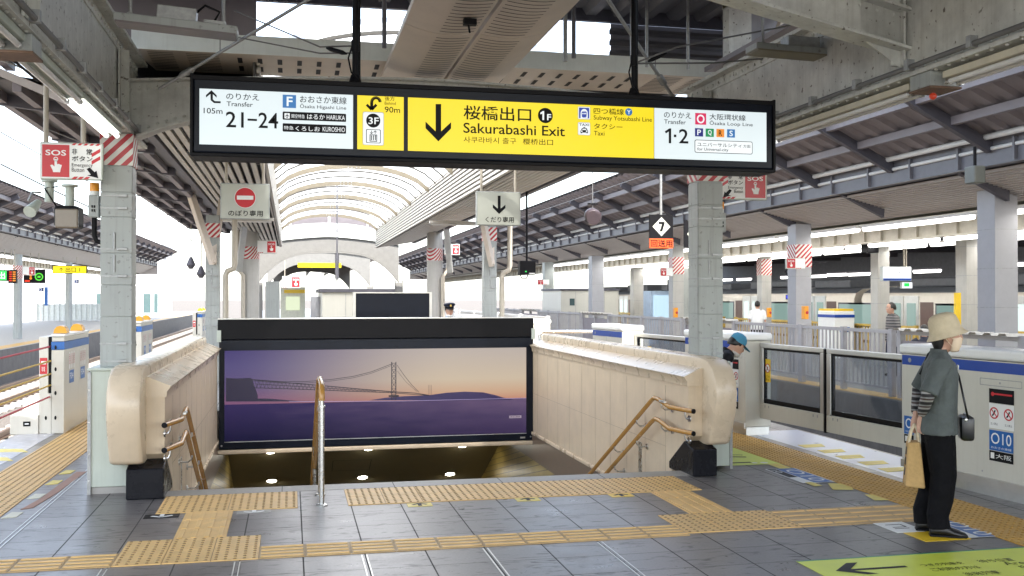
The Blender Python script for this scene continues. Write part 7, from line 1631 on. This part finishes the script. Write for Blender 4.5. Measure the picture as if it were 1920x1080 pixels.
def w_extra(t, H):
    b = MB(); b.tube([(-.115, -.045, .865), (-.118, -.038, .852)], [(.030, .026), (.030, .026)], 14); b.build('bracelet', M['white'], t, smooth=True)
    b = MB(); b.bevbox(.122, -.02, 1.195, .13, .03, 1.23, .003); b.build('name_tag', M['white'], t)
person('woman in beige bucket hat, mask, grey shirt and black trousers, hands clasped behind her back', wl, wrz, M['shirt'], M['trous'], M['shoe'], w_head, .985,
       dict(head=(.052, 0, 1.448), sh=(-.005, .165, 1.255), elR=(-.105, -.235, 1.03), wrR=(-.125, -.055, .865), elL=(-.115, .215, 1.03), wrL=(-.155, .045, .855), hdR=(-.02, .05, -1), hdL=(-.06, -.05, -1), ankL=(-.095, .085, .09), kneeL=(-.02, .085, .44), ankR=(-.02, -.085, .09), kneeR=(.015, -.085, .44), hem=.73, hemr=(.135, .185), slR=.98), sleeve='stripe', vox=.008, hairlen=.10, extra=w_extra)
def wloc(x, y, z): return wl+Matrix.Rotation(wrz, 3, 'Z') @ (Vector((x, y, z))*.985)
def wbuild(mb, name, m, par, **k):
    mb.v = [tuple(wloc(*q)) for q in mb.v]; return mb.build(name, m, par, **k)
t = thing('tote_bag', 'jute tote bag with cream handles and black squares held behind the woman in the hat', 'bag', wloc(-.16, 0, .33))
a = MB(); n = 4; lo = (-.095, .085); a.add([(-.245, -.085, .345), (-.105, -.085, .335), (-.105, .085, .335), (-.245, .085, .345), (-.22, -.07, .665), (-.135, -.07, .67), (-.135, .07, .67), (-.22, .07, .665)], [(0, 3, 2, 1), (4, 5, 6, 7), (0, 1, 5, 4), (1, 2, 6, 5), (2, 3, 7, 6), (3, 0, 4, 7)])
wbuild(a, 'bag_body', M['jute'], t, bevel=.012)
for y_ in (-.045, .045):
    pass
for x_ in (-.212, -.142):
    a = MB(); a.tube([(x_, -.045, .66), (x_+(.02 if x_ < -.2 else -.01), -.03, .74), (-.168, -.005, .792), (-.168, .01, .792), (x_+(.02 if x_ < -.2 else -.01), .032, .74), (x_, .045, .66)], .0085, 8); wbuild(a, 'handle', M['rope'], t, smooth=True)
for i in range(3):
    z = .42+.075*i; x_ = -.243+(z-.345)/.32*.025; a = MB(); a.add([(x_-.0045, -.028, z), (x_-.0045, .028, z), (x_+.001, .028, z+.055), (x_+.001, -.028, z+.055), (x_+.006, -.028, z), (x_+.006, .028, z), (x_+.008, .028, z+.055), (x_+.008, -.028, z+.055)], [(0, 1, 2, 3), (7, 6, 5, 4), (0, 4, 5, 1), (2, 6, 7, 3), (0, 3, 7, 4), (1, 5, 6, 2)]); wbuild(a, 'black_square', M['ink'], t)
    a = MB(); z0 = z; a.add([(-.23, -.0875-.0+.012*(z-.345)/.32, z), (-.20, -.0875+.012*(z-.345)/.32, z), (-.20, -.084+.012*(z-.345)/.32, z+.05), (-.23, -.084+.012*(z-.345)/.32, z+.05)], [(0, 1, 2, 3)])
t = thing('shoulder_bag', 'small black leather shoulder bag hanging at the front of the woman in the hat', 'bag', wloc(.19, 0, .70))
a = MB(); a.bevbox(.135, -.09, .69, .225, .11, .865, .022); wbuild(a, 'bag_body', M['leather'], t, smooth=40)
a = MB(); a.tube([(.175, -.085, .86), (.18, -.05, .875), (.18, .07, .875), (.175, .1, .86)], .006, 6); wbuild(a, 'zip', M['zinc'], t)
a = MB(); a.tube([(.18, -.09, .85), (.150, -.09, 1.0), (.130, -.02, 1.15), (.095, .07, 1.25), (.02, .13, 1.315), (-.06, .12, 1.30), (-.125, .06, 1.15)], (.0075), 8); wbuild(a, 'strap', M['leather'], t, smooth=True)
a = MB(); a.ball((.165, -.094, .845), (.012, .008, .014), 8, 6); wbuild(a, 'clasp', M['alu'], t)

def peaked_cap(m, brim, crownh=.075, officer=False):
    def f(t, H):
        b = MB(); n = 22; prof = [(.012, .098, .082), (.05, .100, .084)]+([(.075, .122, .108), (.088, .125, .112), (.112, .10, .088), (.118, .03, .03)] if officer else [(.085, .088, .076), (.115, .06, .052), (.126, .015, .012)])
        b.loft([oval(H+Vector((-.008+(.01 if officer and z > .07 else 0), 0, z+.02)), rx, ry, n, .12 if officer else .0) for z, rx, ry in prof]); o = b.build('cap', m, t, smooth=45)
        b = MB(); pts = []
        for i in range(9): a_ = R(-62+15.5*i); pts.append((math.cos(a_), math.sin(a_)))
        inner = [H+Vector((-.005+.092*c, .080*s, .034)) for c, s in pts]; outer = [H+Vector((.01+(.092+brim)*c if abs(s) < .95 else .01+.1*c, (.080+.012)*s, .034-brim*.40*c)) for c, s in pts]
        vs = inner+outer+[p+Vector((0, 0, .006)) for p in inner+outer]; k = 9; fs = [(i, i+1, k+i+1, k+i) for i in range(8)]+[(2*k+k+i, 2*k+k+i+1, 2*k+i+1, 2*k+i) for i in range(8)]+[(k+i, k+i+1, 3*k+i+1, 3*k+i) for i in range(8)]
        b.add(vs, fs); b.build('cap_brim', M['leather'] if officer else m, o, smooth=40)
        if officer:
            b = MB(); b.ball(H+Vector((.118, 0, .085)), (.006, .02, .022), 10, 6); b.build('badge', mat('badge_gold', (.6, .42, .12), .3, .8), o)
            b = MB(); b.loft([oval(H+Vector((-.007, 0, .034)), .1005, .0845, n), oval(H+Vector((-.007, 0, .062)), .102, .086, n)], False); b.build('cap_band', M['blackm'], o, smooth=True)
    return f
def chinmask(t, H):
    b = MB(); b.loft([oval(H+Vector((.020, 0, -.128)), .045, .044, 14), oval(H+Vector((.022, 0, -.105)), .062, .058, 14), oval(H+Vector((.012, 0, -.083)), .075, .066, 14)]); b.build('face_mask', M['white'], t, smooth=True)
def police_extra(t, H):
    chinmask(t, H); b = MB(); b.add([(.112, -.022, 1.275), (.112, .022, 1.275), (.135, .03, 1.12), (.140, 0, 1.06), (.135, -.03, 1.12), (.10, -.022, 1.275), (.10, .022, 1.275), (.12, .03, 1.12), (.12, 0, 1.06), (.12, -.03, 1.12)], [(0, 1, 2, 3, 4), (9, 8, 7, 6, 5), (0, 5, 6, 1), (1, 6, 7, 2), (2, 7, 8, 3), (3, 8, 9, 4), (4, 9, 5, 0)]); b.build('tie', M['navy'], t)
pl = at(842, 572, Y=18.6)
person('guard in dark blue peaked cap and pale blue shirt standing behind the lightbox', (pl.x, 18.6, 0), R(-90), M['shirtb'], M['navy'], M['shoe'], peaked_cap(M['navy'], .05, officer=True), 1.0, dict(), slR=None) if False else None
person('guard in dark blue peaked cap and pale blue shirt standing behind the lightbox', (pl.x, 18.6, 0), R(-86), M['shirtb'], M['navy'], M['shoe'], peaked_cap(M['navy'], .05, officer=True), .995, dict(), hairlen=.02, extra=police_extra, vox=.014)
cl = at(1356, 640, Y=10.6)
def tilt_head(t, H): peaked_cap(M['capblue'], .075)(t, H); mask2(t, H)
def mask2(t, H):
    b = MB(); b.loft([oval(H+Vector((.030, 0, -.128)), .045, .044, 14), oval(H+Vector((.030, 0, -.105)), .062, .058, 14), oval(H+Vector((.022, 0, -.08)), .074, .066, 14)]); b.build('face_mask', mat('mask_grey', (.55, .52, .48), .8), t, smooth=True)
person('man in a bright blue cap bending forward behind the right column', (cl.x-.62, 10.6, -.02), R(-8), M['blackm'], M['trous'], M['shoe'], tilt_head, .97, dict(head=(.06, 0, 1.43)), lean=R(30), hairlen=.03, vox=.014)
stripe_shirt = M['sleeve']
q = at(1420, 600, X=13.2); person('man in a white shirt standing with his back turned, seen above the screen door housing', (q.x, q.y, 0), R(60), M['shirtw'], M['trous'], M['shoe'], None, 1.0, dict(), hairlen=.02, vox=.02)
q = at(1673, 600, X=12.6); person('person in a striped shirt leaning on the railing of the right far platform', (q.x, q.y, 0), R(170), stripe_shirt, M['navy'], M['shoe'], None, 1.0, dict(), hairlen=.02, vox=.02, sleeve='long')
q = at(1733, 612, X=12.0); person('dark clothed person with black hair, low behind the railing left of the hat', (q.x, q.y, -.42), R(60), M['navy'], M['navy'], M['shoe'], None, 1.0, dict(), hairlen=.03, vox=.02)
q = at(651, 600, Y=17.5); person('bald topped person barely showing above the lightbox, left of the display board', (q.x, 17.5, -.33), R(90), M['shirtw'], M['navy'], M['shoe'], None, 1.0, dict(), hairlen=None, vox=.02)
